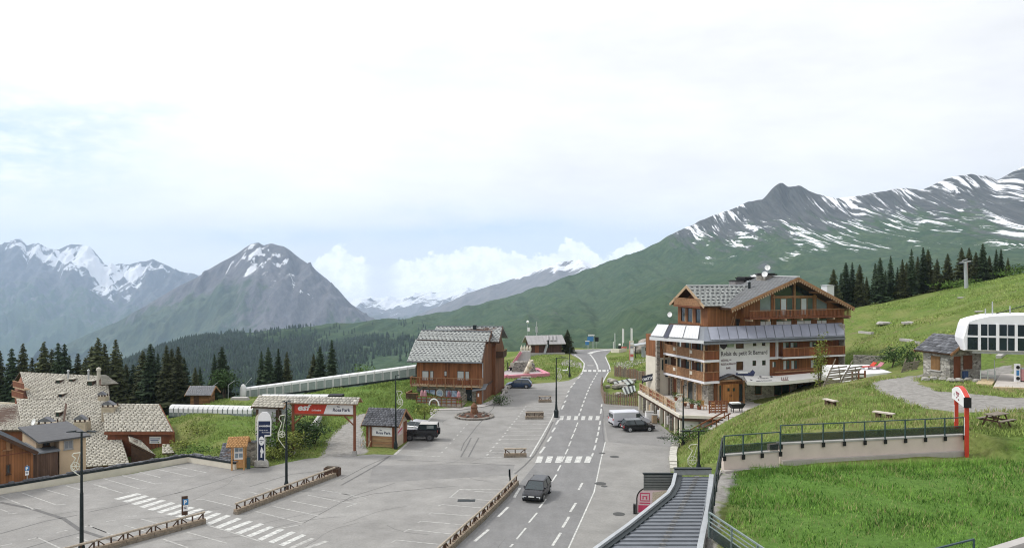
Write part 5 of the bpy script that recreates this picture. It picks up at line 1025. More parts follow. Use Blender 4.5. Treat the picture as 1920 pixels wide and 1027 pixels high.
# stone portal hut of the walkway behind the totem
FK = Frame((P(480,840,90).x,90), R(-10)); z0 = 0
sk_ = gable_hut(FK, 'stone_hut', 'stone-slab roofed portal hut with white vaulted opening behind the totem', 'hut', 0, 3.1, 0, 3.0, -0.2, 4.2, 0.95, 0.4, mat('pale_grey_cladding', (0.50,0.51,0.53), 0.7, 0.08, 2), LAUZE, (0.5,0.45,0.06), 61)
vlt = MB(); pf = [(1.1+0.72*math.cos(math.pi*i/12),3.0+0.75*math.sin(math.pi*i/12)) for i in range(13)]; vlt.ring([(x,-0.9,z) for x, z in pf], [(x,-0.003,z) for x, z in pf], closed=False); vlt.prism([(x,-0.9,z) for x, z in pf]+[(0.38,-0.9,1.2),(1.82,-0.9,1.2)], (0,0.04,0)); vlt.build('vault', CREAM, sk_)
MB().box(0.02,0.30,-0.04,-0.003,1.0,4.0).box(2.4,3.08,-0.04,-0.003,0,4.0).parts('recess_shade_panel', W_DARK, sk_); MB().bar((2.9,-0.35,0),(2.9,-0.35,4.2),0.16,0.16).build('post', W_DARK, sk_)  # dark boards proud of the wall, painting the shade of recesses
# red and white sign gate
FA = Frame.two(G(549.5,850.5), G(665,853.5)); ag = FA.thing('sign_gate', 'timber gate with tiled roof carrying a red and a white banner over the path', 'gate'); LA = FA.loc(G(665,853.5)).x; zT = FA.pt(600,756)[1]
for s in (0, LA): MB().bar((s,0,-0.1),(s,0,zT),0.24,0.24).build('post', W_RED, ag); MB().box(s-0.2,s+0.2,-0.2,0.2,-0.2,0.5 if s else 0.5).build('post_foot', CONC, ag)
z1 = FA.pt(600,775.5)[1]; MB().bar((-0.1,0,z1-0.09),(LA+0.1,0,z1-0.09),0.18,0.16).build('beam', W_RED, ag); MB().bar((-0.1,0,zT+0.08),(LA+0.1,0,zT+0.08),0.2,0.2).build('beam', W_RED, ag)
for s, d in ((0.12,1),(LA-0.12,-1)): MB().bar((s,0,z1-1.1),(s+d*1.0,0,z1-0.18),0.12,0.12).build('brace', W_RED, ag)
rq = (Vector((-0.7,0,zT+0.72)), Vector((LA+0.6,0,zT+0.72)), Vector((LA+0.6,-0.95,zT+0.12)), Vector((-0.7,-0.95,zT+0.12))); bq = (Vector((LA+0.6,0,zT+0.72)), Vector((-0.7,0,zT+0.72)), Vector((-0.7,0.95,zT+0.12)), Vector((LA+0.6,0.95,zT+0.12)))
for i, q in enumerate((rq, bq)): slab(*q, 0.09, 'roof', W_BEAM, ag); tiles(*q, 0.36, 0.38, mat('bleached_slab', (0.47,0.45,0.40), 0.9, 0.2, 2, island=0.25), ag, 0.05, 71+i)
zl, zh = z1+0.02, zT-0.03; sm_ = FA.pt(611,765)[0]; s_l = 0.16; s_r = LA-0.16
RB = MB().prism([(s_l,-0.05,zl),(sm_-0.25,-0.05,zl),(sm_+0.15,-0.05,zh),(s_l,-0.05,zh)], (0,0.05,0)).build('red_banner', REDP, ag)
MB().prism([(sm_-0.23,-0.05,zl),(s_r,-0.05,zl),(s_r,-0.05,zh),(sm_+0.17,-0.05,zh)], (0,0.05,0)).build('white_banner', WPAINT, ag)
hb = zh-zl; text('esf', 0.92, WPAINT, ag, (s_l+0.32,-0.055,zl+0.34), shear=0.25, bold=0.03, sx=1.25); text('La Rosière', 0.24, WPAINT, ag, (sm_-1.55,-0.055,zl+0.3), shear=0.2, bold=0.006)
INKN = mat('dark_blue_ink', (0.025,0.03,0.08), 0.6, 0.1, 4)
def rosa(parent, x, y, z, sc): text('Rosa', sc, INKN, parent, (x,y,z), shear=0.1, bold=sc*0.02); text('Park', sc, INKN, parent, (x+sc*2.25,y,z+sc*0.02), bold=sc*0.02, shear=-0.05); text('The', sc*0.42, INKN, parent, (x+sc*1.0,y,z+sc*0.9), bold=sc*0.01)
rosa(ag, sm_+0.75, -0.055, zl+0.3, 0.47)
MB().box(-0.28,0.05,-0.55,-0.2,0,1.5).build('ticket_box', mat('pale_pink_print', (0.62,0.45,0.40), 0.6, 0.25, 4), ag)
lw = thing('low_wall', 'pale curving retaining wall climbing behind the left post of the sign gate', 'wall'); wp = [P(552,836,88.8), P(570,822,93), P(590,808,98), P(602,797,103), P(606,786,108)]
wall_run([Vector((p.x,p.y,H(p.x,p.y))) for p in wp], 0.3, -0.4, 0.95, 'wall_face', mat('pale_wall', (0.46,0.45,0.44), 0.9, 0.12, 1.5), lw)
fe = thing('wire_fence', 'small wire fence between the sign gate and the wooden information hut', 'fence', (P(668,840,88.5).x,88.3,0)); fb = MB(); fr_ = MB()
for k in range(5): fb.bar((k*0.25,0,-0.05),(k*0.25,0,1.0),0.035,0.035)
for z in (0.2,0.6,0.98): fr_.bar((0,0,z),(1.0,0,z),0.03,0.03)
fb.parts('post', GALV, fe); fr_.parts('wire', GALV, fe)
# information hut with the white banner
FH = Frame(G(688,836), R(-12)); Lh = FH.pt(743,820)[0]
zw = FH.pt(715,797)[1]; hh = gable_hut(FH, 'information_hut', 'wooden information hut with slate roof and white banner by the car park', 'hut', 0, Lh, 0, 3.6, -0.1, zw, 1.45, 0.5, mat('hut_side_boards', (0.50,0.42,0.34), 0.8, 0.12, 1.5), LAUZE_D, (0.36,0.32,0.035), 81)
for s in (0.12, 0.55, Lh-0.3, Lh-0.02): MB().bar((s,-0.22,-0.1),(s,-0.22,zw),0.16,0.16).build('post', W_RED, hh)
a, b, c, d = FH.rect(694.5,800.5,736,817,-0.1); MB().box(a,b,-0.1,-0.05,c,d).build('white_banner', WPAINT, hh); rosa(hh, a+0.65, -0.105, c+0.22, 0.42)
for k in range(4):
    e = c-0.02-(k+1)*0.30; MB().box(a,b,-0.09,-0.04,e+0.015,e+0.29).build('board', mat('front_boards_%d' % (k%2), ((0.33,0.19,0.10),(0.40,0.26,0.14))[k%2], 0.75, 0.3, 3, stretch=(0.3,1,2)), hh)
MB().box(a-0.1,b+0.1,-0.12,-0.02,-0.05,c-1.25).build('recess_shade_panel', BLACKP, hh)  # flat black panel: shade below the boards given as colour
MB().box(Lh+0.003,Lh+0.03,0.4,1.9,1.2,2.9).build('side_poster', mat('pink_poster', (0.62,0.50,0.50), 0.6, 0.2, 2.5), hh); MB().hexa([(Lh+0.032,0.4,1.45),(Lh+0.032,1.9,1.75),(Lh+0.04,1.9,1.75),(Lh+0.04,0.4,1.45)], [(Lh+0.032,0.4,1.65),(Lh+0.032,1.9,1.97),(Lh+0.04,1.9,1.97),(Lh+0.04,0.4,1.65)]).build('poster_stripe', mat('rose_print', (0.50,0.10,0.14), 0.6, 0.1, 3), hh)
MB().box(Lh-0.02,Lh+0.025,2.3,3.38,-0.1,zw).build('side_door', W_RED, hh)
for s in (-0.5,0.35): MB().bar((s,-0.6,0),(s+0.25,-0.3,0.7),0.07,0.07).build('prop', W_PALE, hh)
# ------------------------------------------------------------------ brown chalet with three stepped roofs
FB = Frame((P(781.5,755,118.5).x,118.5), R(-10)); ch = FB.thing('chalet', 'brown timber chalet with three stepped pale grey roofs and a stone ground floor', 'chalet')
sR = FB.pt(904,720)[0]; z_f = FB.pt(840,724)[1]; z_e = FB.pt(840,678)[1]; tB = 8.5
z_r = lambda t: z_e + 0.47*(t+1.4)
W_CH = mat('chalet_boards', (0.275,0.110,0.044), 0.7, 0.35, 1.2, plank=('x',0.24), stretch=(1,1,0.2)); W_CH_SHADE = mat('chalet_shaded_boards', (0.18,0.075,0.034), 0.7, 0.3, 1.2, plank=('y',0.24), stretch=(1,1,0.2))  # second copy is darkened: the side wall's shade is put into its colour
wn = [FB.rect(791,694.6,804,713), FB.rect(806,694.6,813,713), FB.rect(832.5,695,838,705), FB.rect(857,695,870,713), FB.rect(872,695.5,880,713)]
b = MB(); b.wall(0,sR,z_f,z_e+0.3,0,0.3,wn); b.build('front_wall', W_CH, ch)
for i, (a, c, d, e) in enumerate(wn): window(FB, ch, a, c, d, e, 0.03, mat('bright_pane', (0.50,0.53,0.52), 0.3, 0.1, 2), W_DARK, mull=0, sill=False, fw=0.07)
gw = [FB.rect(793,729,817,745), FB.rect(834,730,858,746), FB.rect(873,730,885,756)]
gw[2] = (gw[2][0],gw[2][1],-0.1,gw[2][3]); MB().wall(0,sR,-0.2,z_f,0,0.35,gw).build('stone_wall', RUBBLE, ch)
POST = mat('blue_white_poster', (0.50,0.58,0.66), 0.6, 0.55, 1.3, col2=(0.07,0.16,0.36))
for a, c, d, e in gw[:2]: w_ = window(FB, ch, a, c, d, e, 0.06, GLASS, W_RED, mull=1, fw=0.1); MB().box(a+0.12,c-0.12,0.03,0.044,d+0.12,e-0.12).build('poster', POST, w_)
a, c, d, e = gw[2]; dr = MB().box(a+0.05,c-0.05,0.12,0.18,d,e).build('door', GLASSD, ch); MB().box(c-0.25,c-0.2,0.06,0.119,d+1.0,d+1.25).build('handle', GALV, dr)
rd = MB(); cx_, zc_ = FB.pt(824.5,736.5,-0.02); rd.prism([(cx_+0.55*math.cos(6.283*i/18),-0.05,zc_+0.6*math.sin(6.283*i/18)) for i in range(18)], (0,0.048,0)); rd.build('round_sign', WPAINT, ch); rd = MB(); rd.prism([(cx_+0.42*math.cos(6.283*i/18),-0.06,zc_+0.46*math.sin(6.283*i/18)) for i in range(18)], (0,0.009,0)); rd.build('round_sign_face', POST, ch)
a, c, d, e = FB.rect(873,722,886,730,-0.03); MB().box(a,c,-0.04,-0.003,d,e).build('door_boards', W_CH, ch)
a, c, d, e = FB.rect(894,731,903,757,-0.6); MB().box(a,c,-0.9,-0.003,-0.1,e).build('wood_store', W_CH, ch); MB().box(a+0.2,c-0.3,-0.94,-0.903,d+1.1,d+1.6).build('notice', WPAINT, ch)
p0 = FB.pt(886,730,-1.1); p1 = FB.pt(911,727,-1.1); slab((p0[0],0.1,p0[1]+0.45),(p1[0],0.1,p1[1]+0.45),(p1[0],-1.5,p1[1]-0.1),(p0[0],-1.5,p0[1]-0.1),0.12,'porch_roof',ZINC,ch)
# roofs: R1 low front, R2 and R3 stepping up behind
def roofpt(px, py, t): s, z = FB.pt(px, py, t); return Vector((s,t,z))
# side wall and the further wing
tS, zS = FB.ps(921,700,sR); MB().prism([(sR,0.003,-0.2),(sR,7.5,-0.2),(sR,7.5,z_r(7.5)-0.25),(sR,0.003,z_r(0)-0.25)], (-0.3,0,0)).build('side_wall', W_CH_SHADE, ch)
MB().box(sR+0.003,sR+0.06,0,7.5,z_f-0.3,z_f+0.05).build('string_board', W_DARK, ch)
MB().box(0.3,sR+0.5,7.5,15,-0.2,z_e-0.5).prism([(sR+0.5,7.5,z_e-0.5),(sR+0.5,15,z_e-0.5),(sR+0.5,15,z_e+0.6),(sR+0.5,10.5,roofpt(930,612,10.5).z-0.35),(sR+0.5,7.5,z_e+1.6)], (-sR-0.2,0,0)).parts('rear_wall', W_CH_SHADE, ch)
MB().bar((sR+0.1,-0.05,0),(sR+0.1,-0.05,z_e),0.12,0.12).build('downpipe', GALV, ch)
t1 = 4.3; R1 = (roofpt(779,636.5,t1), roofpt(912,640,t1), roofpt(904,679,-1.4), roofpt(763,676.5,-1.4))
t2 = 6.4; R2 = (roofpt(790,619,t2), roofpt(922,622,t2), roofpt(917,640.5,t1-0.3), roofpt(782,636,t1-0.3))
t3 = 10.5; R3 = (roofpt(818,612,t3), roofpt(943,612.5,t3), roofpt(936.5,641,t3-5.0), roofpt(806,636,t3-5.0))
for i, q in enumerate((R1, R2, R3)):
    slab(*q, 0.22, 'roof', W_DARK, ch); tiles(*q, 0.62, 0.46, TILE_G, ch, 0.035, 90+i, jit=0.0, gap=0.02, under=0.01)
    A, B, Cc, D = q; nn = (B-A).cross(D-A).normalized(); nn = nn if nn.z > 0 else -nn; g = MB(); nr = max(2, int((D-A).length/0.62))
    for j in range(nr):
        v = (j+0.5)/nr; w = (A.lerp(D,v)-B.lerp(Cc,v)).length; n_c = int(w/0.62)
        for k in range(n_c): u = (k+(0.25 if j % 2 else 0.75))/n_c; c = A.lerp(D,v).lerp(B.lerp(Cc,v),u)+nn*0.07; e = (B-A).normalized()*0.12; g.bar(c-e, c+e, 0.07, 0.09)
    stuff(g.build('snow_guards', mat('snow_guard_metal', (0.075,0.08,0.085), 0.6, 0.1, 5), ch))
    MB().bar(B+nn*0.02,Cc+nn*0.02,0.10,0.34).build('verge_board', W_DARK, ch); MB().bar(A+nn*0.08,B+nn*0.08,0.26,0.10).build('ridge_cap', ZINC, ch)
    bk = (B, A, A+Vector((0,4.5,-2.0)), B+Vector((0,4.5,-2.0)))
    if i: slab(*bk, 0.2, 'roof', ZINC, ch)
MB().bar(R1[3]+Vector((0,-0.08,-0.06)),R1[2]+Vector((0,-0.08,-0.06)),0.14,0.14).build('gutter', ZINC, ch)
c = roofpt(890,615,9.5); MB().box(c.x-0.25,c.x+0.25,9.3,9.8,c.z-0.6,c.z+0.5).build('chimney', DARKM, ch)
a = roofpt(928,668,9.0); bl = MB().box(a.x,a.x+1.5,8.0,11.0,a.z-0.1,a.z).build('balcony', W_DARK, ch); board_rail(bl,(a.x+1.5,8.0,a.z),(a.x+1.5,11,a.z),1.0,W_DARK,name='railing'); board_rail(bl,(a.x,8.0,a.z),(a.x+1.5,8.0,a.z),1.0,W_DARK,name='railing')
# balcony along the front
bs0 = FB.pt(769,724,-1.2)[0]; bs1 = FB.pt(903,724,-1.2)[0]; zb = FB.pt(840,722,-1.2)[1]
bl = MB().box(bs0,bs1,-1.3,-0.003,zb-0.22,zb).build('balcony', W_PALE, ch); board_rail(bl,(bs0,-1.27,zb),(bs1,-1.27,zb),1.05,W_RED,0.24,'railing_boards',0.13); board_rail(bl,(bs0,-1.27,zb),(bs0,-0.05,zb),1.05,W_RED,name='railing_boards'); board_rail(bl,(bs1,-1.27,zb),(bs1,-0.05,zb),1.05,W_BEAM,name='railing_boards')
for k in range(9): s = bs0+0.2+k*(bs1-bs0-0.4)/8; MB().bar((s,-1.36,zb-0.2),(s,-1.36,zb+1.1),0.1,0.1).build('post', W_BEAM, ch); MB().bar((s,-1.25,zb-0.32),(s,-0.05,zb-0.32),0.14,0.18).build('joist', W_BEAM, ch)
# terrace deck in front
ds0 = FB.pt(781,765,-4.4)[0]; ds1 = FB.pt(865,766,-4.4)[0]
dk = FB.thing('chalet_terrace', 'railed wooden terrace deck in front of the stone ground floor of the brown chalet', 'terrace'); MB().box(ds0,ds1,-4.5,-0.005,-0.1,0.35).build('deck', W_GREY, dk)
railing(dk,(ds0,-4.45,0.35),(ds1,-4.45,0.35),1.25,9,W_RED,3); railing(dk,(ds1,-4.45,0.35),(ds1,-1.2,0.35),1.25,3,W_GREY,3)
gl_ = MB()
for k in range(8): s = ds0+0.15+k*(ds1-ds0)/9; gl_.box(s,s+(ds1-ds0)/9-0.12,-4.43,-4.41,0.45,1.4)
gl_.parts('panel', mat('screen_panel', (0.22,0.20,0.19), 0.5, 0.35, 3.0), dk)
wh = [(FB.pt(814,762,-4.6)[0]+0.72*math.cos(math.pi*i/12), -4.62, 0.35+0.95*math.sin(math.pi*i/12)) for i in range(13)]; MB().path(wh,0.10,7).build('arch', WPAINT, dk)
for k, (px, m_) in enumerate(((791,'pink'),(797,'pink'),(842,'plum'),(860,'pink'))):
    s = FB.pt(px,748,-3.0)[0]; b = MB().tube((s,-3.0,0.35),(s,-3.0,1.9),0.05,0.05,6); b.lathe([(0.30,1.4),(0.22,2.0),(0.03,2.3)],(s,-3.0,0),8); b.build('folded_parasol', mat(m_+'_cloth', (0.42,0.22,0.24) if m_=='pink' else (0.16,0.08,0.10), 0.8, 0.2, 5), dk)
ls0 = FB.pt(762,750,-3.2)[0]; ld = FB.thing('raised_deck', 'raised boarded deck on white stilts at the left end of the brown chalet', 'deck'); zd = FB.pt(770,751,-3.2)[1]
MB().box(ls0,ds0-0.05,-3.4,-0.4,zd-0.18,zd).build('deck', W_GREY, ld); board_rail(ld,(ls0,-3.38,zd),(ds0-0.05,-3.38,zd),1.15,W_DARK); board_rail(ld,(ls0,-3.38,zd),(ls0,-0.4,zd),1.15,W_RED)
for s, t in ((ls0+0.15,-3.2),(ls0+0.9,-3.2),(ls0+0.15,-0.7),(ds0-0.3,-3.2)): MB().bar((s,t,-0.5),(s,t,zd-0.18),0.18,0.18).build('stilt', CREAM, ld)
pv_ = [FB.loc(Vector((*G(*p).xy,0))) for p in [(808,779),(820,769.5),(864,768.5),(908,762.5),(942,752.5),(938,744),(905,747),(880,757),(800,760)]]
tag(MB().prism([(p.x,p.y,0.012) for p in pv_], (0,0,0.09)).build('forecourt_paving', PAVE, None, loc=FB.o, rz=FB.a), kind='structure')
for i, (px, py, s) in enumerate([(934,750,0.75),(941,744,0.55),(946,736,0.7),(950,728,0.6),(930,756,0.5)]):
    g = G(px,py); boulder('boulder', ['large grey boulder at the right corner of the brown chalet','small boulder second from the chalet corner','grey boulder third from the chalet corner','pale boulder nearest the parked blue car','low boulder nearest the chalet wood store'][i], (g.x,g.y,-0.15), s,s*0.8,s*0.6, 60+i, None, 'boulders edging the forecourt')
kb = MB(); kp = [G(939,757), G(945,742), G(951,728), G(957,722)]
kw = thing('kerb_wall', 'low pale kerb wall running from the chalet boulders to the blue car', 'wall'); wall_run([Vector((p.x,p.y,0)) for p in kp], 0.3, -0.1, 0.45, 'wall_face', PAVE, kw)
# fountain planter
g = G(889,781); fp = thing('fountain_planter', 'round planter with brown earth and a carved stump in the middle of the pavement', 'planter', (g.x,g.y,0))
MB().lathe([(2.6,-0.02),(2.65,0.22),(2.35,0.28),(2.3,0.14),(0.0,0.16)],(0,0,0),26).build('rim', RUBBLE_D, fp); MB().lathe([(2.25,0.1),(1.6,0.30),(0.6,0.42),(0.0,0.45)],(0,0,0),20).build('earth', mat('reddish_earth', (0.10,0.05,0.033), 0.95, 0.4, 3, bump=0.4), fp)
MB().lathe([(0.55,0.3),(0.5,0.8),(0.42,1.1),(0.48,1.35),(0.3,1.7),(0.05,1.95)],(0,0,0),9).build('stump', mat('carved_wood', (0.16,0.08,0.045), 0.9, 0.4, 4, bump=0.5), fp)
r6 = random.Random(6)
for k in range(9): a = k*0.7; boulder('stone', None, (math.cos(a)*1.6,math.sin(a)*1.6,0.2), 0.28,0.25,0.2, k, RUBBLE_D, parent=fp)
stuff(blades('planter_weeds', [(g.x+2.2*math.cos(k),g.y+2.2*math.sin(k)) for k in range(6)], 5, 0.2, 0.03, BLADE_D, 9)) if False else None
# knoll at the top of the road: wooden hut, mast, trampoline play area, signs
KH = Frame(P(996,660,182), R(14)); zk = H(P(996,660,182).x, 182)+0.85; w1 = KH.pt(1053,655)[0]
kh = thing('ski_hut', 'dark wooden hut with pale sheet roof and vents on the crest of the road', 'hut', KH.o, KH.a); fa = KH.rect(992,636,1012,657)
MB().prism([(0,0,zk-0.3),(0,4.6,zk-0.3),(0,4.6,zk+2.1),(0,2.3,zk+3.5),(0,0,zk+2.1)], (w1,0,0)).build('wall', mat('hut_dark_boards', (0.085,0.045,0.035), 0.8, 0.3, 1.5, plank=('xy',0.25)), kh)
for sgn in (0,1):
    A, B = Vector((-0.8,2.3,zk+3.75)), Vector((w1+0.8,2.3,zk+3.75)); t_ = -0.7 if not sgn else 5.3; q = (A,B,Vector((B.x,t_,zk+1.95)),Vector((A.x,t_,zk+1.95))) if not sgn else (B,A,Vector((A.x,t_,zk+1.95)),Vector((B.x,t_,zk+1.95)))
    slab(*q, 0.15, 'roof', mat('pale_sheet_roof', (0.34,0.33,0.33), 0.5, 0.12, 1.0), kh); seams(*q, 9, MATS['pale_sheet_roof'], kh)
vt = MB()
for k in range(3): s = w1*0.55+k*0.9; vt.tube((s,0.2,zk+2.55),(s+0.5,1.9,zk+3.55),0.3,0.3,8)
vt.parts('roof_vent', MATS['pale_sheet_roof'], kh); MB().box(w1*0.5,w1*0.55,-0.8,-0.7,zk+1.2,zk+2.9).build('flue_pipe', DARKM, kh); MB().bar((w1*0.40,-0.9,zk-0.1),(w1*0.50,-0.5,zk+1.9),0.6,0.2).build('chute', GALV, kh)
MB().box(0.9,1.8,-0.05,-0.003,zk,zk+1.9).build('door', W_RED, kh); MB().box(-0.5,w1+0.5,-1.0,0,zk-1.6,zk-0.05).build('plinth', CONC, kh)
def pole(name, label, cat, px, y0, y1, Y, r, m, head=None, group=None, zb=None):
    a = P(px,y0,Y); z0 = H(a.x,Y) if zb is None else zb; t = thing(name, label, cat, (a.x,Y,z0-0.05), 0, group); h = P(px,y1,Y).z-z0; MB().tube((0,0,-0.1),(0,0,h),r,r*0.7,7).build('pole', m, t)
    if head: head(t, h)
    return t
pole('mast', 'tall thin mast rising behind the dark hut on the crest', 'mast', 1006, 655, 602, 187, 0.14, GALV, lambda t, h: MB().box(-0.25,0.25,-0.2,0.2,h-2.5,h-1.2).build('aerial_box', GALV, t))
pole('wind_pole', 'thin pole with white ball left of the dark hut on the crest', 'pole', 989.5, 660, 603, 190, 0.04, GALV, lambda t, h: (MB().lathe([(0.02,h-0.35),(0.33,h-0.1),(0.33,h+0.15),(0.02,h+0.4)],(0,0,0),10).build('ball', WPAINT, t), MB().box(-0.12,0.5,-0.02,0.02,h-2.2,h-1.3).build('streamer', WPAINT, t)))
# play area
PF = Frame.two(G(944,712), G(1025,708)); pl = thing('play_platform', 'low platform with pink padded edge on the grass beside the brown chalet', 'play area')
pg = [P(932,698,145), P(951,711.5,143), P(1027,707.5,146), P(1003,697,154), P(962,694,156)]; zq = 0.25
MB().prism([(p.x,p.y,-0.1) for p in pg], (0,0,0.55)).build('surface', mat('grey_matting', (0.40,0.36,0.36), 0.9, 0.12, 1), pl)
for a, b in ((0,1),(1,2),(2,3)): MB().bar((pg[a].x,pg[a].y,0.33),(pg[b].x,pg[b].y,0.33),0.9,0.62).build('pink_edge', mat('pink_padding', (0.60,0.24,0.30), 0.6, 0.12, 2), pl)
g = P(985,700,150); bc = thing('bouldering_block', 'dark stone-clad climbing block in the middle of the pink-edged platform', 'climbing block', (g.x,g.y,0.45)); MB().prism([(-2.6,-1.2,0),(2.0,-1.2,0),(1.7,-1.0,1.3),(0.8,-1.0,1.85),(-2.0,-1.0,1.75)], (0,2.4,0)).build('block', RUBBLE_D, bc)
g = P(979,700,153); tw = thing('inflatable_tower', 'pink and grey inflatable slide tower behind the dark climbing block', 'inflatable', (g.x,g.y,0.45))
MB().prism([(-2.0,0,0),(1.6,0,0),(1.6,0,3.4),(0.0,0,3.4)], (0,1.6,0)).build('tower', mat('grey_pvc', (0.48,0.47,0.46), 0.5, 0.12, 1.5), tw); MB().bar((-2.3,-0.1,0.2),(-0.2,-0.1,3.3),0.6,0.5).build('slide', MATS['pink_padding'], tw)
for k in range(4): MB().lathe([(0.22,3.4),(0.26,3.9),(0.04,4.5)],(-0.1+k*0.55,0.8,0),8).build('turret', mat('cream_pvc', (0.58,0.54,0.44), 0.5, 0.1, 2), tw)
g = P(991,707,145); dg = thing('rearing_statue', 'pale rearing animal statue in front of the climbing block', 'statue', (g.x,g.y,0.3)); b = MB(); b.tube((-0.7,0,0.1),(0.0,0,1.4),0.42,0.5,9).tube((0.0,0,1.3),(0.35,0,2.5),0.5,0.36,9).tube((0.35,0,2.45),(0.85,-0.1,2.75),0.34,0.2,8).tube((0.3,0,2.5),(0.1,0.1,3.05),0.12,0.05,6).tube((0.2,0.3,1.7),(0.8,0.3,1.3),0.16,0.12,7).tube((-0.2,0.3,0.5),(0.5,0.3,0.0),0.25,0.2,7); b.build('body', mat('pale_fibreglass', (0.58,0.52,0.42), 0.6, 0.15, 2), dg, True)
g = P(986,714,138); MB_ = MB().box(-0.7,0.7,-0.5,0.5,0,0.9).box(-0.9,0.9,-0.6,0.6,0.903,1.0); tag(MB_.build('stone_pedestal', RUBBLE, loc=(g.x,g.y,H(g.x,g.y))), 'stone pedestal table on the grass behind the blue car', 'pedestal')
g = P(958,697,151); st = thing('black_seat_swing', 'small black seat and white panel at the left edge of the pink platform', 'play equipment', (g.x,g.y,0.42)); MB().box(-0.6,0.5,-0.3,0.3,0.4,0.6).build('seat', BLACKP, st); MB().box(-0.7,-0.5,-0.3,0.3,0,1.5).build('side', BLACKP, st); MB().box(-0.1,0.7,0.1,0.2,0.6,1.5).build('panel', CREAM, st); MB().box(-0.2,0.4,-0.2,0.2,0,0.397).build('foot', BLACKP, st)
g = P(931,700,150); kt2 = thing('control_cart', 'white machine with black roof standing right behind the brown chalet', 'machine', (g.x,g.y,H(g.x,g.y))); MB().box(-0.7,0.7,-0.5,0.5,0.4,1.9).build('cabinet', WPAINT, kt2); MB().box(-0.9,0.9,-0.7,0.7,2.3,2.5).build('roof', BLACKP, kt2)
for x in (-0.75,0.75): MB().bar((x,-0.5,0),(x,-0.5,2.3),0.1,0.1).build('post', BLACKP, kt2)
MB().box(-0.6,0.6,-0.4,0.4,0,0.397).build('base', BLACKP, kt2)
g = P(1060,703,150); st = thing('spring_seat', 'small white play seat on the grass by the road bend', 'play equipment', (g.x,g.y,H(g.x,g.y))); MB().box(-0.5,0.5,-0.3,0.3,0.5,0.65).build('seat', WPAINT, st); MB().tube((0,0,-0.05),(0,0,0.5),0.12,0.1,8).build('spring', GALV, st); MB().box(0.4,0.5,-0.3,0.3,0.65,1.0).build('back', WPAINT, st)
# signs and flags on the crest
def road_sign(label, px, y0, Y, w, h, zc, m, n=2):
    a = P(px,y0,Y); z0 = H(a.x,Y); t = thing('road_sign', label, 'road sign', (a.x,Y,z0-0.03))
    for k in range(n): x = (k-(n-1)/2)*w*0.7; MB().tube((x,0.05,-0.1),(x,0.05,zc+h/2),0.05,0.05,6).build('post', GALV, t)
    MB().box(-w/2,w/2,-0.03,0.0,zc-h/2,zc+h/2).build('panel', m, t); return t
BLUEP = mat('blue_sign', (0.05,0.20,0.42), 0.5, 0.1, 2)
road_sign('wide blue direction sign with white top at the top of the road', 1107, 655, 196, 1.5, 1.1, 2.4, BLUEP); a = P(1107,655,196); 
t = road_sign('small sign with blue lower panel left of the wide direction sign', 1101, 655, 195, 0.9, 0.8, 1.4, BLUEP, 1); MB().box(-0.55,0.55,-0.05,-0.031,1.82,2.05).build('top_panel', WPAINT, t)
road_sign('white topped panel standing behind the blue direction sign', 1108.5, 655, 198, 1.6, 0.35, 3.3, WPAINT)
road_sign('dark round-topped sign seen from behind on the crest', 1119, 654, 199, 0.9, 1.1, 2.3, BLACKP, 1)
for i, (px, y1) in enumerate([(1150,640),(1153,624),(1167,615),(1183,614),(1180,640)]):
    pole('flag_pole', ['short white pole at the edge of the crest','white flag pole nearest the crest edge','white flag pole with furled banner in the middle','tallest white flag pole near the roadside shelter','short white pole beside the red striped panel'][i], 'flag pole', px, 655, y1, 190, 0.09, WPAINT, (lambda t, h: MB().box(0.05,0.4,-0.02,0.02,h*0.35,h*0.98).build('furled_flag', WPAINT, t)) if i in (2,3) else None, 'flag poles on the crest')
a = P(1162,657,186); z0 = H(a.x,186); fs = thing('direction_post', 'post with round white disc, dark board and red arrow board by the crest', 'sign', (a.x,186,z0)); MB().tube((0,0,-0.1),(0,0,2.0),0.06,0.06,6).build('post', DARKM, fs); MB().lathe([(0.02,1.5),(0.28,1.6),(0.28,1.9),(0.02,2.0)],(0,-0.1,0),10).build('disc', WPAINT, fs); MB().box(-0.35,0.3,-0.12,-0.063,0.5,1.45).build('board', BLACKP, fs); MB().box(0.3,1.6,-0.1,-0.03,0.95,1.3).build('arrow_board', mat('faded_red', (0.52,0.13,0.10), 0.6, 0.2, 2), fs)
p = [P(1148,658,184), P(1163,660,182), P(1178,656.5,184)]; lw2 = thing('low_white_wall', 'low cream wall behind the direction post on the crest', 'wall'); wall_run([Vector((q.x,q.y+2.5,H(q.x,q.y+2.5))) for q in p], 0.3, -0.2, 0.85, 'wall_face', CREAM, lw2)
p = P(1184,671,168); sp = thing('striped_panel', 'tall red and white notice panel at the end of the upper verge', 'sign', (p.x,168,H(p.x,168)))
MB().box(-0.45,0.45,-0.1,0.1,-0.05,4.2).build('board', CREAM, sp)
for z, h, m_ in ((0.1,0.5,WPAINT),(0.9,0.5,MATS['faded_red']),(1.6,0.9,WPAINT),(2.7,0.4,mat('grey_print',(0.25,0.26,0.3),0.6,0.2,3)),(3.4,0.5,WPAINT)): MB().box(-0.25,0.4,-0.125,-0.103,z,z+h).build('notice', m_, sp)
MB().box(-0.45,-0.3,-0.125,-0.103,0,4.1).build('red_stripe', MATS['faded_red'], sp)
SH = Frame(P(1207,668,173), R(5)); zs = H(SH.o.x,173); ss = thing('roadside_shelter', 'grey metal-roofed shelter against the rock face beside the hotel', 'shelter', SH.o, SH.a)
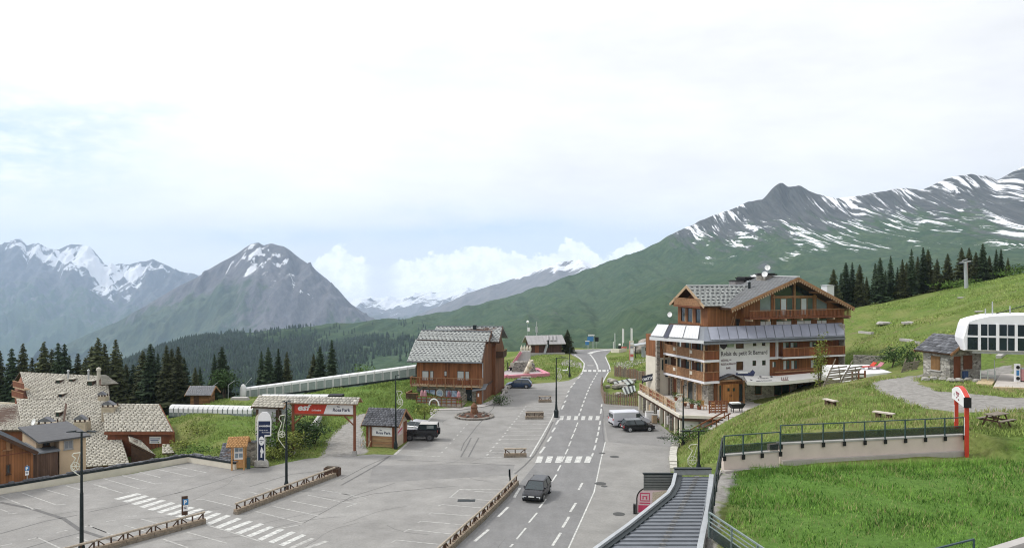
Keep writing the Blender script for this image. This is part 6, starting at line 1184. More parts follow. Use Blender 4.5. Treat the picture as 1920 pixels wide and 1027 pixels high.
MB().box(0,1.7,0,2.0,zs-0.1,zs+2.3).build('cabin', GALV, ss); MB().hexa([(-2.0,-0.6,zs+2.55),(2.2,-0.6,zs+3.2),(2.2,2.4,zs+3.2),(-2.0,2.4,zs+2.55)], [(-2.0,-0.6,zs+2.7),(2.2,-0.6,zs+3.35),(2.2,2.4,zs+3.35),(-2.0,2.4,zs+2.7)]).build('roof', GALV, ss); MB().bar((-1.8,0,zs-0.1),(-1.8,0,zs+2.6),0.14,0.14).build('post', DARKM, ss); MB().box(0.3,1.4,-0.05,-0.003,zs+1.5,zs+2.2).build('window', GLASSD, ss)
rk = thing('rock_outcrop', 'grey rock face behind the roadside shelter', 'rock')
for i, (px, py, Y, rx, rz) in enumerate([(1200,668,180,1.6,2.2),(1213,668,180,2.6,3.0),(1226,668,179,2.2,2.7),(1192,668,181,1.4,1.5),(1238,668,179,2.6,3.0)]):
    p = P(px,py,Y); boulder('rock', None, (p.x,p.y,H(p.x,p.y)-0.4), rx,1.6,rz*0.62, 80+i, mat('outcrop_rock', (0.30,0.27,0.24), 0.95, 0.35, 1.2, bump=0.5), parent=rk)
# ------------------------------------------------------------------ the hotel
FT = Frame((24.7,101.0), R(20)); ho = FT.thing('hotel', 'large wooden hotel with solar panel roof, white sign wall and big gable window', 'hotel')
HW = 21.8; HD = 9.0
def sz(px, py, t=0.0): return FT.pt(px, py, t)
W_H = mat('hotel_boards', (0.25,0.105,0.042), 0.7, 0.3, 1.2, plank=('x',0.22), stretch=(1,1,0.2)); W_HY = mat('hotel_side_boards', (0.235,0.098,0.04), 0.7, 0.3, 1.2, plank=('y',0.22), stretch=(1,1,0.2)); W_HR = mat('hotel_red_boards', (0.235,0.085,0.038), 0.7, 0.25, 1.2, plank=('x',0.20), stretch=(1,1,0.2))
zE = sz(1440,637,-0.9)[1]; sW0 = sz(1349,680)[0]; sW1 = sz(1443,680)[0]; zG = 2.6
zs1 = sz(1348,674,-1.1)[1]; zs2 = sz(1348,714,-1.1)[1]            # floors of the two balconies
# white wall with its windows
hol = [sz(1380,0)[0:1]+sz(1395,0)[0:1]+(sz(1388,653)[1],sz(1388,638.5)[1])] + [FT.rect(*q) for q in ((1380.5,677.5,1394,694),(1411.5,640.5,1418.5,648.5),(1428.5,640,1435.5,648),(1411,675.5,1418,685.5),(1429,675,1436,684.5))]
b = MB(); b.wall(sW0,sW1,sz(1400,716)[1],zE+0.2,0,0.35,hol); b.build('white_wall', WHITE, ho)
for i, (a, c, d, e) in enumerate(hol): window(FT, ho, a, c, d, e, 0.12, GLASSD if i > 1 else mat('amber_glass', (0.10,0.05,0.03), 0.15, 0.3, 1), W_DARK, mull=0, sill=False, fw=0.09)
BLK = mat('sign_ink', (0.045,0.035,0.045), 0.6, 0.05, 4); MAR = mat('maroon_ink', (0.09,0.02,0.03), 0.6, 0.05, 4)
a, c, d, e = FT.rect(1351,656,1441,668); a = sz(1351.5,665)[0]; w = sz(1441,662)[0]-a
tx = text('Relais du petit St Bernard', 1.0, BLK, ho, (a,-0.02,sz(1352,667.5)[1]+0.02), bold=0.004, extrude=0.01); wd = tx.dimensions.x; k = w/max(0.1, max(v.co.x for v in tx.data.vertices)); tx.scale = (k*0.97, 0.80, 1)
for txt_, px, py, s_ in (('HÔTEL **',1352,677.5,0.36),('RESTAURANT',1352,684.5,0.36),('BAR',1361.5,691.5,0.36)): q = sz(px,py); text(txt_, s_, MAR, ho, (q[0],-0.02,q[1]), bold=0.004, extrude=0.008)
def dog(px, py, r, m): q = sz(px,py); b = MB(); b.prism([(q[0]+r*x,-0.02,q[1]+r*z) for x, z in ((-0.8,0.9),(-0.2,1.25),(0.5,1.2),(1.05,0.7),(0.9,-0.1),(0.35,-0.7),(0.05,-1.35),(-0.3,-0.8),(-0.95,-0.3),(-1.15,0.4))], (0,0.018,0)); return b
bp = MB(); q0 = sz(1347,656); q1 = sz(1376,640); bp.box(q0[0]+0.25,q1[0],-0.012,-0.003,q0[1]+0.3,q1[1]); bp.build('painted_scene', mat('green_scene_paint', (0.34,0.40,0.33), 0.8, 0.45, 1.6, col2=(0.16,0.22,0.14)), ho)
stuff(dog(1357,648.5,0.52,BLK).build('dog_emblem', BLK, ho)); q = sz(1357,654.5); stuff(MB().prism([(q[0]-0.5,-0.021,q[1]+0.25),(q[0]-0.15,-0.021,q[1]-0.4),(q[0]+0.25,-0.021,q[1]-0.35),(q[0]+0.5,-0.021,q[1]+0.3),(q[0],-0.021,q[1]-0.05)], (0,0.017,0)).build('dog_muzzle', WPAINT, ho))
# left corner: walls behind the balconies, rubble ground floor
zlo = zs2
MB().wall(0.0,sW0,zlo,zE+0.2,0.02,0.3,[]).build('wall', W_H, ho)
tl = [(1.2,2.6,zs1+0.15,zs1+2.2),(3.6,5.2,zs1+0.15,zs1+2.2),(6.2,7.6,zs1+0.15,zs1+2.2),(1.2,2.6,zs2+0.15,zs2+2.2),(3.6,5.2,zs2+0.15,zs2+2.2),(6.2,7.6,zs2+0.15,zs2+2.2)]
side = thing_side = bpy.data.objects.new('left_side', None)
bpy.data.objects.remove(side)
def wall_t(b, t0, t1, z0, z1, s0, s1, holes=()):       # wall standing in the plane s = const
    m2 = MB(); m2.wall(t0,t1,z0,z1,s0,s1,holes); b.add([(y,x,z) for x,y,z in m2.v],[tuple(reversed(f)) for f in m2.f]); return b
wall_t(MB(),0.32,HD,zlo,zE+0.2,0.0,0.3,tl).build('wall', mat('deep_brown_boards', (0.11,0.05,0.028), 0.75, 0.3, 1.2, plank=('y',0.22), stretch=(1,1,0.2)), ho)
for t0_, t1_, d, e in tl:
    f = MB(); f.box(0.05,0.12,t0_,t1_,d,d+0.08); f.box(0.05,0.12,t0_,t1_,e-0.08,e); f.box(0.05,0.12,t0_,t0_+0.08,d,e); f.box(0.05,0.12,t1_-0.08,t1_,d,e); f.box(0.05,0.12,(t0_+t1_)/2-0.04,(t0_+t1_)/2+0.04,d,e); w_ = f.build('window', W_DARK, ho)
    MB().box(0.09,0.10,t0_+0.08,t1_-0.08,d+0.08,e-0.08).build('pane', GLASS, w_); MB().box(0.07,0.085,t0_+0.1,t0_+0.45,d+0.08,e-0.08).build('curtain', CURTAIN, w_)
gh = [(1.4,2.5,zG,zG+2.3),(3.4,4.6,zG,zG+2.4),(5.6,6.3,zG,zG+2.4),(7.4,8.3,zG,zG+2.4)]
wall_t(MB(),0.0,HD,-0.5,zlo,0.05,0.45,gh).build('stone_wall', RUBBLE, ho)
for i, (t0_, t1_, d, e) in enumerate(gh): MB().box(0.12,0.18,t0_,t1_,d,e).build('door', [W_BEAM,GLASSD,W_BEAM,W_RED][i], ho); MB().box(0.0,0.10,t0_-0.12,t0_,d,e+0.1).box(0.0,0.10,t1_,t1_+0.12,d,e+0.1).parts('door_frame', W_PALE, ho)
MB().wall(0.46,sz(1349,735)[0]+0.2,-0.5,zlo,0.05,0.45,[(0.9,sz(1343,735)[0],zG+0.7,zG+2.0)]).build('stone_wall', RUBBLE, ho); MB().box(0.95,sz(1343,735)[0],0.2,0.24,zG+0.7,zG+2.0).build('pane', GLASSD, ho)
for zf in (zs1, zs2):                                    # balconies wrap the corner
    so = -1.25; to = -1.15; sE = sz(1349,680,to)[0]
    f = MB(); f.box(so,sE,to,0,zf-0.28,zf); f.box(so,-0.003,0.003,HD-0.3,zf-0.28,zf); bl = f.build('balcony', WHITE, ho)
    board_rail(bl,(so+0.05,to+0.04,zf),(so+0.05,HD-0.3,zf),1.15,W_BEAM,0.20,'railing_boards',0.04); board_rail(bl,(so+0.1,to+0.04,zf),(sE,to+0.04,zf),1.15,W_HR,0.18,'railing_boards',0.02)
    board_rail(bl,(sE,to+0.04,zf),(sE,-0.05,zf),1.15,W_HR,0.18,'railing_boards')
    for k in range(4): t = to+0.15+k*(HD-0.6-to)/3; MB().bar((so+0.08,t,zf),(so+0.08,t,zf+(zs1-zs2)-0.3),0.16,0.16).build('post', W_PALE, ho)
    for k, t in enumerate((1.6,5.6)): MB().box(so-0.02,so+0.02,t,t+0.55,zf+0.55,zf+0.98).build('flower_box', CREAM, bl)
    for k in range(6): t = to+0.5+k*1.55; MB().box(so-0.05,0,t,t+0.14,zf-0.5,zf-0.285).build('corbel', W_PALE, ho)
# block jutting out at the far end of the left side
s2 = sz(1237,650,HD-0.3)[0]; zf = sz(1246,670,HD-0.3)[1]; zt_ = sz(1246,637,HD-0.3)[1]; zb_ = sz(1246,694,HD-0.3)[1]
MB().wall(s2,-0.002,zf,zt_+0.6,HD-0.28,HD+3.5,[(s2+0.25,-0.2,zf+1.15,zt_)]).build('far_block', W_HY, ho); MB().box(s2+0.2,-0.15,HD+0.5,HD+0.55,zf+1.1,zt_).build('pane', GLASSD, ho)
for k in range(3): s = s2+0.4+k*0.55; MB().bar((s,HD-0.3,zf+1.1),(s,HD-0.3,zt_+0.2),0.14,0.14).build('post', W_BEAM, ho)
MB().wall(s2,-0.002,-0.5,zf-0.003,HD-0.2,HD+3.5,[(s2+0.3,-0.3,zb_,zf-0.3)]).build('pale_wall', CREAM, ho)
for k in range(4): s = s2+0.25+k*0.48; MB().box(s,s+0.12,HD-0.26,HD-0.2,zb_,zf-0.25).build('glazing_bar', CREAM, ho)
MB().box(s2+0.28,-0.28,HD+0.1,HD+0.15,zb_,zf-0.3).build('pane', GLASS, ho)
MB().bar((s2-0.25,HD-0.2,-0.5),(s2-0.25,HD-0.2,zt_+0.3),0.45,0.45).build('stone_pier', RUBBLE, ho)
# right wing with balconies, stone end wall
s3 = sz(1458,650)[0]; s4 = sz(1574,650)[0]; zc1 = sz(1500,668,-1.0)[1]; zc2 = sz(1500,699,-1.0)[1]
MB().box(sW1+0.003,s3-0.25,0.15,0.4,sz(1450,669)[1],zE+0.2).build('red_wall', W_HR, ho); MB().box(s3-0.25,s3,-0.15,0.4,sz(1457,672)[1],zE+0.2).build('white_pilaster', WHITE, ho); MB().box(sW1,s3,-0.12,0.148,sz(1450,673)[1],sz(1450,669)[1]).build('white_band', WHITE, ho)
wu = [FT.rect(*q) for q in ((1469,641,1481.5,656),(1483,641,1497,652),(1519,640,1532,652))]; wl = [FT.rect(*q) for q in ((1469.5,675,1482.5,694),(1484.5,675,1497,693.5),(1521,674,1534,690),(1449,677.5,1457,689))]
MB().wall(s3,s4,zc1,zE+0.2,0.1,0.4,wu).build('wall', W_HR, ho); MB().wall(sW1+0.003,s4,zc2-0.6,zc1-0.003,0.16,0.4,wl).build('wall', W_H, ho)
for i, (a, c, d, e) in enumerate(wu+wl): window(FT, ho, a, c, d, e, 0.2, GLASS, W_RED, mull=1 if i != 6 else 0, sill=False, fw=0.07); MB().box(a+0.1,a+(c-a)*0.45,0.165,0.185,d+0.05,e-0.05).build('curtain', CURTAIN, ho)
f = MB().box(s3,s4,-1.1,0.095,zc1-0.22,zc1).build('balcony', WHITE, ho); board_rail(f,(s3,-1.06,zc1),(s4,-1.06,zc1),1.15,W_HR,0.2,'railing_boards',0.015)
f = MB().box(sW1,s4,-1.1,0.155,zc2-0.22,zc2).build('balcony', W_RED, ho); MB().bar((sW1,-1.06,zc2+0.55),(s4,-1.06,zc2+0.55),0.08,0.1).build('handrail', W_RED, f); MB().bar((sW1,-1.06,zc2+0.28),(s4,-1.06,zc2+0.28),0.06,0.16).build('rail_board', W_BEAM, f)
a, c = sz(1574,650,-1.1)[0], sz(1589,650,-1.1)[0]; MB().box(s4+0.003,c-0.3,-0.9,9,1.0,zE+0.15).build('stone_end_wall', RUBBLE, ho); MB().box(c-0.3,c+0.05,-0.6,0.2,3,zE+1.7).build('stone_pier', stone('pale_rubble', [(0.30,0.28,0.24),(0.46,0.43,0.38),(0.58,0.55,0.5)]), ho)
# ground floor: porch, rubble piers and dark glazing
gp = [(1404,1420),(1433,1455.5),(1487,1498)]; zT = sz(1430,721)[1]; zB = sz(1430,742)[1]; sR_ = sz(1530,730)[0]
hs = [FT.rect(1420,723,1433,741), FT.rect(1456,722,1486.5,742), FT.rect(1498.5,720,1527,741)]
MB().wall(sz(1392,735)[0],sR_,1.0,zT+1.2,0.5,0.9,hs).build('stone_wall', RUBBLE, ho)
for i, (a, c, d, e) in enumerate(hs): window(FT, ho, a, c, d, e, 0.6, GLASSD, W_RED, mull=1 if i else 0, sill=False)
MB().wall(sR_,HW-0.5,1.0,zT+1.2,0.5,0.9,[]).build('stone_wall', RUBBLE_D, ho)
# entrance porch
p0, p1 = sz(1355,740,-0.6)[0], sz(1385,740,-0.6)[0]; zd = sz(1370,719.5,-0.6)[1]; za = sz(1380,701.5,-1.0)[1]; zl_ = sz(1351,712.5,-1.0)[1]
ep = FT.thing('entrance_porch', 'honey wood entrance porch with double doors and small stone gable roof', 'porch'); MB().box(p0-0.9,p1+0.7,-0.5,0.48,zG,zl_-0.15).build('porch_wall', W_H, ep)
for i in range(2):
    a = p0+i*(p1-p0)/2+0.03; c = a+(p1-p0)/2-0.06; d_ = MB().box(a,c,-0.62,-0.503,zG+0.02,zd).build('door', mat('honey_door', (0.42,0.185,0.062), 0.55, 0.2, 1.5, plank=('x',0.17), stretch=(1,1,0.3)), ep); q = sz(1366 if not i else 1376,730,-0.64); MB().box(q[0]-0.16,q[0]+0.16,-0.64,-0.623,q[1]-0.2,q[1]+0.2).build('pane', GLASSD, d_); MB().box(c-0.14 if not i else a+0.06,c-0.08 if not i else a+0.12,-0.68,-0.623,zG+1.0,zG+1.2).build('handle', DARKM, d_)
MB().box(p0-0.75,p0-0.2,-0.54,-0.503,zG+0.3,zd-0.1).build('side_pane', GLASSD, ep); MB().box(p1+0.15,p1+0.6,-0.54,-0.503,zG+0.3,zd-0.1).build('side_pane', GLASSD, ep)
sL, sM, sR2 = sz(1349,713,-1.0)[0], sz(1380.5,701,-1.0)[0], sz(1392,713,-1.0)[0]; sM = (sL+sR2)/2+0.35
q1 = (Vector((sM,0.3,za)),Vector((sM,-1.0,za)),Vector((sL,-1.0,zl_)),Vector((sL,0.3,zl_))); q2 = (Vector((sM,-1.0,za)),Vector((sM,0.3,za)),Vector((sR2,0.3,zl_)),Vector((sR2,-1.0,zl_)))
for i, q in enumerate((q1,q2)): slab(*q,0.1,'roof',W_DARK,ep); tiles(*q,0.4,0.36,LAUZE_D,ep,0.05,110+i)
MB().prism([(sL+0.35,-0.75,zl_-0.03),(sR2-0.35,-0.75,zl_-0.03),(sM,-0.75,za-0.25)], (0,0.25,0)).build('gable_face', RUBBLE_D, ep); MB().bar((sL+0.1,-0.8,zl_-0.15),(sR2-0.1,-0.8,zl_-0.15),0.16,0.2).build('beam', W_BEAM, ep)
for s in (p0-0.8,p1+0.6): MB().bar((s,-0.85,zG),(s,-0.85,zl_-0.2),0.16,0.16).build('post', W_BEAM, ep)
# awning of white cloth along the right wing
aw = FT.thing('awning', 'long white cloth awning with printed dogs and lettering under the hotel balconies', 'awning')
top = [(1394,703),(1420,704),(1455,704.5),(1500,700.5),(1540,697),(1572,694),(1591,692)]; bot = [(1401,720),(1425,721.3),(1455,720.5),(1490,717.5),(1528,713.5),(1565,709.5),(1594,706.5)]
A = [Vector((sz(x,y,-1.15)[0],-1.15,sz(x,y,-1.15)[1])) for x, y in top]; B = [Vector((sz(x,y-5,-3.2)[0],-3.2,sz(x,y-5,-3.2)[1])) for x, y in bot]; Cc = [p+Vector((0,-0.02,-0.42)) for p in B]
cl = mat('awning_cloth', (0.74,0.72,0.68), 0.8, 0.04, 1.5); up = Vector((0,0,0.03)); f = MB(); f.ring(B,A,closed=False); f.ring(Cc,B,closed=False); f.ring([p-up for p in A],[p-up-Vector((0,-0.03,0)) for p in B],closed=False); f.ring([p+Vector((0,0.03,-0.03)) for p in B],[p+Vector((0,0.03,0)) for p in Cc],closed=False); f.build('cloth', cl, aw)
q = A[0]; MB().add([A[0],B[0],Cc[0],A[0]+Vector((0,0,-0.4))],[(0,1,2,3)]).build('end_cloth', cl, aw)
nA = (A[2]-A[1]).cross(B[1]-A[1]).normalized(); nA = nA if nA.z > 0 else -nA
inc = math.atan2(A[1].z-B[1].z, 2.05)
def onaw(u, v, o=0.02): i = min(int(u*6),5); g = u*6-i; return A[i].lerp(A[i+1],g).lerp(B[i].lerp(B[i+1],g),v)+nA*o
for txt_, u, v, s_ in (('Restaurant',0.165,0.50,0.36),('petit St Bernard',0.125,0.92,0.36)): p = onaw(u,v,0.03); text(txt_, s_, BLK, aw, p, (inc,0,math.atan2((A[2]-A[1]).y,(A[2]-A[1]).x)), bold=0.004, extrude=0.004)
pr_ = MB()
for u, v in ((0.185,0.22),(0.285,0.22)): p = onaw(u,v,0.03); e = onaw(u+0.012,v-0.10,0.03); pr_.bar(p,e,0.26,0.03,up=nA)
p = onaw(0.055,0.75,0.03); pr_.bar(p,onaw(0.068,0.72,0.03),0.3,0.03,up=nA); stuff(pr_.build('printed_dogs', BLK, aw))
pr_ = MB()
for k in range(4): u = 0.375+k*0.016; pr_.bar(onaw(u,0.35+0.05*(k%2),0.03),onaw(u+0.004,0.85,0.03),0.10,0.03,up=nA)
pr_.bar(onaw(0.385,0.88,0.03),onaw(0.435,0.85,0.03),0.35,0.03,up=nA); stuff(pr_.build('printed_figures', mat('brown_print', (0.30,0.22,0.20), 0.7, 0.3, 4), aw))
for i in (0,2,4,6): MB().bar(B[i]+Vector((0,0.02,-0.02)),A[i]-up*2,0.06,0.06).build('arm', GALV, aw)
fl = FT.thing('rolled_parasols', 'dark blue and white bundle lying on the awning edge below the hotel sign', 'parasol'); q = sz(1381,700,-1.3); q2_ = sz(1412,699,-1.3); 
MB().tube((q[0],-1.3,q[1]-0.05),(q2_[0],-1.3,q2_[1]-0.15),0.16,0.22,8).build('cover', mat('navy_cloth', (0.05,0.06,0.13), 0.8, 0.2, 4), fl); MB().tube((q[0]+0.1,-1.5,q[1]+0.12),(q2_[0]-1.0,-1.5,q2_[1]+0.12),0.10,0.10,7).build('roll', WPAINT, fl); MB().lathe([(0.25,-0.1),(0.3,0.15),(0.05,0.4)],(q2_[0]-0.1,-1.35,q2_[1]),8).build('hood', MATS['navy_cloth'], fl)
# solar roof: fourteen dark panels to the front, pale sheets to the left
sE0, sE1 = -1.5, HW+0.1; tE = -1.7; tU = 0.7; zEv = sz(1440,635.5,tE)[1]; zU = sz(1440,609,tU)[1]
a = sz(1322,613,tU)[0]; cR = sz(1579,608,tU)[0]; cE = sz(1584,629,tE)[0]; eL = sz(1331,640,tE)[0]
U = lambda s: Vector((s,tU,zU)); E = lambda s: Vector((s,tE,zEv))
slab(U(a),U(cR),E(cE),E(eL-0.9),0.18,'solar_roof',ZINC,ho); MB().box(eL-0.9,cE,tE-0.12,tE+0.2,zEv-0.42,zEv-0.185).build('fascia', mat('grey_fascia', (0.17,0.18,0.20), 0.5, 0.1, 2), ho)
SOL = mat('solar_glass', (0.25,0.265,0.32), 0.3, 0.12, 0.8, spec=0.8)
n = 15; ua = sz(1322,613,tU)[0]+0.35; ea = eL+0.1
for i in range(n):
    f0, f1 = (i+0.05)/n, (i+0.95)/n; nn = (U(1)-U(0)).cross(E(0)-U(0)).normalized(); nn = nn if nn.z > 0 else -nn
    u0, u1 = U(ua+(cR-ua)*f0), U(ua+(cR-ua)*f1); b0, b1 = E(ea+(cE-ea)*f0), E(ea+(cE-ea)*f1); q = [u0.lerp(b0,0.06),u1.lerp(b1,0.06),u1.lerp(b1,0.94),u0.lerp(b0,0.94)]
    MB().hexa([p+nn*0.01 for p in (q[3],q[2],q[1],q[0])],[p+nn*0.08 for p in (q[3],q[2],q[1],q[0])]).build('solar_panel', SOL, ho)
def wl_(px, py, Y): return FT.loc(P(px,py,Y))
Le = [wl_(1218,634.5,104.3), Vector((eL-0.9,tE,zEv))]; Lu = [wl_(1233,612.5,107.8), Vector((a,tU,zU))]; Lu[0].z = zU-0.2; Le[0].z = zEv
slab(Lu[0],Lu[1],Le[1],Le[0],0.18,'left_roof',ZINC,ho); PALER = mat('pale_roof_sheet', (0.62,0.63,0.64), 0.35, 0.06, 1.0, spec=0.6)
nL = (Lu[1]-Lu[0]).cross(Le[0]-Lu[0]).normalized(); nL = nL if nL.z > 0 else -nL
for f0, f1 in ((0.02,0.26),(0.37,0.62),(0.64,0.90)):
    q = [Lu[0].lerp(Lu[1],f0),Lu[0].lerp(Lu[1],f1),Le[0].lerp(Le[1],f1),Le[0].lerp(Le[1],f0)]; q = [q[0].lerp(q[3],0.05),q[1].lerp(q[2],0.05),q[1].lerp(q[2],0.93),q[0].lerp(q[3],0.93)]; pn = MB().hexa([p+nL*0.10 for p in (q[3],q[2],q[1],q[0])],[p+nL*0.20 for p in (q[3],q[2],q[1],q[0])]).build('roof_panel', PALER, ho)
    seams(q[0]+nL*0.2,q[1]+nL*0.2,q[2]+nL*0.2,q[3]+nL*0.2,5,PALER,pn,'rib',0.02)
q = [Lu[0].lerp(Lu[1],0.28),Lu[0].lerp(Lu[1],0.35),Le[0].lerp(Le[1],0.35),Le[0].lerp(Le[1],0.28)]; MB().hexa([p+nL*0.10 for p in (q[3],q[2],q[1],q[0])],[p+nL*0.16 for p in (q[3],q[2],q[1],q[0])]).build('dark_gap_sheet', mat('navy_sheet', (0.03,0.035,0.06), 0.4, 0.1, 2), ho)
MB().bar(Le[0]-nL*0.1,Le[1]-nL*0.1,0.12,0.4).build('fascia', PALER, ho); tri = [Lu[1],Vector((eL-0.9,tE,zEv)),E(ea-0.05),U(ua-0.1)]; MB().add([p+nn*0.02 for p in tri],[(0,1,2,3)]).build('hip_sheet', mat('hip_zinc', (0.24,0.26,0.30), 0.4, 0.1, 2, metal=0.4), ho)
MB().box(-0.2,HW-0.3,1.0,HD,zE,zU-0.12).build('core', W_DARK, ho)
# upper storey: big gable to the front
tg = 1.6; tr_ = -0.4; gA = sz(1497,519.5,tr_); gL = sz(1371,578,tr_); gR = sz(1602,576,tr_); kL = (gA[1]-gL[1])/(gA[0]-gL[0]); kR = (gA[1]-gR[1])/(gR[0]-gA[0])
zline = lambda s: gA[1]-(gA[0]-s)*kL if s < gA[0] else gA[1]-(s-gA[0])*kR
wA = sz(1394,590,tg)[0]; wB = sz(1582,590,tg)[0]; zb0 = zU-0.3
ws_m = [(1454.6,560,1486,583),(1494,560,1523,583)]; ws_l = [(1425,597.5,1447,612),(1455,597,1485,612),(1493.5,596.5,1522,611),(1531,596,1551,610)]; ws_t = [(1425,1446),(1531,1551)]
holes = [FT.rect(*q,tg) for q in ws_m+ws_l]; zfl = sz(1480,593,tg)[1]
b = MB(); cols = sorted({wA,wB,gA[0]}|{h[0] for h in holes}|{h[1] for h in holes}); zsp = sz(1490,556,tg)[1]
b.wall(wA,wB,zb0,zfl,tg,tg+0.3,holes); ta = [(sz(x0,570,tg)[0],sz(x1,570,tg)[0]) for x0,x1 in ws_t]; m_l, m_r = sz(1451,570,tg)[0], sz(1527,570,tg)[0]; zr_ = zfl
for (x0, x1) in ((wA,ta[0][0]),(ta[0][1],m_l),(m_r,ta[1][0]),(ta[1][1],wB)):
    b.prism([(x0,tg,zr_),(x1,tg,zr_),(x1,tg,zline(x1)-0.45),(x0,tg,zline(x0)-0.45)], (0,0.3,0))
b.build('gable_wall', W_H, ho)
for x0, x1 in ta: b = MB(); zt0, zt1 = zline(x0)-0.75, zline(x1)-0.75; b.prism([(x0,tg+0.1,zr_),(x1,tg+0.1,zr_),(x1,tg+0.1,zt1),(x0,tg+0.1,zt0)], (0,0.03,0)); w_ = b.build('corner_window', mat('pale_window_glass', (0.20,0.25,0.26), 0.12, 0.15, 1.0, spec=0.8), ho); MB().box(x0,x1,tg-0.04,tg+0.09,zr_,zr_+0.7).build('lower_board', W_H, w_); MB().bar((x0,tg+0.05,zt0),(x1,tg+0.05,zt1),0.12,0.12).build('frame', W_BEAM, w_)
# centre glazing
xs_ = [m_l, sz(1489,570,tg)[0], m_r]
for i in range(2):
    a_, c_ = xs_[i]+0.12, xs_[i+1]-0.12
    w_ = window(FT, ho, a_, c_, zr_+0.05, zsp-0.1, tg+0.08, GLASS, W_BEAM, mull=2, sill=False, fw=0.12); MB().box(a_+(c_-a_)*0.36,a_+(c_-a_)*0.62,tg+0.05,tg+0.066,zr_+0.2,zsp-0.3).build('curtain', CURTAIN, w_)
    pp = [(a_,tg+0.1,zsp+0.08),(c_,tg+0.1,zsp+0.08),(c_,tg+0.1,zline(c_)-0.55),(a_,tg+0.1,zline(a_)-0.55)]; MB().prism(pp,(0,0.03,0)).build('apex_pane', GLASSD, ho)
BE = MB(); BE.bar((xs_[1],tg,zr_-0.2),(xs_[1],tg,zline(xs_[1])-0.4),0.3,0.3); BE.bar((m_l-0.3,tg-0.02,zsp),(m_r+0.3,tg-0.02,zsp),0.22,0.24); BE.bar((m_l,tg,zr_),(m_l,tg,zsp+0.3),0.24,0.24); BE.bar((m_r,tg,zr_),(m_r,tg,zsp+0.3),0.24,0.24); BE.parts('beam', W_BEAM, ho)
for i, h in enumerate(holes[2:]): window(FT, ho, *h, tg+0.06, GLASS, W_RED, mull=1, sill=False, fw=0.1); MB().box(h[0]+0.1,h[1]-0.1,tg+0.03,tg+0.045,h[2]+0.05,h[2]+(h[3]-h[2])*0.66).build('blind', WPAINT, ho)
f = MB().box(wA,wB,tr_+0.6,tg-0.003,zfl-0.18,zfl).build('balcony', W_RED, ho); board_rail(f,(wA,tr_+0.66,zfl),(wB,tr_+0.66,zfl),0.95,W_HR,0.22,'railing_boards',0.09)
for k in range(7): s = wA+0.3+k*(wB-wA-0.6)/6; MB().bar((s,tr_+0.5,zfl-0.32),(s,tg,zfl-0.32),0.18,0.24).build('joist', W_PALE, ho)
# gable roof with carved verge boards
tb_ = 9.5; RL = (Vector((gA[0],tb_,gA[1])),Vector((gA[0],tr_,gA[1])),Vector((gL[0],tr_,gL[1])),Vector((gL[0],tb_,gL[1]))); RR = (Vector((gA[0],tr_,gA[1])),Vector((gA[0],tb_,gA[1])),Vector((gR[0],tb_,gR[1])),Vector((gR[0],tr_,gR[1])))
DRK = mat('grey_roof_sheet', (0.15,0.155,0.16), 0.55, 0.15, 0.8, metal=0.15)
for i, q in enumerate((RL,RR)): slab(*q,0.26,'roof',W_DARK,ho); tiles(*q,0.7,0.5,DRK,ho,0.03,120+i,jit=0.0,gap=0.02,under=0.01)
MB().bar((gA[0],tr_-0.05,gA[1]+0.08),(gA[0],tb_,gA[1]+0.08),0.4,0.12).build('ridge_cap', PALER, ho)
for s_, z_ in ((gL[0],gL[1]),(gR[0],gR[1])):
    for k, (o, h, m_) in enumerate(((0.0,0.30,W_BEAM),(0.10,0.26,W_RED))): MB().bar((s_,tr_-0.06-k*-0.08,z_-0.16-o*2.6),(gA[0],tr_-0.06+k*0.08,gA[1]-0.16-o*2.6),0.06,h).build('verge_board', m_, ho)
    z0 = MB(); L_ = abs(gA[0]-s_); kk = int(L_/0.36)
    for k in range(kk): u = (k+0.5)/kk; x = s_+(gA[0]-s_)*u; z = z_+(gA[1]-z_)*u-0.36; z0.prism([(x-0.15,tr_-0.10,z),(x+0.15,tr_-0.10,z),(x,tr_-0.10,z-0.30)], (0,0.035,0))
    stuff(z0.build('carved_trim', W_PALE, ho))
for u in (0.30,0.62): 
    for s_, z_ in ((gL[0],gL[1]),(gR[0],gR[1])): x = s_+(gA[0]-s_)*u; z = z_+(gA[1]-z_)*u; MB().bar((x,tr_,z-0.5),(x,tg,z-0.5),0.24,0.26).build('purlin', W_BEAM, ho)
# left wing: ridge along the front, gable to the left
sg_ = 1.6; t0w, t1w = 2.4, 9.6; tm = 6.0; zr = sz(1300,535.5,tm)[1]; ze0 = sz(1345,573.5,t0w-0.2)[1]; sv = sg_-0.9
RA = (Vector((sv,tm,zr)),Vector((gA[0]-1.0,tm,zr)),Vector((gA[0]-4,t0w-0.6,ze0)),Vector((sv,t0w-0.6,ze0))); RB_ = (Vector((gA[0]-1,tm,zr)),Vector((sv,tm,zr)),Vector((sv,t1w+0.6,ze0)),Vector((gA[0]-4,t1w+0.6,ze0)))
for i, q in enumerate((RA,RB_)): slab(*q,0.2,'roof',W_DARK,ho); tiles(*q,0.6,0.5,TILE_G,ho,0.035,130+i,jit=0.0,gap=0.02,under=0.01)
g = MB(); nA2 = (RA[1]-RA[0]).cross(RA[3]-RA[0]).normalized(); nA2 = nA2 if nA2.z > 0 else -nA2
for j in range(6):
    v = (j+0.6)/6.3; p, q = RA[0].lerp(RA[3],v), RA[1].lerp(RA[2],v); kk = int((q-p).length/0.75)
    for k in range(kk): c = p.lerp(q,(k+(0.25 if j%2 else 0.75))/kk)+nA2*0.07; e = Vector((0.17,0,0)); g.bar(c-e,c+e,0.10,0.16)
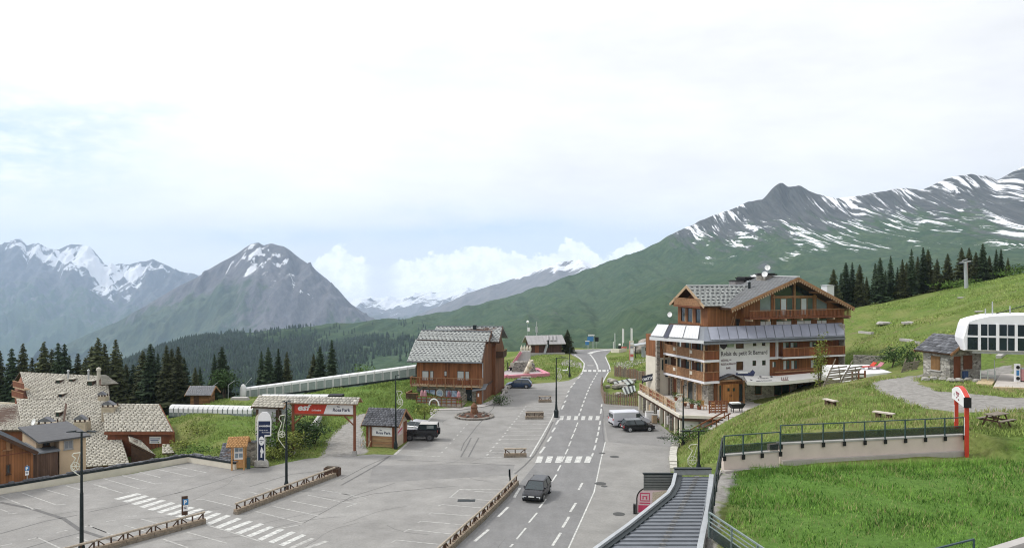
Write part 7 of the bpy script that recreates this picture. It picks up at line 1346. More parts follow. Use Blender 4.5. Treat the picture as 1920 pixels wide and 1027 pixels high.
stuff(g.build('snow_guards', MATS['snow_guard_metal'], ho)); MB().bar(RA[0]+Vector((0,0,0.06)),RA[1]+Vector((0,0,0.06)),0.25,0.1).build('ridge_cap', PALER, ho)
wall_t(MB(),t0w,t1w,zU-0.5,ze0-0.1,sg_,sg_+0.3,[(t0w+1.6,t0w+2.8,zU+0.2,zU+2.0),(t0w+3.6,t0w+4.8,zU+0.2,zU+2.0),(t0w+5.4,t0w+6.4,zU+0.2,zU+2.0)]).prism([(sg_+0.6,t0w,ze0-0.1),(sg_+0.6,t1w,ze0-0.1),(sg_+0.6,tm,zr-0.4)],(0.25,0,0)).parts('gable_wall', W_HY, ho) if False else None
b = MB(); wall_t(b,t0w,t1w,zU-0.5,ze0-0.1,sg_,sg_+0.3,[(t0w+1.6,t0w+2.8,zU+0.2,zU+2.0),(t0w+3.6,t0w+4.8,zU+0.2,zU+2.0),(t0w+5.4,t0w+6.4,zU+0.2,zU+2.0)]); b.prism([(sg_+0.6,t0w,ze0-0.1),(sg_+0.6,t1w,ze0-0.1),(sg_+0.6,tm,zr-0.4)],(0.25,0,0)); b.build('left_gable_wall', W_HY, ho)
for t0_, t1_ in ((1.6,2.8),(3.6,4.8),(5.4,6.4)): MB().box(sg_+0.1,sg_+0.14,t0w+t0_,t0w+t1_,zU+0.2,zU+2.0).build('pane', GLASSD, ho); MB().box(sg_-0.03,sg_+0.06,t0w+t0_-0.14,t0w+t0_,zU+0.1,zU+2.1).build('window_post', W_PALE, ho)
bl = MB().box(sg_-1.0,sg_-0.003,t0w+0.2,t1w-0.5,zU+2.25,zU+2.4).build('balcony', W_RED, ho); board_rail(bl,(sg_-0.95,t0w+0.2,zU+2.4),(sg_-0.95,t1w-0.5,zU+2.4),1.0,W_BEAM,0.25,'railing_boards',0.06)
MB().box(sg_+0.3,wA+0.2,t0w,t0w+0.3,zU-0.5,ze0-0.05).build('wall', W_H, ho); MB().box(wA-0.01,wA+0.3,tg+0.3,t0w,zU-0.5,ze0-0.05).build('wall', W_HY, ho)
MB().box(wB-0.3,wB,tg+0.31,9,zU-0.5,gR[1]-0.2).build('side_wall', W_HY, ho)
for sgn, te in ((0,t0w-0.6),(1,t1w+0.6)): MB().bar((sv-0.04,te,ze0-0.12),(sv-0.04,tm,zr-0.12),0.06,0.36).build('verge_board', W_PALE, ho)
for k, (px, py) in enumerate(((1371,606),(1377,598),(1386,610))): q = sz(px,py,t0w-0.05); MB().bar((q[0]-0.25,t0w-0.05,q[1]-0.9),(q[0]+0.3,t0w-0.05,q[1]+0.9),0.16,0.16).build('brace', W_BEAM, ho)
a, c, d, e = FT.rect(1379,597,1392,612,t0w-0.02); window(FT, ho, a, c, d, e, t0w-0.03, GLASSD, W_DARK, sill=False)
# chimneys, vents and dishes on the roof
def stack(px0, px1, py0, py1, t, m, cap, name='chimney'):
    a = sz(px0,py1,t); c = sz(px1,py0,t); w = c[0]-a[0]; h = c[1]-a[1]; o = MB().box(a[0],c[0],t,t+w,a[1]-1.2,a[1]+h*0.8).build(name, m, ho)
    MB().box(a[0]-0.12,c[0]+0.12,t-0.12,t+w+0.12,a[1]+h*0.8+0.003,a[1]+h*0.92).build('cap', cap, o); MB().box(a[0]+0.1,c[0]-0.1,t+0.1,t+w-0.1,a[1]+h*0.92+0.003,a[1]+h).build('cowl', cap, o)
stack(1434,1455,512,531,4.6,RUBBLE_D,BLACKP); stack(1397,1420,519,536,8.0,BLACKP,BLACKP,'vent_box'); stack(1404.5,1407.5,525,543,4.2,DARKM,GALV,'flue_pipe'); stack(1379,1396,525,534,8.2,mat('grey_vent', (0.2,0.19,0.19), 0.6, 0.2, 2),BLACKP,'vent_box'); stack(1551,1564,534.5,540,9.0,PALER,PALER,'vent_box')
q = sz(1417,521,8.4); MB().lathe([(0.55,0),(0.5,0.3),(0.3,0.5),(0.02,0.58)],(q[0],8.6,q[1]-0.1),12).build('dome_vent', WPAINT, ho, True)
w0 = FT.wld(*([sz(1434,519,4.2)[0],4.2]),sz(1434,521,4.2)[1]); dish('satellite_dish','white satellite dish on the stone chimney of the hotel, lower of the two','satellite dish',w0,0.40,(-0.5,-0.8,0.3),'dishes on the hotel chimney',0.5)
w0 = FT.wld(sz(1439,512,4.7)[0],4.7,sz(1439,513,4.7)[1]); dish('satellite_dish','pale beige satellite dish at the very top of the hotel chimney','satellite dish',w0,0.38,(-0.3,-0.9,0.3),'dishes on the hotel chimney',0.8)
w0 = FT.wld(sv-0.1,t1w+0.4,sz(1277,592,9.8)[1]); dish('satellite_dish','white satellite dish on the far left corner of the hotel upper storey','satellite dish',w0,0.36,(-0.6,-0.7,0.2),None,0.2)
# ------------------------------------------------------------------ hotel terrace over the garages
zT = 2.62; Fp, Np = G(1198,767.5), G(1276,820); FG = Frame.two(Fp, Np); LG = FG.loc(Np).x
tc_ = FG.thing('garage_terrace', 'paved terrace in front of the hotel carried on pale pillars over open garages', 'terrace')
poly = [(Fp.x,Fp.y),(Np.x,Np.y),(25.2,92.6),(33,95.5),(42,101),(46,106),(26,104),(23.6,112.5),(18.2,114.5)]
pl_ = [FG.loc((x,y)) for x, y in poly]; MB().prism([(p.x,p.y,zT-0.34) for p in pl_],(0,0,0.34)).build('slab', mat('terrace_paving', (0.47,0.44,0.41), 0.9, 0.12, 1.0), tc_)
e = [FG.loc((x,y)) for x, y in poly[:3]]
for a, b in ((e[0],e[1]),(e[1],e[2])): MB().bar((a.x,a.y-0.06,zT-0.12),(b.x,b.y-0.06,zT-0.12),0.22,0.34).build('edge_beam', CREAM, tc_); MB().bar((a.x,a.y+0.12,zT-0.5),(b.x,b.y+0.12,zT-0.5),0.2,0.28).build('lintel', W_DARK, tc_)
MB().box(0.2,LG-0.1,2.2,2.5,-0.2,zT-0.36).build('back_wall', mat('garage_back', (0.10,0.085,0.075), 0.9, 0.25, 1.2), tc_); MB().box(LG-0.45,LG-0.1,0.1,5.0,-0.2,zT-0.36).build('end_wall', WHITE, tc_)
nb_ = 9
for k in range(nb_+1):
    s = k*(LG-0.4)/nb_; MB().box(s,s+0.34,-0.05,0.32,-0.1,zT-0.64).build('pillar', [CREAM,RUBBLE,CREAM][k%3], tc_)
    if k < nb_:
        d = (LG-0.4)/nb_; c = [None,W_DARK,None,W_RED,W_BEAM,None,W_RED,mat('green_door', (0.05,0.07,0.06), 0.6, 0.2, 3),W_PALE][k]
        if c: dr = MB().box(s+0.42,s+d-0.08,0.5,0.56,0.0,zT-0.72).build('garage_door', c, tc_); MB().box(s+0.5,s+0.62,0.46,0.499,1.0,1.1).build('handle', DARKM, dr)
    if k in (2,4,6): MB().box(s+0.6,s+1.2,0.1,0.35,0.5,1.5).build('notice_board', [W_PALE,WPAINT,PAVE][k//2-1], tc_)
railing(tc_,(0.1,0.1,zT),(LG-2.4,0.1,zT),1.1,10,W_PALE,2,'railing',0.14)
for k in range(10):
    s = 0.25+k*(LG-2.7)/10; m_ = [W_RED,W_BEAM,W_PALE,W_RED,W_BEAM][k%5]; MB().box(s,s+(LG-2.7)/10-0.2,0.12,0.16,zT+0.2,zT+0.95).build('rail_panel', m_, tc_)
rn = random.Random(12)
for k, (px, py, Y) in enumerate(((1268,735,104),(1284,742,100),(1297,748,98.5),(1311,752,97.5))): 
    q = P(px,py,Y); t_ = bush('potted_plant', ['leafy potted plant by the first ground floor door of the hotel','leafy potted plant under the hotel balcony, second from the left','flowering potted plant beside the orange terrace chairs','small potted plant nearest the hotel porch'][k], 'plant', (q.x,q.y,zT+0.4), 0.35,0.35,0.7, 160, LEAF, 0.13, 90+k, 0.0, 'potted plants on the hotel terrace'); MB().lathe([(0.22,-0.4),(0.3,0.1),(0.0,0.1)],(0,0,0),10).build('pot', W_RED, t_)
def chair(loc, rz, lab, m):
    t = thing('terrace_chair', lab, 'chair', loc, rz, 'chairs on the hotel terrace'); MB().box(-0.28,0.28,-0.28,0.28,0.42,0.48).build('seat', m, t); MB().box(-0.28,0.28,0.24,0.30,0.5,1.05).build('backrest', m, t)
    for x in (-0.24,0.24):
        for y in (-0.24,0.24): MB().bar((x,y,0),(x,y,0.42),0.05,0.05).build('leg', m, t)
    return t
c1 = chair((23.4,97.6,zT),0.5,'orange wooden chair on the terrace, left of two by the rubble wall',W_NEW); c2 = copy_tree(c1,(24.3,96.6,zT),-0.4,'orange wooden chair on the terrace, right of two by the rubble wall')
tt2 = thing('terrace_table','small round pale table on the hotel terrace near the railing','table',(21.3,98.5,zT)); MB().lathe([(0.5,0.7),(0.5,0.75),(0,0.75)],(0,0,0),14).build('top',W_PALE,tt2); MB().tube((0,0,0),(0,0,0.7),0.06,0.05,8).build('leg',DARKM,tt2)
sc = thing('cream_screen','tall cream cloth screen at the far end of the hotel terrace','screen',(19.6,110.3,zT)); MB().box(0,1.55,0,0.06,0.15,2.2).build('cloth',CREAM,sc); MB().bar((0,0.03,0),(0,0.03,2.3),0.08,0.08).build('post',W_PALE,sc); MB().bar((1.55,0.03,0),(1.55,0.03,2.3),0.08,0.08).build('post',W_PALE,sc)
# dark banner over the far end of the terrace
bA, bB = P(1204,711,111.5), P(1254,698.5,108.6); bn = thing('banner','long dark banner with white lettering slung over the far end of the terrace','banner',bA,math.atan2((bB-bA).y,(bB-bA).x)); L_ = math.hypot((bB-bA).x,(bB-bA).y); dz = (bB-bA).z
MB().hexa([(0,0,-0.45),(L_,0,-0.45+dz),(L_,0.03,-0.45+dz),(0,0.03,-0.45)],[(0,0,0.45),(L_,0,0.45+dz),(L_,0.03,0.45+dz),(0,0.03,0.45)]).build('cloth',mat('navy_banner',(0.02,0.024,0.035),0.7,0.15,3),bn)
text("L'ANCE TA LA ROSE",0.50,WPAINT,bn,(0.12,-0.01,-0.2),(R(90),-math.atan2(dz,L_),0),bold=0.01,extrude=0.004,sx=0.66)
for s in (0,L_): MB().bar((s,0.06,-bA.z+zT-0.1),(s,0.06,0.6+dz*s/L_),0.12,0.12).build('post',W_DARK,bn)
# steps down to the car park
stp = thing('terrace_steps','pale steps with red handrail climbing from the car park to the hotel terrace','steps',(20.2,91.6,0.0))
for k in range(11): MB().box(k*0.42,k*0.42+0.46,-0.9,0.95,-0.2,0.15+k*0.23).build('step',[PAVE,CONC][k%2],stp)
for y in (-0.85,0.9):
    MB().bar((0.1,y,1.0),(4.6,y,3.4),0.10,0.14).build('handrail',W_HR,stp)
    for k in range(4): MB().bar((0.3+k*1.35,y,0.2+k*0.74),(0.3+k*1.35,y,1.1+k*0.74),0.1,0.1).build('post',W_HR,stp)
MB().box(4.62,9.0,-1.0,0.95,-0.5,zT-0.02).build('landing',PAVE,stp)
wf = thing('lattice_fence','brown wooden lattice fence beside the steps in front of the hotel porch','fence',(P(1330,777,95).x,95,zT),R(8)); w_ = 2.2
for k in range(4): MB().bar((k*w_/3,0,-0.3),(k*w_/3,0,1.5),0.12,0.12).build('post',W_RED,wf)
for k in range(5): MB().box(-0.05,w_+0.05,-0.08,-0.05,0.1+k*0.3,0.28+k*0.3).build('slat',W_RED,wf)
for k in range(5): MB().bar((0.2+k*0.45,-0.1,0.05),(0.2+k*0.45,-0.1,1.4),0.08,0.03).build('upright',W_BEAM,wf)
g = P(1381,775,96); bq = thing('covered_cart','black covered cart with white load in front of the hotel door','cart',(g.x,g.y,zT),R(10)); MB().hexa([(-0.65,-0.35,0.45),(0.65,-0.35,0.45),(0.65,0.35,0.45),(-0.65,0.35,0.45)],[(-0.95,-0.5,1.0),(0.95,-0.5,1.0),(0.95,0.5,1.0),(-0.95,0.5,1.0)]).build('tub',BLACKP,bq); MB().box(-0.75,0.4,-0.38,0.38,1.003,1.15).build('load',WPAINT,bq)
for x in (-0.55,0.55):
    for y in (-0.3,0.3): MB().bar((x,y,0),(x,y,0.45),0.08,0.08).build('leg',BLACKP,bq)
boulder('sand_heap','small heap of yellow sand at the foot of the grass mound by the hotel',P(1462,757,92)-Vector((0,0,0.3)),0.9,0.6,0.35,5,mat('yellow_sand',(0.50,0.35,0.11),0.95,0.2,3),cat='heap')
for i, (px, py, Y, w, h, m_, lab) in enumerate(((1218,788,103.5,1.0,1.25,WPAINT,'white plastic tank standing by the garages in front of the van'),(1227,791,102.2,0.6,1.1,W_PALE,'small pale wooden box beside the white plastic tank'))):
    g = P(px,py,Y); t = thing('storage_box',lab,'box',(g.x,g.y,0)); MB().box(-w/2,w/2,-w/2,w/2,0.12,h).build('body',m_,t); MB().box(-w/2-0.04,w/2+0.04,-w/2-0.04,w/2+0.04,h+0.003,h+0.09).build('lid',CONC,t); MB().box(-w/2,w/2,-w/2,w/2,0,0.117).build('pallet',W_GREY,t)
# palisade fences and the rock garden between the road and the hotel
def palisade(name, label, pts, h, w, seed, m=W_LOG):
    r = random.Random(seed); t = thing(name, label, 'fence', pts[0]); o = Vector(pts[0]); V = []
    for a, b in zip(pts, pts[1:]):
        a, b = Vector(a), Vector(b); n = max(1, int((b-a).length/w))
        for k in range(n): p = a.lerp(b,(k+0.5)/n)-o; b_ = MB().tube((p.x,p.y,-0.2),(p.x+r.uniform(-0.03,0.03),p.y,h*r.uniform(0.86,1.1)),w*0.40,w*0.32,6); b_.build('stake',[W_LOG,W_GREY,mat('reddish_log',(0.25,0.16,0.11),0.85,0.3,4)][r.randrange(3)],t)
        for z in (h*0.3,h*0.75): MB().bar(a-o+Vector((0,0.1,z)),b-o+Vector((0,0.1,z)),0.06,0.12).build('rail',W_GREY,t)
    return t
palisade('log_fence','log palisade fence at the front of the rock garden beside the road',[G(1134.5,757),G(1196,761)],1.7,0.26,1)
palisade('log_fence','short log fence along the road edge left of the rock garden',[G(1129,722),G(1127.5,735),G(1134,756)],1.3,0.34,2)
p0, p1 = P(1152,706,146), P(1212,698,137); palisade('log_fence','upper log fence below the grass verge behind the rock garden',[Vector((p0.x,p0.y,H(p0.x,p0.y))),Vector((p1.x,p1.y,H(p1.x,p1.y)))],1.9,0.3,3)
p0, p1 = P(1212,699,137), P(1232,694,131); palisade('log_fence','tall pale posts of the fence end next to the hotel corner',[Vector((p0.x,p0.y,H(p0.x,p0.y))),Vector((p1.x,p1.y,H(p1.x,p1.y)))],2.4,0.4,4,W_PALE)
r9 = random.Random(9); n_ = ['first','second','third','fourth','fifth','sixth','seventh','eighth','ninth','tenth','eleventh','twelfth','thirteenth','fourteenth']
for i in range(14):
    px, py = 1140+i*3.6+r9.uniform(-2,2), 716+r9.uniform(0,30); g = HP(px,py,100,160); s = r9.uniform(0.5,1.05); boulder('boulder','grey boulder in the rock garden behind the log fence, %s from the left' % n_[i],(g.x,g.y,g.z-0.1),s,s*0.8,s*0.55,200+i,[RUBBLE,MATS['boulder_stone']][i%2],'boulders of the rock garden')
for i, (q, lab) in enumerate((([(1150,716,137),(1181,709,137),(1188,717,131),(1160,727,131)],'pale green sheet roof lying over the rock garden, left of the banner'),([(1166,727,126),(1190,722,126),(1192,732,121),(1172,740,121)],'grey-green sheet sloping to the garages above the front log fence'))):
    t = thing('sheet_roof',lab,'roof'); c = [P(*a) for a in q]; slab(c[0],c[1],c[2],c[3],0.08,'sheet',mat('greenish_sheet',(0.34,0.37,0.34),0.6,0.2,1.2),t)
    for k in (0.2,0.5,0.8): a, b = c[0].lerp(c[1],k), c[3].lerp(c[2],k); MB().bar(a+Vector((0,0,0.06)),b+Vector((0,0,0.06)),0.22,0.1).build('batten',BLACKP,t)
    for p in c: MB().bar((p.x,p.y,-0.3),(p.x,p.y,p.z-0.08),0.12,0.12).build('post',W_GREY,t)
# ------------------------------------------------------------------ retaining wall, railing and lawn edge
WB, WE = P(1463,831,43.0), P(1807,814,45.3); FWL = Frame.two(WB, WE); LW = FWL.loc(WE).x; zt = 10.5
rw = FWL.thing('retaining_wall','long pinkish retaining wall between the near lawn and the grass mound','wall'); MB().box(0,LW,0,0.28,8.6,zt-0.06).build('wall_face',PINKISH,rw); MB().box(-0.05,LW+0.05,-0.05,0.33,zt-0.057,zt+0.03).build('coping',CONC,rw); MB().box(0.05,LW,-0.22,-0.003,8.6,9.62).build('footing',mat('pale_footing',(0.40,0.37,0.34),0.9,0.12,1),rw)
def rail_run(name, label, o, rz, L_, n, zb, hgt, mesh=True, mids=(0.48,), m=GREENM, br=True, skew=0.0, top=0.03):
    t = thing(name,label,'railing',o,rz)
    for k in range(n+1):
        s = L_*k/n; z = zb+skew*s; MB().bar((s,-0.04,z-0.25 if br else z),(s,-0.04,z+hgt),0.045,0.07).build('post',m,t)
        if br: MB().box(s-0.08,s+0.08,-0.12,-0.053,z-0.30,z-0.06).build('bracket',BLACKP,t)
    MB().bar((-0.03,-0.04,zb+hgt+top),(L_+0.03,-0.04,zb+hgt+top+skew*L_),0.06,0.05).build('handrail',m,t)
    for q in mids: MB().bar((0,-0.04,zb+q),(L_,-0.04,zb+q+skew*L_),0.03,0.035).build('mid_rail',m,t)
    if mesh:
        for k in range(n): a, b = L_*k/n+0.05, L_*(k+1)/n-0.05; MB().hexa([(a,-0.045,zb+0.06+skew*a),(b,-0.045,zb+0.06+skew*b),(b,-0.035,zb+0.06+skew*b),(a,-0.035,zb+0.06+skew*a)],[(a,-0.045,zb+0.45+skew*a),(b,-0.045,zb+0.45+skew*b),(b,-0.035,zb+0.45+skew*b),(a,-0.035,zb+0.45+skew*a)]).build('mesh_panel',MESHP,t)
    return t
MESHP = mat('dark_wire_mesh',(0.02,0.035,0.035),0.8,0.1,5,alpha=0.62)
rail_run('railing','dark green metal railing with mesh panels along the top of the long pinkish wall',(WB.x,WB.y,0),FWL.a,LW,9,zt+0.03,0.93)
LB, LE = P(1357,852,41.6), P(1462,850.5,42.6); FLW = Frame.two(LB, LE); LL = FLW.loc(LE).x; zl = 10.22
lw3 = FLW.thing('retaining_wall','low left section of the pinkish retaining wall by the metal roof','wall'); MB().box(0,LL-0.02,0,0.28,8.6,zl-0.06).build('wall_face',PINKISH,lw3); MB().box(-0.05,LL-0.08,-0.05,0.33,zl-0.057,zl+0.02).build('coping',CONC,lw3); MB().box(-0.1,LL-0.1,-0.3,-0.003,8.6,9.46).build('footing',MATS['pale_footing'],lw3); MB().box(LL-0.6,LL-0.08,0.02,0.26,zl+0.022,zl+0.36).build('end_block',PINKISH,lw3)
rail_run('railing','short dark railing on the low wall section left of the long pinkish wall',(LB.x,LB.y,0),FLW.a,LL,3,zl+0.02,0.95)
# standing seam roof of the building below the viewpoint
zR = 9.5
def rf(px, py, z=None): return G(px,py,zR if z is None else z)
fr_ = thing('foreground_building','building below with grey standing-seam metal roof and pale gutter, at the bottom of the view','building')
rp = [rf(1268,893),rf(1331,893),rf(1324,955),rf(1309,1027),rf(1290,1160),rf(920,1160),rf(1112,1040),rf(1180,990),rf(1254,930),rf(1266,905)]
MB().prism([(p.x,p.y,zR-0.25) for p in rp],(0,0,0.25)).build('roof',ZINC,fr_)
cxr = sum((p for p in rp),Vector())/len(rp); MB().prism([(p.x+(cxr.x-p.x)*0.05,p.y+(cxr.y-p.y)*0.05,-0.1) for p in rp],(0,0,zR-0.16)).build('wall',CREAM,fr_)
LE_ = [rf(1268,893),rf(1263,915),rf(1254,930),rf(1180,990),rf(1112,1040),rf(920,1160)]; ys = sorted([(p.y,p.x) for p in LE_])
def lx(y): return float(np.interp(y,[a for a,_ in ys],[b for _,b in ys]))
rx_ = lambda y: float(np.interp(y,[rf(1309,1027).y,rf(1331,893).y],[rf(1309,1027).x,rf(1331,893).x]))
y = 26.5; k = 0; hk = MB()
while y < 40.2:
    a, b = lx(y)+0.28, rx_(y)-0.05; MB().box(a,b,y-0.017,y+0.017,zR+0.003,zR+0.06).build('standing_seam',ZINC,fr_)
    cxm = rx_(y)-(0.62+0.075*(40-y))
    if cxm > a: MB().box(cxm-0.12,cxm+0.12,y-0.05,y+0.05,zR+0.005,zR+0.085).build('snow_hook',mat('rusty_hook',(0.24,0.24,0.235),0.6,0.3,8,metal=0.4),fr_)
    y += 0.46; k += 1
for a, b in zip(LE_,LE_[1:]):
    MB().bar(a+Vector((0.16,0,0.03)),b+Vector((0.16,0,0.03)),0.26,0.10).build('gutter',DARKM,fr_); MB().bar(a+Vector((-0.04,0,0.08)),b+Vector((-0.04,0,0.08)),0.16,0.22).build('gutter_edge',mat('pale_flashing',(0.42,0.44,0.45),0.45,0.1,2,metal=0.3),fr_)
a, b = rf(1264,889), rf(1334,889); MB().bar(a+Vector((0,0.05,0.12)),b+Vector((0,0.05,0.12)),0.12,0.3).build('end_upstand',GALV,fr_); MB().bar(a+Vector((0,0.02,0.30)),b+Vector((0,0.02,0.30)),0.3,0.06).build('end_cap',DARKM,fr_)
for k, (p, q) in enumerate(((rf(1331,893),rf(1324,955)),(rf(1324,955),rf(1309,1027)),(rf(1309,1027),rf(1290,1160)))): MB().bar(p+Vector((0.08,0,0.05)),q+Vector((0.08,0,0.05)),0.22,0.16).build('edge_flashing',MATS['pale_flashing'],fr_)
sl_ = thing('slatted_screen','dark slatted screen jutting left from the far end of the metal roof','screen',(rf(1206,889).x,40.3,8.75)); w = rf(1262,889).x-rf(1206,889).x
for k in range(6): MB().bar((0,0,0.08+k*0.13),(w,0,0.08+k*0.13),0.05,0.10).build('slat',mat('grey_slat_metal',(0.13,0.14,0.145),0.5,0.1,3,metal=0.3),sl_)
MB().box(0,w,0.03,0.07,0,0.82).build('backing',DARKM,sl_); MB().box(-0.05,w+0.05,-0.06,0.1,0.823,0.88).build('cap',DARKM,sl_)
# kerb between roof and lawn, railings along it
kp = [P(1352,882,41.4),P(1330,960,34.6),P(1318,1027,29.9),P(1300,1140,24.7)]; kb_ = thing('edge_kerb','pale concrete kerb between the metal roof and the gravel strip of the lawn','kerb'); wall_run([Vector((p.x,p.y,9.0)) for p in kp],-0.22,-0.6,0.5,'kerb',PAVE,kb_)
rA, rB = P(1356,821,41.5), P(1331,957,31.0); zr0 = 9.62; d = rB-rA; d.z = 0
rail_run('railing','dark railing with netting running along the right edge of the metal roof',(rA.x,rA.y,0),math.atan2(d.y,d.x),d.length,6,10.12,0.98,True,(0.48,0.72),DARKM,False,(9.5-10.12)/d.length)
rC = P(1437,1027,26.9); rD = P(1600,1120,23.4); rB2 = Vector((rB.x,rB.y,0))
rail_run('railing','pale grey railing with horizontal bars turning right across the bottom of the lawn',(rB.x,rB.y,0),math.atan2(rC.y-rB.y,rC.x-rB.x),math.hypot(rC.x-rB.x,rC.y-rB.y)*2.2,5,9.50,0.98,True,(0.48,0.66,0.82),mat('pale_green_metal',(0.22,0.27,0.26),0.5,0.12,4,metal=0.3),False,0.0)
a_ = P(1757,1027,26.75); b_ = P(1826,1010,27.6); cr_ = thing('railing','end of a green metal handrail at the bottom right corner of the lawn','railing',(a_.x,a_.y,9.5)); d_ = b_-a_
MB().bar((-1.2*d_.x,-1.2*d_.y,a_.z-9.5-0.02),(d_.x,d_.y,b_.z-9.5),0.06,0.05).build('handrail',GREENM,cr_); MB().bar((d_.x,d_.y,-0.2),(d_.x,d_.y,b_.z-9.5),0.05,0.05).build('post',GREENM,cr_); MB().bar((-1.2*d_.x,-1.2*d_.y,-0.2),(-1.2*d_.x,-1.2*d_.y,a_.z-9.5),0.05,0.05).build('post',GREENM,cr_)
a_, b_ = P(1855,1027,27.4), P(1935,1006,28.3); ck = thing('corner_kerb','pale kerb with grey paving at the bottom right corner of the lawn','kerb'); MB().bar((a_.x-0.9,a_.y-0.75,a_.z-0.5),(b_.x+1.2,b_.y+0.6,b_.z-0.5),0.35,1.1).build('kerb',PAVE,ck); MB().bar((a_.x-0.6,a_.y-1.5,a_.z-0.62),(b_.x+1.4,b_.y-0.2,b_.z-0.62),1.1,1.0).build('paving',CONC,ck)
# standing pink banner by the car park edge
g = G(1194,962); pb = thing('pink_banner','rounded pink and white advertising banner with dark edge standing by the metal roof','banner',(g.x,g.y,0),R(-6)); w, h = 2.9, 2.1
out = [(0,0.05),(w,0.05),(w,h)]+[(0.9-0.9*math.sin(a*math.pi/2/6),h-0.9+0.9*math.cos(a*math.pi/2/6)) for a in range(7)]
MB().prism([(x,0,z) for x, z in out],(0,0.05,0)).build('cloth',mat('pale_pink_cloth',(0.66,0.50,0.54),0.8,0.08,2),pb)
MB().prism([(x,-0.008,z) for x, z in ((1.25,0.1),(2.8,0.1),(2.8,2.0),(1.25,1.75))],(0,0.007,0)).build('printed_photo',mat('speckled_print',(0.52,0.44,0.38),0.8,0.5,22,col2=(0.25,0.20,0.15)),pb); HP_ = mat('hot_pink',(0.55,0.06,0.14),0.6,0.1,4); lnb = MB()
for x, w, z, h in ((0.25,0.8,1.62,0.08),(0.25,0.8,1.02,0.08),(0.25,0.08,1.12,0.48),(0.97,0.08,1.12,0.48),(0.45,0.40,1.38,0.07),(0.45,0.10,1.18,0.18),(0.72,0.12,1.18,0.18),(0.22,0.85,0.82,0.10)): lnb.box(x,x+w,-0.014,-0.005,z,z+h)
stuff(lnb.build('printed_marks',HP_,pb)); MB().box(0.12,1.1,-0.01,-0.003,0.12,0.7).build('printed_block',MATS['hot_pink'],pb)
MB().path([(x,0.02,z) for x, z in out[2:]]+[(0,0.02,0.0)],0.055,6).build('frame',BLACKP,pb); MB().box(-0.28,-0.08,-0.2,0.2,0,0.75).build('weight',BLACKP,pb)
# kerb stones at the foot of the bank
kp = [G(1268,838),G(1264,846),G(1262,856),G(1262,868),G(1263,884)]; ks_ = thing('kerb_wall','low curved wall of pale stone blocks at the foot of the grass bank','wall',(kp[0].x,kp[0].y,0)); rr = random.Random(2)
for a, b in zip(kp,kp[1:]):
    n = max(1,round((b-a).length/1.0))
    for k in range(n): p = a.lerp(b,(k+0.04)/n)-kp[0]; q = a.lerp(b,(k+0.96)/n)-kp[0]; hh = 0.55+rr.uniform(-0.06,0.08); MB().bar((p.x,p.y,hh/2-0.1),(q.x,q.y,hh/2-0.1),0.75*rr.uniform(0.92,1.06),hh).build('stone_block',mat('pale_block',(0.50,0.48,0.43),0.9,0.18,2.5,bump=0.3),ks_)
# ski gate sign with red posts
g1, g2 = P(1793,814,47.6), P(1812.5,852,44.9); FS = Frame.two(g1,g2); L_ = FS.loc(g2).x; sg2 = FS.thing('gate_sign','white arched sign board on two tall red posts at the end of the wall','sign')
zb1, zb2 = 9.6, 9.35; zt_ = 12.25
for s, z in ((0,zb1),(L_,zb2)): MB().box(s-0.10,s+0.10,-0.10,0.10,z-0.3,zt_).build('post',mat('orange_red_paint',(0.50,0.048,0.025),0.5,0.12,3),sg2); MB().box(s-0.05,s+0.05,-0.115,-0.103,z+1.2,z+2.2).build('white_print',WPAINT,sg2)
arc = [(-0.35,zt_-0.1),(L_+0.2,zt_-0.1)]+[(L_+0.2-(L_+0.55)*k/8,zt_+0.42+0.36*math.sin(math.pi*k/8)) for k in range(9)]; MB().prism([(s,-0.17,z) for s, z in arc],(0,0.34,0)).build('board',WPAINT,sg2); MB().prism([(s,-0.12,z+0.02) for s, z in arc[2:]]+[(s,-0.12,z+0.07) for s, z in reversed(arc[2:])],(0,0.24,0)).build('red_trim',MATS['orange_red_paint'],sg2); MB().box(L_+0.203,L_+0.26,-0.19,0.19,zt_-0.12,zt_+0.45).build('end_panel',BLACKP,sg2)
em = MB()
for x, z, w, h in ((0.85,0.42,0.95,0.07),(1.0,0.28,0.10,0.14),(1.3,0.2,0.10,0.22),(1.55,0.28,0.10,0.14),(0.95,0.1,0.2,0.08),(1.45,0.05,0.28,0.08)): em.box(x,x+w,-0.182,-0.173,zt_+z,zt_+z+h)
stuff(em.build('printed_emblem',mat('dark_red_ink',(0.25,0.02,0.05),0.6,0.1,4),sg2)); MB().prism([(0.25,-0.182,zt_+0.22),(0.4,-0.182,zt_+0.34),(0.4,-0.182,zt_+0.10)],(0,0.008,0)).build('printed_arrow',BLK,sg2)
# benches, picnic table
def bench(label, px, py, Y, rz, L_):
    p = P(px,py,Y); t = thing('bench',label,'bench',(p.x,p.y,H(p.x,p.y)-0.02),rz,'plank benches on the grass mound'); MB().box(-L_/2,L_/2,-0.22,0.22,0.40,0.48).build('seat',mat('bleached_plank',(0.52,0.46,0.40),0.8,0.15,4),t)
    for s in (-1,1): MB().box(s*(L_/2-0.32)-0.13,s*(L_/2-0.32)+0.13,-0.17,0.17,-0.15,0.397).build('leg',W_DARK,t)
bench('small plank bench higher up on the grass mound, seen from its end',1557,759,62,R(-72),1.3); bench('plank bench nearer the railing, on the right part of the mound',1657,785,53,R(-50),1.35)
p = P(1868,796,48.2); pt = thing('picnic_table','weathered wooden picnic table with side seats at the right edge of the lawn','picnic table',(p.x,p.y,H(p.x,p.y)),R(30))
pt.scale = (0.82,0.9,1)
for k in range(4): MB().box(-0.95,0.95,-0.38+k*0.19,-0.21+k*0.19,0.72,0.77).build('table_plank',W_GREY,pt)
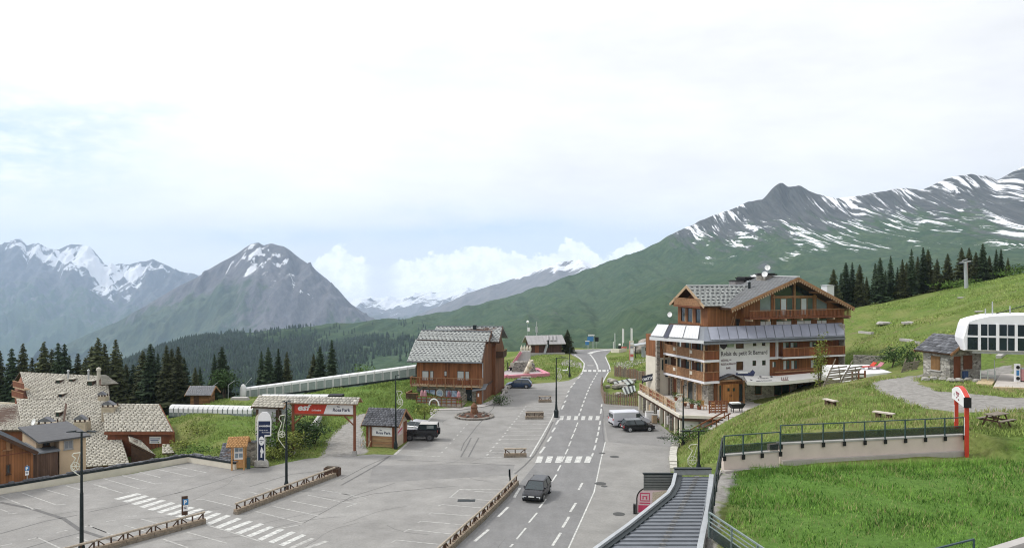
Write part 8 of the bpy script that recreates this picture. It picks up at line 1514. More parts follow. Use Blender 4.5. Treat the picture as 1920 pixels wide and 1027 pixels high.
for s in (-1,1): MB().box(-0.95,0.95,s*0.72-0.13,s*0.72+0.13,0.42,0.47).build('seat',W_GREY,pt)
for x in (-0.6,0.6): MB().bar((x,-0.85,0.38),(x,0.85,0.38),0.06,0.10).build('crossbar',W_DARK,pt); MB().bar((x,-0.62,0),(x,-0.25,0.72),0.06,0.09).build('leg',W_DARK,pt); MB().bar((x,0.62,0),(x,0.25,0.72),0.06,0.09).build('leg',W_DARK,pt); MB().bar((x*0.2,0,0.42),(x,0,0.72),0.05,0.07).build('brace',W_DARK,pt)
# timber racks on the mound in front of the hotel
def rack(label, px0, py0, px1, py1, Y, n, w):
    a = P(px0,py0,Y); z0 = H(a.x,Y); b = P(px1,py1,Y)-Vector((0,0,a.z-z0)); t = thing('timber_rack',label,'snow fence',(a.x,Y,z0-0.05),0,'wooden snow fences by the hotel'); d = b-Vector((a.x,Y,z0)); MB().tube((0,0,-0.1),d,0.07,0.05,6).build('leaning_pole',W_GREY,t); MB().tube((d.x*0.75+w*0.8,0.6,-0.1),(d.x*0.75+w*0.4,0,d.z*0.75),0.06,0.05,6).build('rear_prop',W_GREY,t)
    for k in range(n): f = 0.08+0.68*k/n; p = d*f; MB().bar(p+Vector((-0.1,-0.07,0)),p+Vector((w,-0.02,0.12+0.1*(k%2))),0.05,0.13).build('slat',W_GREY,t)
    return t
rack('leaning wooden snow fence nearest the young tree, left of the pair by the hotel',1541,727,1567,671,76,8,1.5); rack('leaning wooden snow fence at the hotel corner, right of the pair',1573,719,1599,673,77,8,1.35); rack('small wooden snow fence beside the dark conifer shrub',1690,702,1699,674,84,7,0.9); rack('small wooden snow fence between the conifer shrub and the stone hut',1709,699,1716,674,84,7,0.6)
sd = thing('side_terrace','white edged terrace with low stone wall right of the hotel','terrace'); a, b = P(1597,706,86), P(1672,697,88.5); za = 8.35
MB().prism([(a.x,a.y,za-1.2),(b.x,b.y,za-1.2),(b.x+0.5,b.y+7,za-1.2),(a.x+0.3,a.y+9,za-1.2)],(0,0,1.2)).build('slab',WPAINT,sd)
q = [P(1600,692,98),P(1690,684,96)]; wall_run([Vector((p.x,p.y,8.0)) for p in q],0.4,-0.6,1.2,'stone_wall',RUBBLE_D,sd)
for i, px in enumerate((1626,1640)): p = P(px,697,91); t = thing('lounger',['red folding lounger on the side terrace, left of two','faded pink lounger on the side terrace, right of two'][i],'lounger',(p.x,p.y,za),0.3,'loungers on the side terrace'); m_ = [REDP,MATS['pink_padding']][i]; MB().box(-0.8,0.6,-0.3,0.3,0.28,0.36).build('seat',m_,t); MB().bar((0.6,0,0.32),(1.1,0,0.75),0.6,0.06).build('backrest',m_,t); MB().box(-0.7,-0.6,-0.28,0.28,0,0.277).build('leg',GALV,t); MB().box(0.4,0.5,-0.28,0.28,0,0.277).build('leg',GALV,t)
wf2 = thing('wooden_fence','short dark wooden fence with two posts between the hotel corner and side terrace','fence',P(1598,712,82).xy.to_3d()+Vector((0,0,H(P(1598,712,82).x,82)))); 
for k in range(3): MB().bar((k*0.65,0,-0.2),(k*0.65,0,1.15),0.14,0.14).build('post',W_RED,wf2)
for z in (0.4,0.8): MB().bar((0,0,z),(1.3,0,z),0.05,0.14).build('rail',W_DARK,wf2)
# stone hut with slab roof
FST = Frame((38.35,74.6), R(-68)); st2 = gable_hut(FST,'stone_hut','rubble stone hut with grey slab roof and brown shutters beside the lift station','hut',0,2.8,0,4.0,9.0,12.2,1.35,0.55,stone('pale_hut_stone',[(0.16,0.15,0.14),(0.36,0.34,0.30),(0.56,0.54,0.50)],scale=3.6),LAUZE_D,(0.42,0.40,0.05),140)
a, c, d, e = FST.rect(1746,667,1763,693,0); d = max(d,9.9); MB().box(a,c,-0.06,-0.003,d,e).build('shutter',mat('ochre_shutter',(0.20,0.11,0.045),0.7,0.25,2,plank=('x',0.15)),st2); MB().box(a-0.12,c+0.12,-0.08,-0.004,d-0.12,d-0.003).build('sill',PAVE,st2)
t0_, z0 = FST.ps(1788,690,2.8); t1_, z1 = FST.ps(1800,690,2.8); MB().box(2.803,2.86,min(t0_,t1_),max(t0_,t1_),9.8,11.9).build('door',W_RED,st2); t0_, z0 = FST.ps(1806,689,2.8); t1_, z1 = FST.ps(1822,665,2.8); MB().box(2.803,2.86,min(t0_,t1_),max(t0_,t1_),10.7,11.95).build('shutter',mat('red_shutter',(0.17,0.065,0.035),0.7,0.2,2),st2); t0_, _ = FST.ps(1804,697,2.8); t1_, _ = FST.ps(1812,697,2.8); MB().box(2.803,3.0,min(t0_,t1_),max(t0_,t1_),9.9,10.55).build('blue_box',mat('blue_plastic',(0.06,0.10,0.22),0.6,0.2,3),st2)
for i in range(7): p = P(1735+i*16,716+rr.uniform(-2,3),71+rr.uniform(-0.8,0.5)); boulder('boulder','boulder at the foot of the stone hut, %s from the left' % n_[i],(p.x,p.y,H(p.x,p.y)-0.05),0.4,0.35,0.22,300+i,None,'boulders at the foot of the stone hut')
# chairlift station
FL = Frame(P(1806,659,70).xy, R(-17)); lf = FL.thing('lift_station','white chairlift station with two rows of dark windows raised on a pillar','lift station'); S = lambda px: FL.pt(px,640)[0]; Z = lambda py: FL.pt(1862,py)[1]
hull = [(S(1809),Z(659)),(S(2080),Z(659)),(S(2080),Z(620)),(S(2070),Z(600)),(S(2020),Z(589)),(S(1920),Z(588.5)),(S(1858),Z(591.5)),(S(1830),Z(598)),(S(1816),Z(603)),(S(1812),Z(612)),(S(1805.5),Z(637))]
hm_ = mat('station_white',(0.80,0.80,0.82),0.3,0.03,1.5)
b = MB(); n_h = len(hull); cxh = sum(p[0] for p in hull)/n_h; czh = sum(p[1] for p in hull)/n_h; loops = []
for t, sc_ in ((0.35,0.955),(0.0,1.0),(3.4,1.0),(3.75,0.955)): loops.append([(cxh+(x-cxh)*(1-(1-sc_)*0.35),t,czh+(z-czh)*sc_) for x, z in hull])
loops = [[(x,t-0.35,z) for x,t,z in l] for l in loops]; loops[0] = [(x,-0.0,z) for x,t,z in loops[0]]; loops[1] = [(x,0.3,z) for x,t,z in loops[1]]
for a, c in zip(loops,loops[1:]): b.ring(a,c)
b.add(loops[0],[tuple(range(n_h))]); b.add(loops[-1],[tuple(reversed(range(n_h)))]); b.build('hull',hm_,lf)
SW = mat('station_glass',(0.012,0.02,0.032),0.12,0.3,0.4,spec=0.7)
for x0, x1 in ((1814,1833),(1839,1851),(1853.5,1867),(1873.5,1887.5),(1890,1902),(1908,1921),(1924,1937),(1943,1957),(1960,1974)):
    for y0, y1 in ((608,629),(633,656)):
        ex = 2.5 if x0 == 1814 and y0 < 610 else 0
        w_ = MB().prism([(S(x0+ (0 if not ex else 0)),-0.05,Z(y1)),(S(x1),-0.05,Z(y1)),(S(x1),-0.05,Z(y0)),(S(x0+ex),-0.05,Z(y0))],(0,0.045,0)).build('window',SW,lf)
for x0, x1, y0 in ((1833.3,1838.7,607),(1867.3,1873.2,607),(1902.3,1907.7,607)): MB().box(S(x0),S(x1),-0.09,-0.003,Z(657),Z(y0)).build('mullion_panel',hm_,lf)
MB().box(S(1812),S(1976),-0.07,-0.003,Z(632.5),Z(629.5)).build('transom',hm_,lf)
MB().box(S(1826),S(2080),0.5,3.0,Z(664),Z(659.5)).build('underside',GALV,lf); MB().box(S(1938),S(1958),0.9,2.4,9.0,Z(664)-0.003).build('pillar',CONC,lf)
for px, y0 in ((1873,567),(1859.5,581),(1907,575)): MB().tube((S(px),2.0,Z(592)-0.2),(S(px),2.0,Z(y0)),0.07,0.05,6).build('aerial',GALV,lf)
MB().bar((S(1880),2.0,Z(590)),(S(1935),2.0,Z(574)),0.06,0.06).build('cable',DARKM,lf)
pf_ = thing('boarding_platform','pale concrete boarding platform with sandy edge under the lift station','platform'); q = [P(1862,728,66),P(1990,731,65),P(1990,712,74),P(1876,713,74)]; zz_ = 9.95
MB().prism([(p.x,p.y,zz_-0.6) for p in q],(0,0,0.75)).build('slab',mat('platform_concrete',(0.50,0.46,0.42),0.9,0.1,1),pf_); MB().bar((q[0].x,q[0].y-0.1,zz_-0.1),(q[1].x,q[1].y-0.1,zz_-0.1),0.16,0.55).build('edge',mat('sandy_edge',(0.54,0.43,0.27),0.9,0.12,2),pf_)
q = [P(1830,722,68.5),P(1860,724,68),P(1868,716,71.5),P(1838,716,71.5)]; rm = thing('ramp','small sandy ramp in front of the green handrail by the lift','ramp'); MB().prism([(p.x,p.y,9.4) for p in q],(0,0,0.62)).build('slab',MATS['sandy_edge'],rm)
p = P(1838.5,716,70.5); hr = thing('handrail_frame','pale green metal handrail frame between the stone hut and the lift','handrail',(p.x,p.y,9.95)); pg_ = mat('pale_green_rail',(0.45,0.52,0.46),0.5,0.1,3)
for k in range(3): MB().bar((k*0.64,0,-0.3),(k*0.64,0,0.95),0.06,0.06).build('post',pg_,hr)
for z in (0.45,0.92): MB().bar((0,0,z),(1.28,0,z),0.05,0.05).build('rail',pg_,hr)
pole('post','thin dark post at the right end of the green handrail','post',1864.5,716,673,70.5,0.04,GALV,None,None,9.9)
p = P(1907,714,69); sgn = thing('signal_panel','tall white panel with two black round lamps under the lift station','panel',(p.x,p.y,10.1)); MB().box(-0.22,0.22,-0.1,0.1,0,1.55).build('panel',WPAINT,sgn)
for z in (0.3,1.25): MB().lathe([(0.15,-0.04),(0.15,0.04),(0,0.04)],(0,0,0),12).build('lamp',BLACKP,sgn).matrix_local = Matrix.Translation((0,-0.13,z)) @ Matrix.Rotation(R(90),4,'X')
MB().box(-0.12,0.12,-0.12,-0.103,0.55,1.0).build('blue_print',BLUEP,sgn); p = P(1918,714,69); MB_ = thing('red_box','small pink and grey cabinet at the right edge under the lift','cabinet',(p.x,p.y,10.1)); MB().box(-0.2,0.5,-0.2,0.2,0.1,1.1).build('body',mat('pinkish_paint',(0.5,0.25,0.25),0.6,0.1,3),MB_); MB().box(-0.22,0.52,-0.22,0.22,1.103,1.2).build('lid',GALV,MB_); MB().box(-0.15,0.45,-0.15,0.15,0,0.097).build('foot',DARKM,MB_)
# lift pylon on the skyline
p = P(1811,538,147); pyl = thing('lift_pylon','pale steel lift pylon with crossarm in front of the spruces','pylon',(p.x,147,H(p.x,147)-0.2)); h = P(1809,490,147).z-H(p.x,147)+0.2
MB().tube((0.1,0,-0.3),(-0.1,0,h),0.36,0.28,12).build('mast',GALV,pyl); MB().bar((-1.1,0,h-0.25),(0.9,0,h+0.05),0.3,0.22).build('crossarm',GALV,pyl); MB().bar((-0.7,0,h+0.1),(0.3,0,h+0.4),0.14,0.14).build('gantry',GALV,pyl); MB().bar((0.55,0.3,-0.2),(0.45,0.3,h),0.10,0.10).build('ladder',mat('faded_red_steel',(0.40,0.20,0.19),0.6,0.1,3),pyl)
for s in (-1.0,0.8): MB().box(s-0.25,s+0.25,-0.6,0.6,h-0.5,h-0.28).build('sheave_train',DARKM,pyl)
for i, (px, py, s, lab) in enumerate(((1702,607,0.7,'white rock on the open hill slope above the terrace wall'),(1657,608,0.9,'flat pale rock on the hill left of the white rock'),(1802,559,0.5,'small white rock high on the hill near the pylon'),(1836,585,0.45,'tiny pale rock on the slope above the lift station'))):
    p = HP(px,py,70,160); boulder('rock',lab,(p.x,p.y,p.z-0.1),s*1.6,s,s*0.35,400+i,PAVE,'rocks on the hill slope','rock')
for i, pts in enumerate(([(1690,638),(1705,640),(1722,645)],[(1752,636),(1770,630)],[(1612,624),(1636,626)],[(1872,672),(1885,664)])):
    b = MB(); w_ = [HP(x,y,70,150) for x, y in pts]
    for a, c in zip(w_,w_[1:]): b.bar(a+Vector((0,0,0.12)),c+Vector((0,0,0.12)),0.5,0.35)
    tag(b.build('pipe',PAVE), ['pale pipe lying on the hill above the dark conifer shrub','pale pipe on the slope behind the stone hut roof','faint pale pipe on the hill right of the hotel gable','short pale pipe on the grass behind the handrail frame'][i],'pipe','pipes on the hill slope')
# ------------------------------------------------------------------ vehicles
def wheel(t, x, y, r, w, rim, name='wheel'):
    o = bpy.data.objects.new('wheel', None); COL.objects.link(o); o.parent = t; bpy.data.objects.remove(o)
    sg = 1 if y > 0 else -1
    b = MB(); b.tube((x,y-sg*w,r),(x,y,r),r,r,18); ty = b.build('wheel', RUBBER, t)
    MB().tube((x,y+sg*0.004,r),(x,y+sg*0.02,r),r*0.64,r*0.60,14).build('rim', rim, ty); MB().tube((x,y+sg*0.021,r),(x,y+sg*0.035,r),r*0.16,r*0.14,8).build('hub', DARKM, ty); return ty
def loft(secs, m, t, name='body'):
    b = MB(); loops = []
    for x, z0, z1, hw in secs:
        k = min(0.16,(z1-z0)*0.35); loops.append([(x,-hw*0.90,z0),(x,hw*0.90,z0),(x,hw,z0+k),(x,hw*1.0,z0+(z1-z0)*0.55),(x,hw*0.97,z1-k*0.55),(x,hw*0.86,z1),(x,-hw*0.86,z1),(x,-hw*0.97,z1-k*0.55),(x,-hw,z0+(z1-z0)*0.55),(x,-hw,z0+k)])
    for a, c in zip(loops,loops[1:]): b.ring(a,c)
    b.add(loops[0],[tuple(reversed(range(10)))]); b.add(loops[-1],[tuple(range(10))]); return b.build(name, m, t)
def paint(name, col, rough=0.25): return mat(name, col, rough, 0.04, 1.5, metal=0.2, spec=0.6)
CHROME = mat('chrome',(0.5,0.5,0.5),0.2,0.05,4,metal=0.9); RLITE = mat('tail_red',(0.45,0.02,0.02),0.3,0.1,4); HLITE = mat('headlight_glass',(0.62,0.64,0.66),0.15,0.1,6,spec=0.8); PLATE = mat('number_plate',(0.72,0.72,0.70),0.5,0.05,4)
def vehicle(name, label, cat, loc, rz, L_, W_, pnt, hull, cab, wheels, r, rim, roofm=None, group=None, bumper=None, plate=True, rails=False, pillars=True, glass=GLASSD):
    """hull: (x, low, high, half width) from rear to front in shares of length; cab: rear base, rear top, front top, front base (x shares), belt, roof height, half widths."""
    t = thing(name, label, cat, loc, rz, group); hs = [(x*L_,a,b,w*W_/2) for x,a,b,w in hull]; loft(hs, pnt, t)
    xa, xb, xc, xd, zb_, zr_, wb, wt = cab; X = [v*L_ for v in (xa,xb,xc,xd)]; wb *= W_/2; wt *= W_/2
    base = [(X[0],-wb,zb_),(X[3],-wb,zb_),(X[3],wb,zb_),(X[0],wb,zb_)]; top = [(X[1],-wt,zr_-0.05),(X[2],-wt,zr_-0.05),(X[2],wt,zr_-0.05),(X[1],wt,zr_-0.05)]
    MB().hexa(base, top).build('window', glass, t)
    rl = [(X[1]-0.03,-wt-0.015),(X[2]+0.03,-wt-0.015),(X[2]+0.03,wt+0.015),(X[1]-0.03,wt+0.015)]; sh = 0.86
    cxr = (X[1]+X[2])/2; MB().hexa([(x,y,zr_-0.06) for x,y in rl],[(cxr+(x-cxr)*0.94,y*sh,zr_) for x,y in rl]).build('roof', roofm or pnt, t)
    if pillars:
        for sg in (-1,1):
            for (x0,x1,w) in ((X[0],X[1],0.10),(X[3],X[2],0.07),(X[0]+(X[3]-X[0])*0.50,X[1]+(X[2]-X[1])*0.52,0.07)): MB().bar((x0,sg*(wb+0.004),zb_),(x1,sg*(wt+0.006),zr_-0.05),w,0.05).build('pillar', pnt, t)
    for sg in (-1,1):
        for x in wheels: MB().tube((x*L_,sg*(W_/2*0.90),r),(x*L_,sg*(W_/2+0.002),r),r*1.17,r*1.17,18).build('wheel_arch', BLACKP, t); wheel(t, x*L_, sg*(W_/2+0.015), r, 0.22, rim)
        MB().box(X[3]-0.42,X[3]-0.24,sg*(wb+0.05)-0.09,sg*(wb+0.05)+0.09,zb_+0.02,zb_+0.16).build('mirror', pnt, t)
        MB().bar((X[0]+(X[3]-X[0])*0.50,sg*(W_/2*0.985),zb_-0.5),(X[0]+(X[3]-X[0])*0.50,sg*(W_/2*0.955),zb_-0.02),0.015,0.02).build('door_gap', BLACKP, t)
        MB().box(X[0]+(X[3]-X[0])*0.56,X[0]+(X[3]-X[0])*0.56+0.16,sg*W_/2*0.965-0.015,sg*W_/2*0.965+0.03,zb_-0.12,zb_-0.08).build('door_handle', DARKM, t)
    x0, xf = hs[0][0], hs[-1][0]; zl = hs[-2][2]
    for sg in (-1,1):
        MB().box(xf-0.10,xf+0.015,sg*hs[-1][3]*0.80-0.17,sg*hs[-1][3]*0.80+0.17,hs[-1][2]-0.20,hs[-1][2]-0.05).build('headlight', HLITE, t)
        MB().box(x0-0.015,x0+0.12,sg*hs[0][3]*0.86-0.13,sg*hs[0][3]*0.86+0.10,hs[0][2]-0.30,hs[0][2]-0.06).build('tail_light', RLITE, t)
    MB().box(xf-0.02,xf+0.012,-0.45,0.45,hs[-1][2]-0.24,hs[-1][2]-0.10).build('grille', BLACKP, t)
    MB().box(xf-0.12,xf+0.03,-hs[-1][3]*0.9,hs[-1][3]*0.9,hs[-1][1]+0.03,hs[-1][1]+0.20).build('bumper', bumper or BLACKP, t); MB().box(x0-0.03,x0+0.12,-hs[0][3]*0.9,hs[0][3]*0.9,hs[0][1]+0.03,hs[0][1]+0.22).build('bumper', bumper or BLACKP, t)
    if plate: MB().box(xf+0.032,xf+0.042,-0.26,0.26,hs[-1][1]+0.22-0.02,hs[-1][1]+0.33-0.02).build('number_plate', PLATE, t); MB().box(x0-0.045,x0-0.033,-0.26,0.26,hs[0][1]+0.24,hs[0][1]+0.35).build('number_plate', PLATE, t)
    return t
HATCH = [(-0.5,0.30,0.78,0.86),(-0.47,0.24,0.92,0.95),(-0.36,0.20,0.95,1.0),(0.0,0.20,0.93,1.0),(0.22,0.20,0.90,1.0),(0.36,0.22,0.82,0.98),(0.46,0.25,0.70,0.92),(0.5,0.30,0.62,0.82)]
HC = (-0.485,-0.40,0.06,0.26,0.90,1.47,0.93,0.72)
BLACKC = paint('black_car_paint',(0.012,0.012,0.015)); ALLOY = mat('alloy_rim',(0.45,0.46,0.48),0.35,0.1,5,metal=0.6)
g = G(1007,932); vehicle('car','black car driving towards the viewer on the near stretch of road','car',(g.x+0.0,g.y+0.3,0.012),R(-105),4.2,1.82,BLACKC,HATCH,HC,(-0.31,0.31),0.32,ALLOY)
g = G(1198,809.5); vehicle('hatchback','small black hatchback parked in front of the white van','car',(g.x,g.y+0.9,0.0),R(9),3.95,1.72,BLACKC,HATCH,HC,(-0.31,0.31),0.31,ALLOY,roofm=paint('grey_black_roof',(0.16,0.17,0.18)))
g = G(973,728); vehicle('hatchback','dark blue estate car parked at the edge of the grass by the chalet','car',(g.x,g.y+0.9,0.0),R(172),4.25,1.78,paint('dark_blue_paint',(0.02,0.045,0.10)),HATCH,(-0.49,-0.38,0.06,0.27,0.90,1.48,0.93,0.74),(-0.31,0.31),0.32,ALLOY)
g = P(778,806,97); vehicle('car','silver car half hidden behind the wooden information hut','car',(g.x,g.y,0.0),R(150),4.2,1.76,paint('silver_paint',(0.45,0.46,0.48)),HATCH,HC,(-0.31,0.31),0.32,ALLOY)
g = G(1180,801); vehicle('van','white panel van with dark windows parked by the garages','van',(g.x+0.15,g.y+1.1,0.0),R(13),4.9,1.9,paint('van_white',(0.60,0.61,0.66),0.3),
    [(-0.5,0.32,1.20,0.94),(-0.49,0.26,1.9,0.96),(-0.46,0.24,1.93,0.98),(0.0,0.24,1.94,1.0),(0.18,0.24,1.90,1.0),(0.24,0.24,1.42,1.0),(0.38,0.25,1.12,0.98),(0.47,0.28,0.98,0.92),(0.5,0.32,0.85,0.85)],
    (0.10,0.125,0.19,0.335,1.12,1.93,0.985,0.86),(-0.30,0.32),0.33,GALV)
vn = [o for o in scene.objects if o.name.startswith('van')][-1]
MB().box(-2.475,-2.45,-0.72,0.72,1.18,1.68).build('rear_window',GLASSD,vn); 
for sg in (-1,1): MB().box(-1.9,0.4,sg*0.952-0.008,sg*0.952+0.008,0.80,0.90).build('side_moulding',DARKM,vn); MB().box(0.55,1.1,sg*0.955-0.006,sg*0.955+0.006,1.2,1.66).build('cab_window',GLASSD,vn)
DEF = [(-0.5,0.50,1.28,0.92),(-0.49,0.42,1.34,0.98),(0.08,0.42,1.34,1.0),(0.18,0.42,1.30,0.98),(0.30,0.45,1.24,0.90),(0.47,0.48,1.20,0.88),(0.5,0.55,1.12,0.86)]
g = G(790,826.5); d4 = vehicle('off_road_car','boxy black four-wheel drive with pale roof and spare wheel beside the information hut','car',(g.x,g.y+0.85,0.0),R(178),3.75,1.78,BLACKC,DEF,(-0.49,-0.475,0.05,0.115,1.32,1.98,0.97,0.90),(-0.26,0.36),0.40,mat('dark_rim',(0.10,0.10,0.105),0.4,0.1,5,metal=0.5),roofm=paint('pale_roof_paint',(0.50,0.49,0.46),0.4))
MB().tube((-1.90,0,1.05),(-2.08,0,1.05),0.39,0.39,16).build('spare_wheel',RUBBER,d4)
for sg in (-1,1): MB().box(-0.55,0.95,sg*0.93-0.10,sg*0.93+0.06,0.40,0.46).build('side_step',CHROME,d4); MB().box(0.55,1.85,sg*0.86-0.09,sg*0.86+0.09,0.95,1.06).build('wing',BLACKC,d4); MB().box(-1.45,-0.65,sg*0.885-0.012,sg*0.885+0.012,1.45,1.82).build('side_window',mat('pale_reflection_glass',(0.16,0.19,0.19),0.1,0.2,2,spec=0.8),d4)
MB().box(0.65,1.80,-0.6,0.6,1.225,1.27).build('bonnet_panel',paint('pale_bonnet',(0.22,0.21,0.21)),d4)
# ------------------------------------------------------------------ street lamps
def ornament(t, side, z0, z1, w):
    b = MB(); h = z1-z0; pts = [(side*0.08,0,z1),(side*w*0.75,0,z1-0.03*h),(side*w*0.9,0,z1-0.12*h),(side*w*0.55,0,z1-0.24*h),(side*w*0.7,0,z1-0.36*h),(side*w*1.0,0,z1-0.55*h),(side*w*0.95,0,z1-0.72*h),(side*w*0.5,0,z1-0.88*h),(side*0.08,0,z0)]
    b.path(pts,0.035,5); c = Vector((side*w*0.55,0,z1-0.58*h))
    for k in range(6): a = k*math.pi/3; b.tube(c,c+Vector((math.cos(a)*w*0.36,0,math.sin(a)*w*0.36)),0.03,0.02,5)
    b.tube((side*0.08,0,z1),(side*w*0.5,0,z1-0.55*h),0.03,0.03,5); b.path([c+Vector((math.cos(k*math.pi/4)*w*0.38,0,math.sin(k*math.pi/4)*w*0.38)) for k in range(9)],0.03,5); return b.build('ornament',mat('pale_ornament',(0.62,0.62,0.52),0.6,0.15,5),t)
def lamp(label, px, ytop, ybase, Y, arms, orn=None, base=False, r=0.075, zb=0.0, off=0.0):
    p = P(px,ybase,Y); h = P(px,ytop,Y).z-zb; t = thing('street_lamp',label,'street lamp',(p.x,Y,zb),0,'black street lamps'); b = MB().tube((0,0,-0.1),(0,0,h*0.5),r*1.5,r*1.25,10); b.tube((0,0,h*0.5),(0,0,h),r*1.0,r*0.75,8); b.build('pole',DARKM,t); MB().lathe([(0.22,-0.02),(0.22,0.5),(0.14,0.8),(0.12,0.95)] if not base else [(0.30,-0.02),(0.32,0.9),(0.2,1.05),(0.12,1.9),(0.16,2.0),(0.1,2.1)],(0,0,0),10).build('base',DARKM,t)
    for s, L_ in arms: MB().bar((0,0,h-0.08),(s*L_*0.55,off,h-0.02),0.06,0.06).build('arm',DARKM,t); MB().hexa([(s*L_*0.45,off-0.12,h-0.04),(s*L_*1.05,off-0.12,h-0.06),(s*L_*1.05,off+0.12,h-0.06),(s*L_*0.45,off+0.12,h-0.04)] if s > 0 else [(s*L_*1.05,off-0.12,h-0.06),(s*L_*0.45,off-0.12,h-0.04),(s*L_*0.45,off+0.12,h-0.04),(s*L_*1.05,off+0.12,h-0.06)],[(s*L_*0.45,off-0.12,h+0.06),(s*L_*1.05,off-0.12,h+0.0),(s*L_*1.05,off+0.12,h+0.0),(s*L_*0.45,off+0.12,h+0.06)] if s > 0 else [(s*L_*1.05,off-0.12,h+0.0),(s*L_*0.45,off-0.12,h+0.06),(s*L_*0.45,off+0.12,h+0.06),(s*L_*1.05,off+0.12,h+0.0)]).build('luminaire',DARKM,t)
    if orn: ornament(t,orn[0],P(px,orn[2],Y).z-zb,P(px,orn[1],Y).z-zb,orn[3])
    return t
lamp('tall black lamp with two arms in the left car park',153,808,1038,G(153,1038).y,[(-1,0.95),(1,0.95)],(-1,848,892,0.75),False,0.095)
lamp('black street lamp with pale ornament standing among the log barriers',537,752,918,71.8,[(-1,0.35),(1,0.35)],(-1,777,840,0.75),False,0.085); lamp('black street lamp in front of the wooden information hut',742,703,842,88.0,[(1,0.4)],(1,732,768,0.8)); lamp('black street lamp with heavy base beside the far zebra crossing',1043,670,782,106.4,[(1,1.5)],(1,690,716,0.7),True,0.09)
lamp('distant lamp on the grass at the bend of the road',1068,651,706,145,[(1,0.4)],None,False,0.07,H(P(1068,706,145).x,145)); lamp('black lamp at the foot of the garages below the hotel',1281,722,840,88.2,[(1,0.4)],(-1,738,772,0.9),False,0.085,0.1)
zq_ = H(P(1310,885,69).x,69); lamp('short black lamp with wide arm on the grass bank above the metal roof',1310,807,885,69,[(-1,1.5),(1,0.5)],(-1,832,884,0.95),False,0.08,zq_)
# ------------------------------------------------------------------ log barriers
def barrier(first=[None]):
    t = thing('log_barrier','x','barrier'); 
    MB().box(-1.06,1.06,-0.22,0.22,0.0,0.20).build('base_log',W_GREY,t); MB().box(-1.06,1.06,-0.19,0.19,0.204,0.40).build('base_log',W_LOG,t); MB().tube((-1.06,0,0.86),(1.06,0,0.86),0.085,0.085,9).build('top_rail',mat('pale_log',(0.40,0.34,0.27),0.8,0.25,5,bump=0.2),t)
    for x in (-0.92,0.0,0.92): MB().bar((x,0,0.40),(x,0,0.79),0.09,0.09).build('post',W_DARK,t)
    for a, b in ((-0.92,-0.5),(0.92,0.5)): MB().bar((a,0,0.78),(b,0,0.42),0.07,0.07).build('brace',W_DARK,t)
    return t
b0 = barrier(); nbar = [0]
def place_barrier(x, y, rz, label, group, sc=1.0):
    o = b0 if nbar[0] == 0 else copy_tree(b0); nbar[0] += 1; o.location = (x,y,0.006); o.rotation_euler.z = rz; o.scale = (sc,1,1); o['label'] = label; o['group'] = group
def bar_run(pts, n, fmt, group):
    pts = [Vector((p.x,p.y,0)) for p in pts]; acc = [0]
    for a, b in zip(pts,pts[1:]): acc.append(acc[-1]+(b-a).length)
    def at_(d): i = min(max(bisect.bisect(acc,d)-1,0),len(pts)-2); return pts[i].lerp(pts[i+1],(d-acc[i])/(acc[i+1]-acc[i]))
    for k in range(n): a, b = at_(acc[-1]*k/n), at_(acc[-1]*(k+1)/n); c = (a+b)/2; place_barrier(c.x,c.y,math.atan2((b-a).y,(b-a).x),fmt % ORD[k],group,(b-a).length/2.16)
bar_run([G(441,964),G(628,893)],6,'%s log barrier from the left in the row with a lamp behind it','log barriers by the black lamp')
bar_run([G(384,980),G(60,1068)],6,'%s log barrier from the parking sign in the bottom left row','log barriers in the bottom left row')
bar_run([G(969,908),G(945,934),G(905,974),G(862,1013),G(790,1080)],11,'%s log barrier from the far end of the long row along the road','log barriers along the road')
for px, py, sc, lab in ((966,857,1.12,'single log barrier in the parking bays nearest the first zebra crossing'),(1002,785.5,1.12,'log planter barrier across the middle of the parking bays, left of the lamp'),(1022,754,0.9,'farthest single log barrier, beyond the lamp with the heavy base')): g = G(px,py); place_barrier(g.x,g.y+0.2,R(3),lab,'single log barriers in the bays',sc)
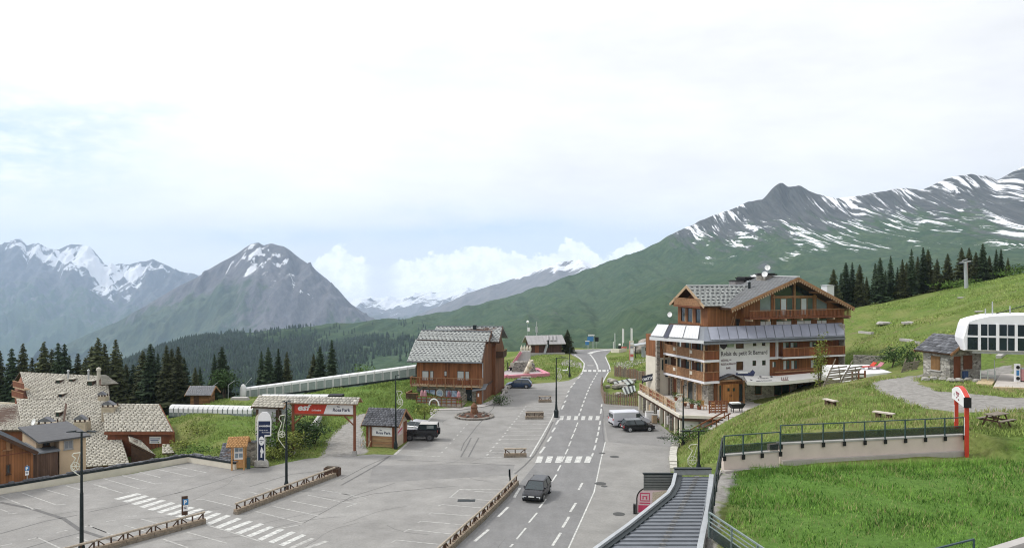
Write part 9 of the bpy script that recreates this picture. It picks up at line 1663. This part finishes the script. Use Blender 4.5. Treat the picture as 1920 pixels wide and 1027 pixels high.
g = G(1003,783); MB_ = thing('planter_box','weathered timber planter box tucked behind the middle log barrier','planter',(g.x,g.y+1.0,0)); MB().box(-1.2,1.2,-0.3,0.3,0,0.6).build('box',W_GREY,MB_); MB().box(-1.1,1.1,-0.22,0.22,0.603,0.68).build('soil',mat('dark_soil',(0.07,0.055,0.04),0.95,0.3,5),MB_)
g = G(621,893); eb = thing('planter_box','dark timber planter box at the right end of the barrier row with the black lamp','planter',(g.x,g.y+0.5,0),R(-10)); MB().box(-0.75,0.75,-0.35,0.35,0,0.72).build('box',W_DARK,eb); MB().box(-0.62,0.62,-0.24,0.24,0.723,0.82).build('soil',MATS['dark_soil'],eb)
p = G(957,908); sp = thing('snow_stake','dark square marker post at the far end of the long barrier row','post',(p.x,p.y,0)); MB().bar((0,0,0),(-0.08,0,1.4),0.14,0.14).build('post',DARKM,sp); MB().box(-0.16,0.0,-0.07,0.07,0.75,1.43).build('cap',GREENM,sp)
# parking signs
def psign(label, x, y, z, rz, back, sc=1.0):
    t = thing('parking_sign',label,'sign',(x,y,z),rz,'blue parking signs'); MB().tube((0,0.06,-0.1),(0,0.06,1.75*sc),0.035,0.035,7).build('post',GALV,t)
    if back: MB().box(-0.3,0.16,-0.02,0.03,0.35,1.85).build('back_board',W_DARK,t)
    q = MB().box(-0.21*sc,0.21*sc,-0.05,-0.022,1.18*sc,1.62*sc).build('blue_plate',BLUEP,t); text('P',0.42*sc,WPAINT,t,(-0.13*sc,-0.053,1.24*sc),bold=0.02,extrude=0.003); MB().box(-0.18*sc,0.16*sc,-0.05,-0.022,0.68*sc,1.14*sc).build('white_plate',WPAINT,t); stuff(MB().box(-0.14*sc,0.10*sc,-0.056,-0.051,0.98*sc,1.03*sc).box(-0.14*sc,0.06*sc,-0.056,-0.051,0.86*sc,0.91*sc).build('printed_lines',INKN,t))
g = G(348,973); psign('blue parking sign on dark board at the end of the bottom left barrier row',g.x,g.y,0,R(22),True)
g = FW.wld(FW.pt(52,905)[0],0.2,0.72); psign('blue parking sign on the parapet in front of the orange wooden house',g.x,g.y,0.7,R(30),False,0.85)
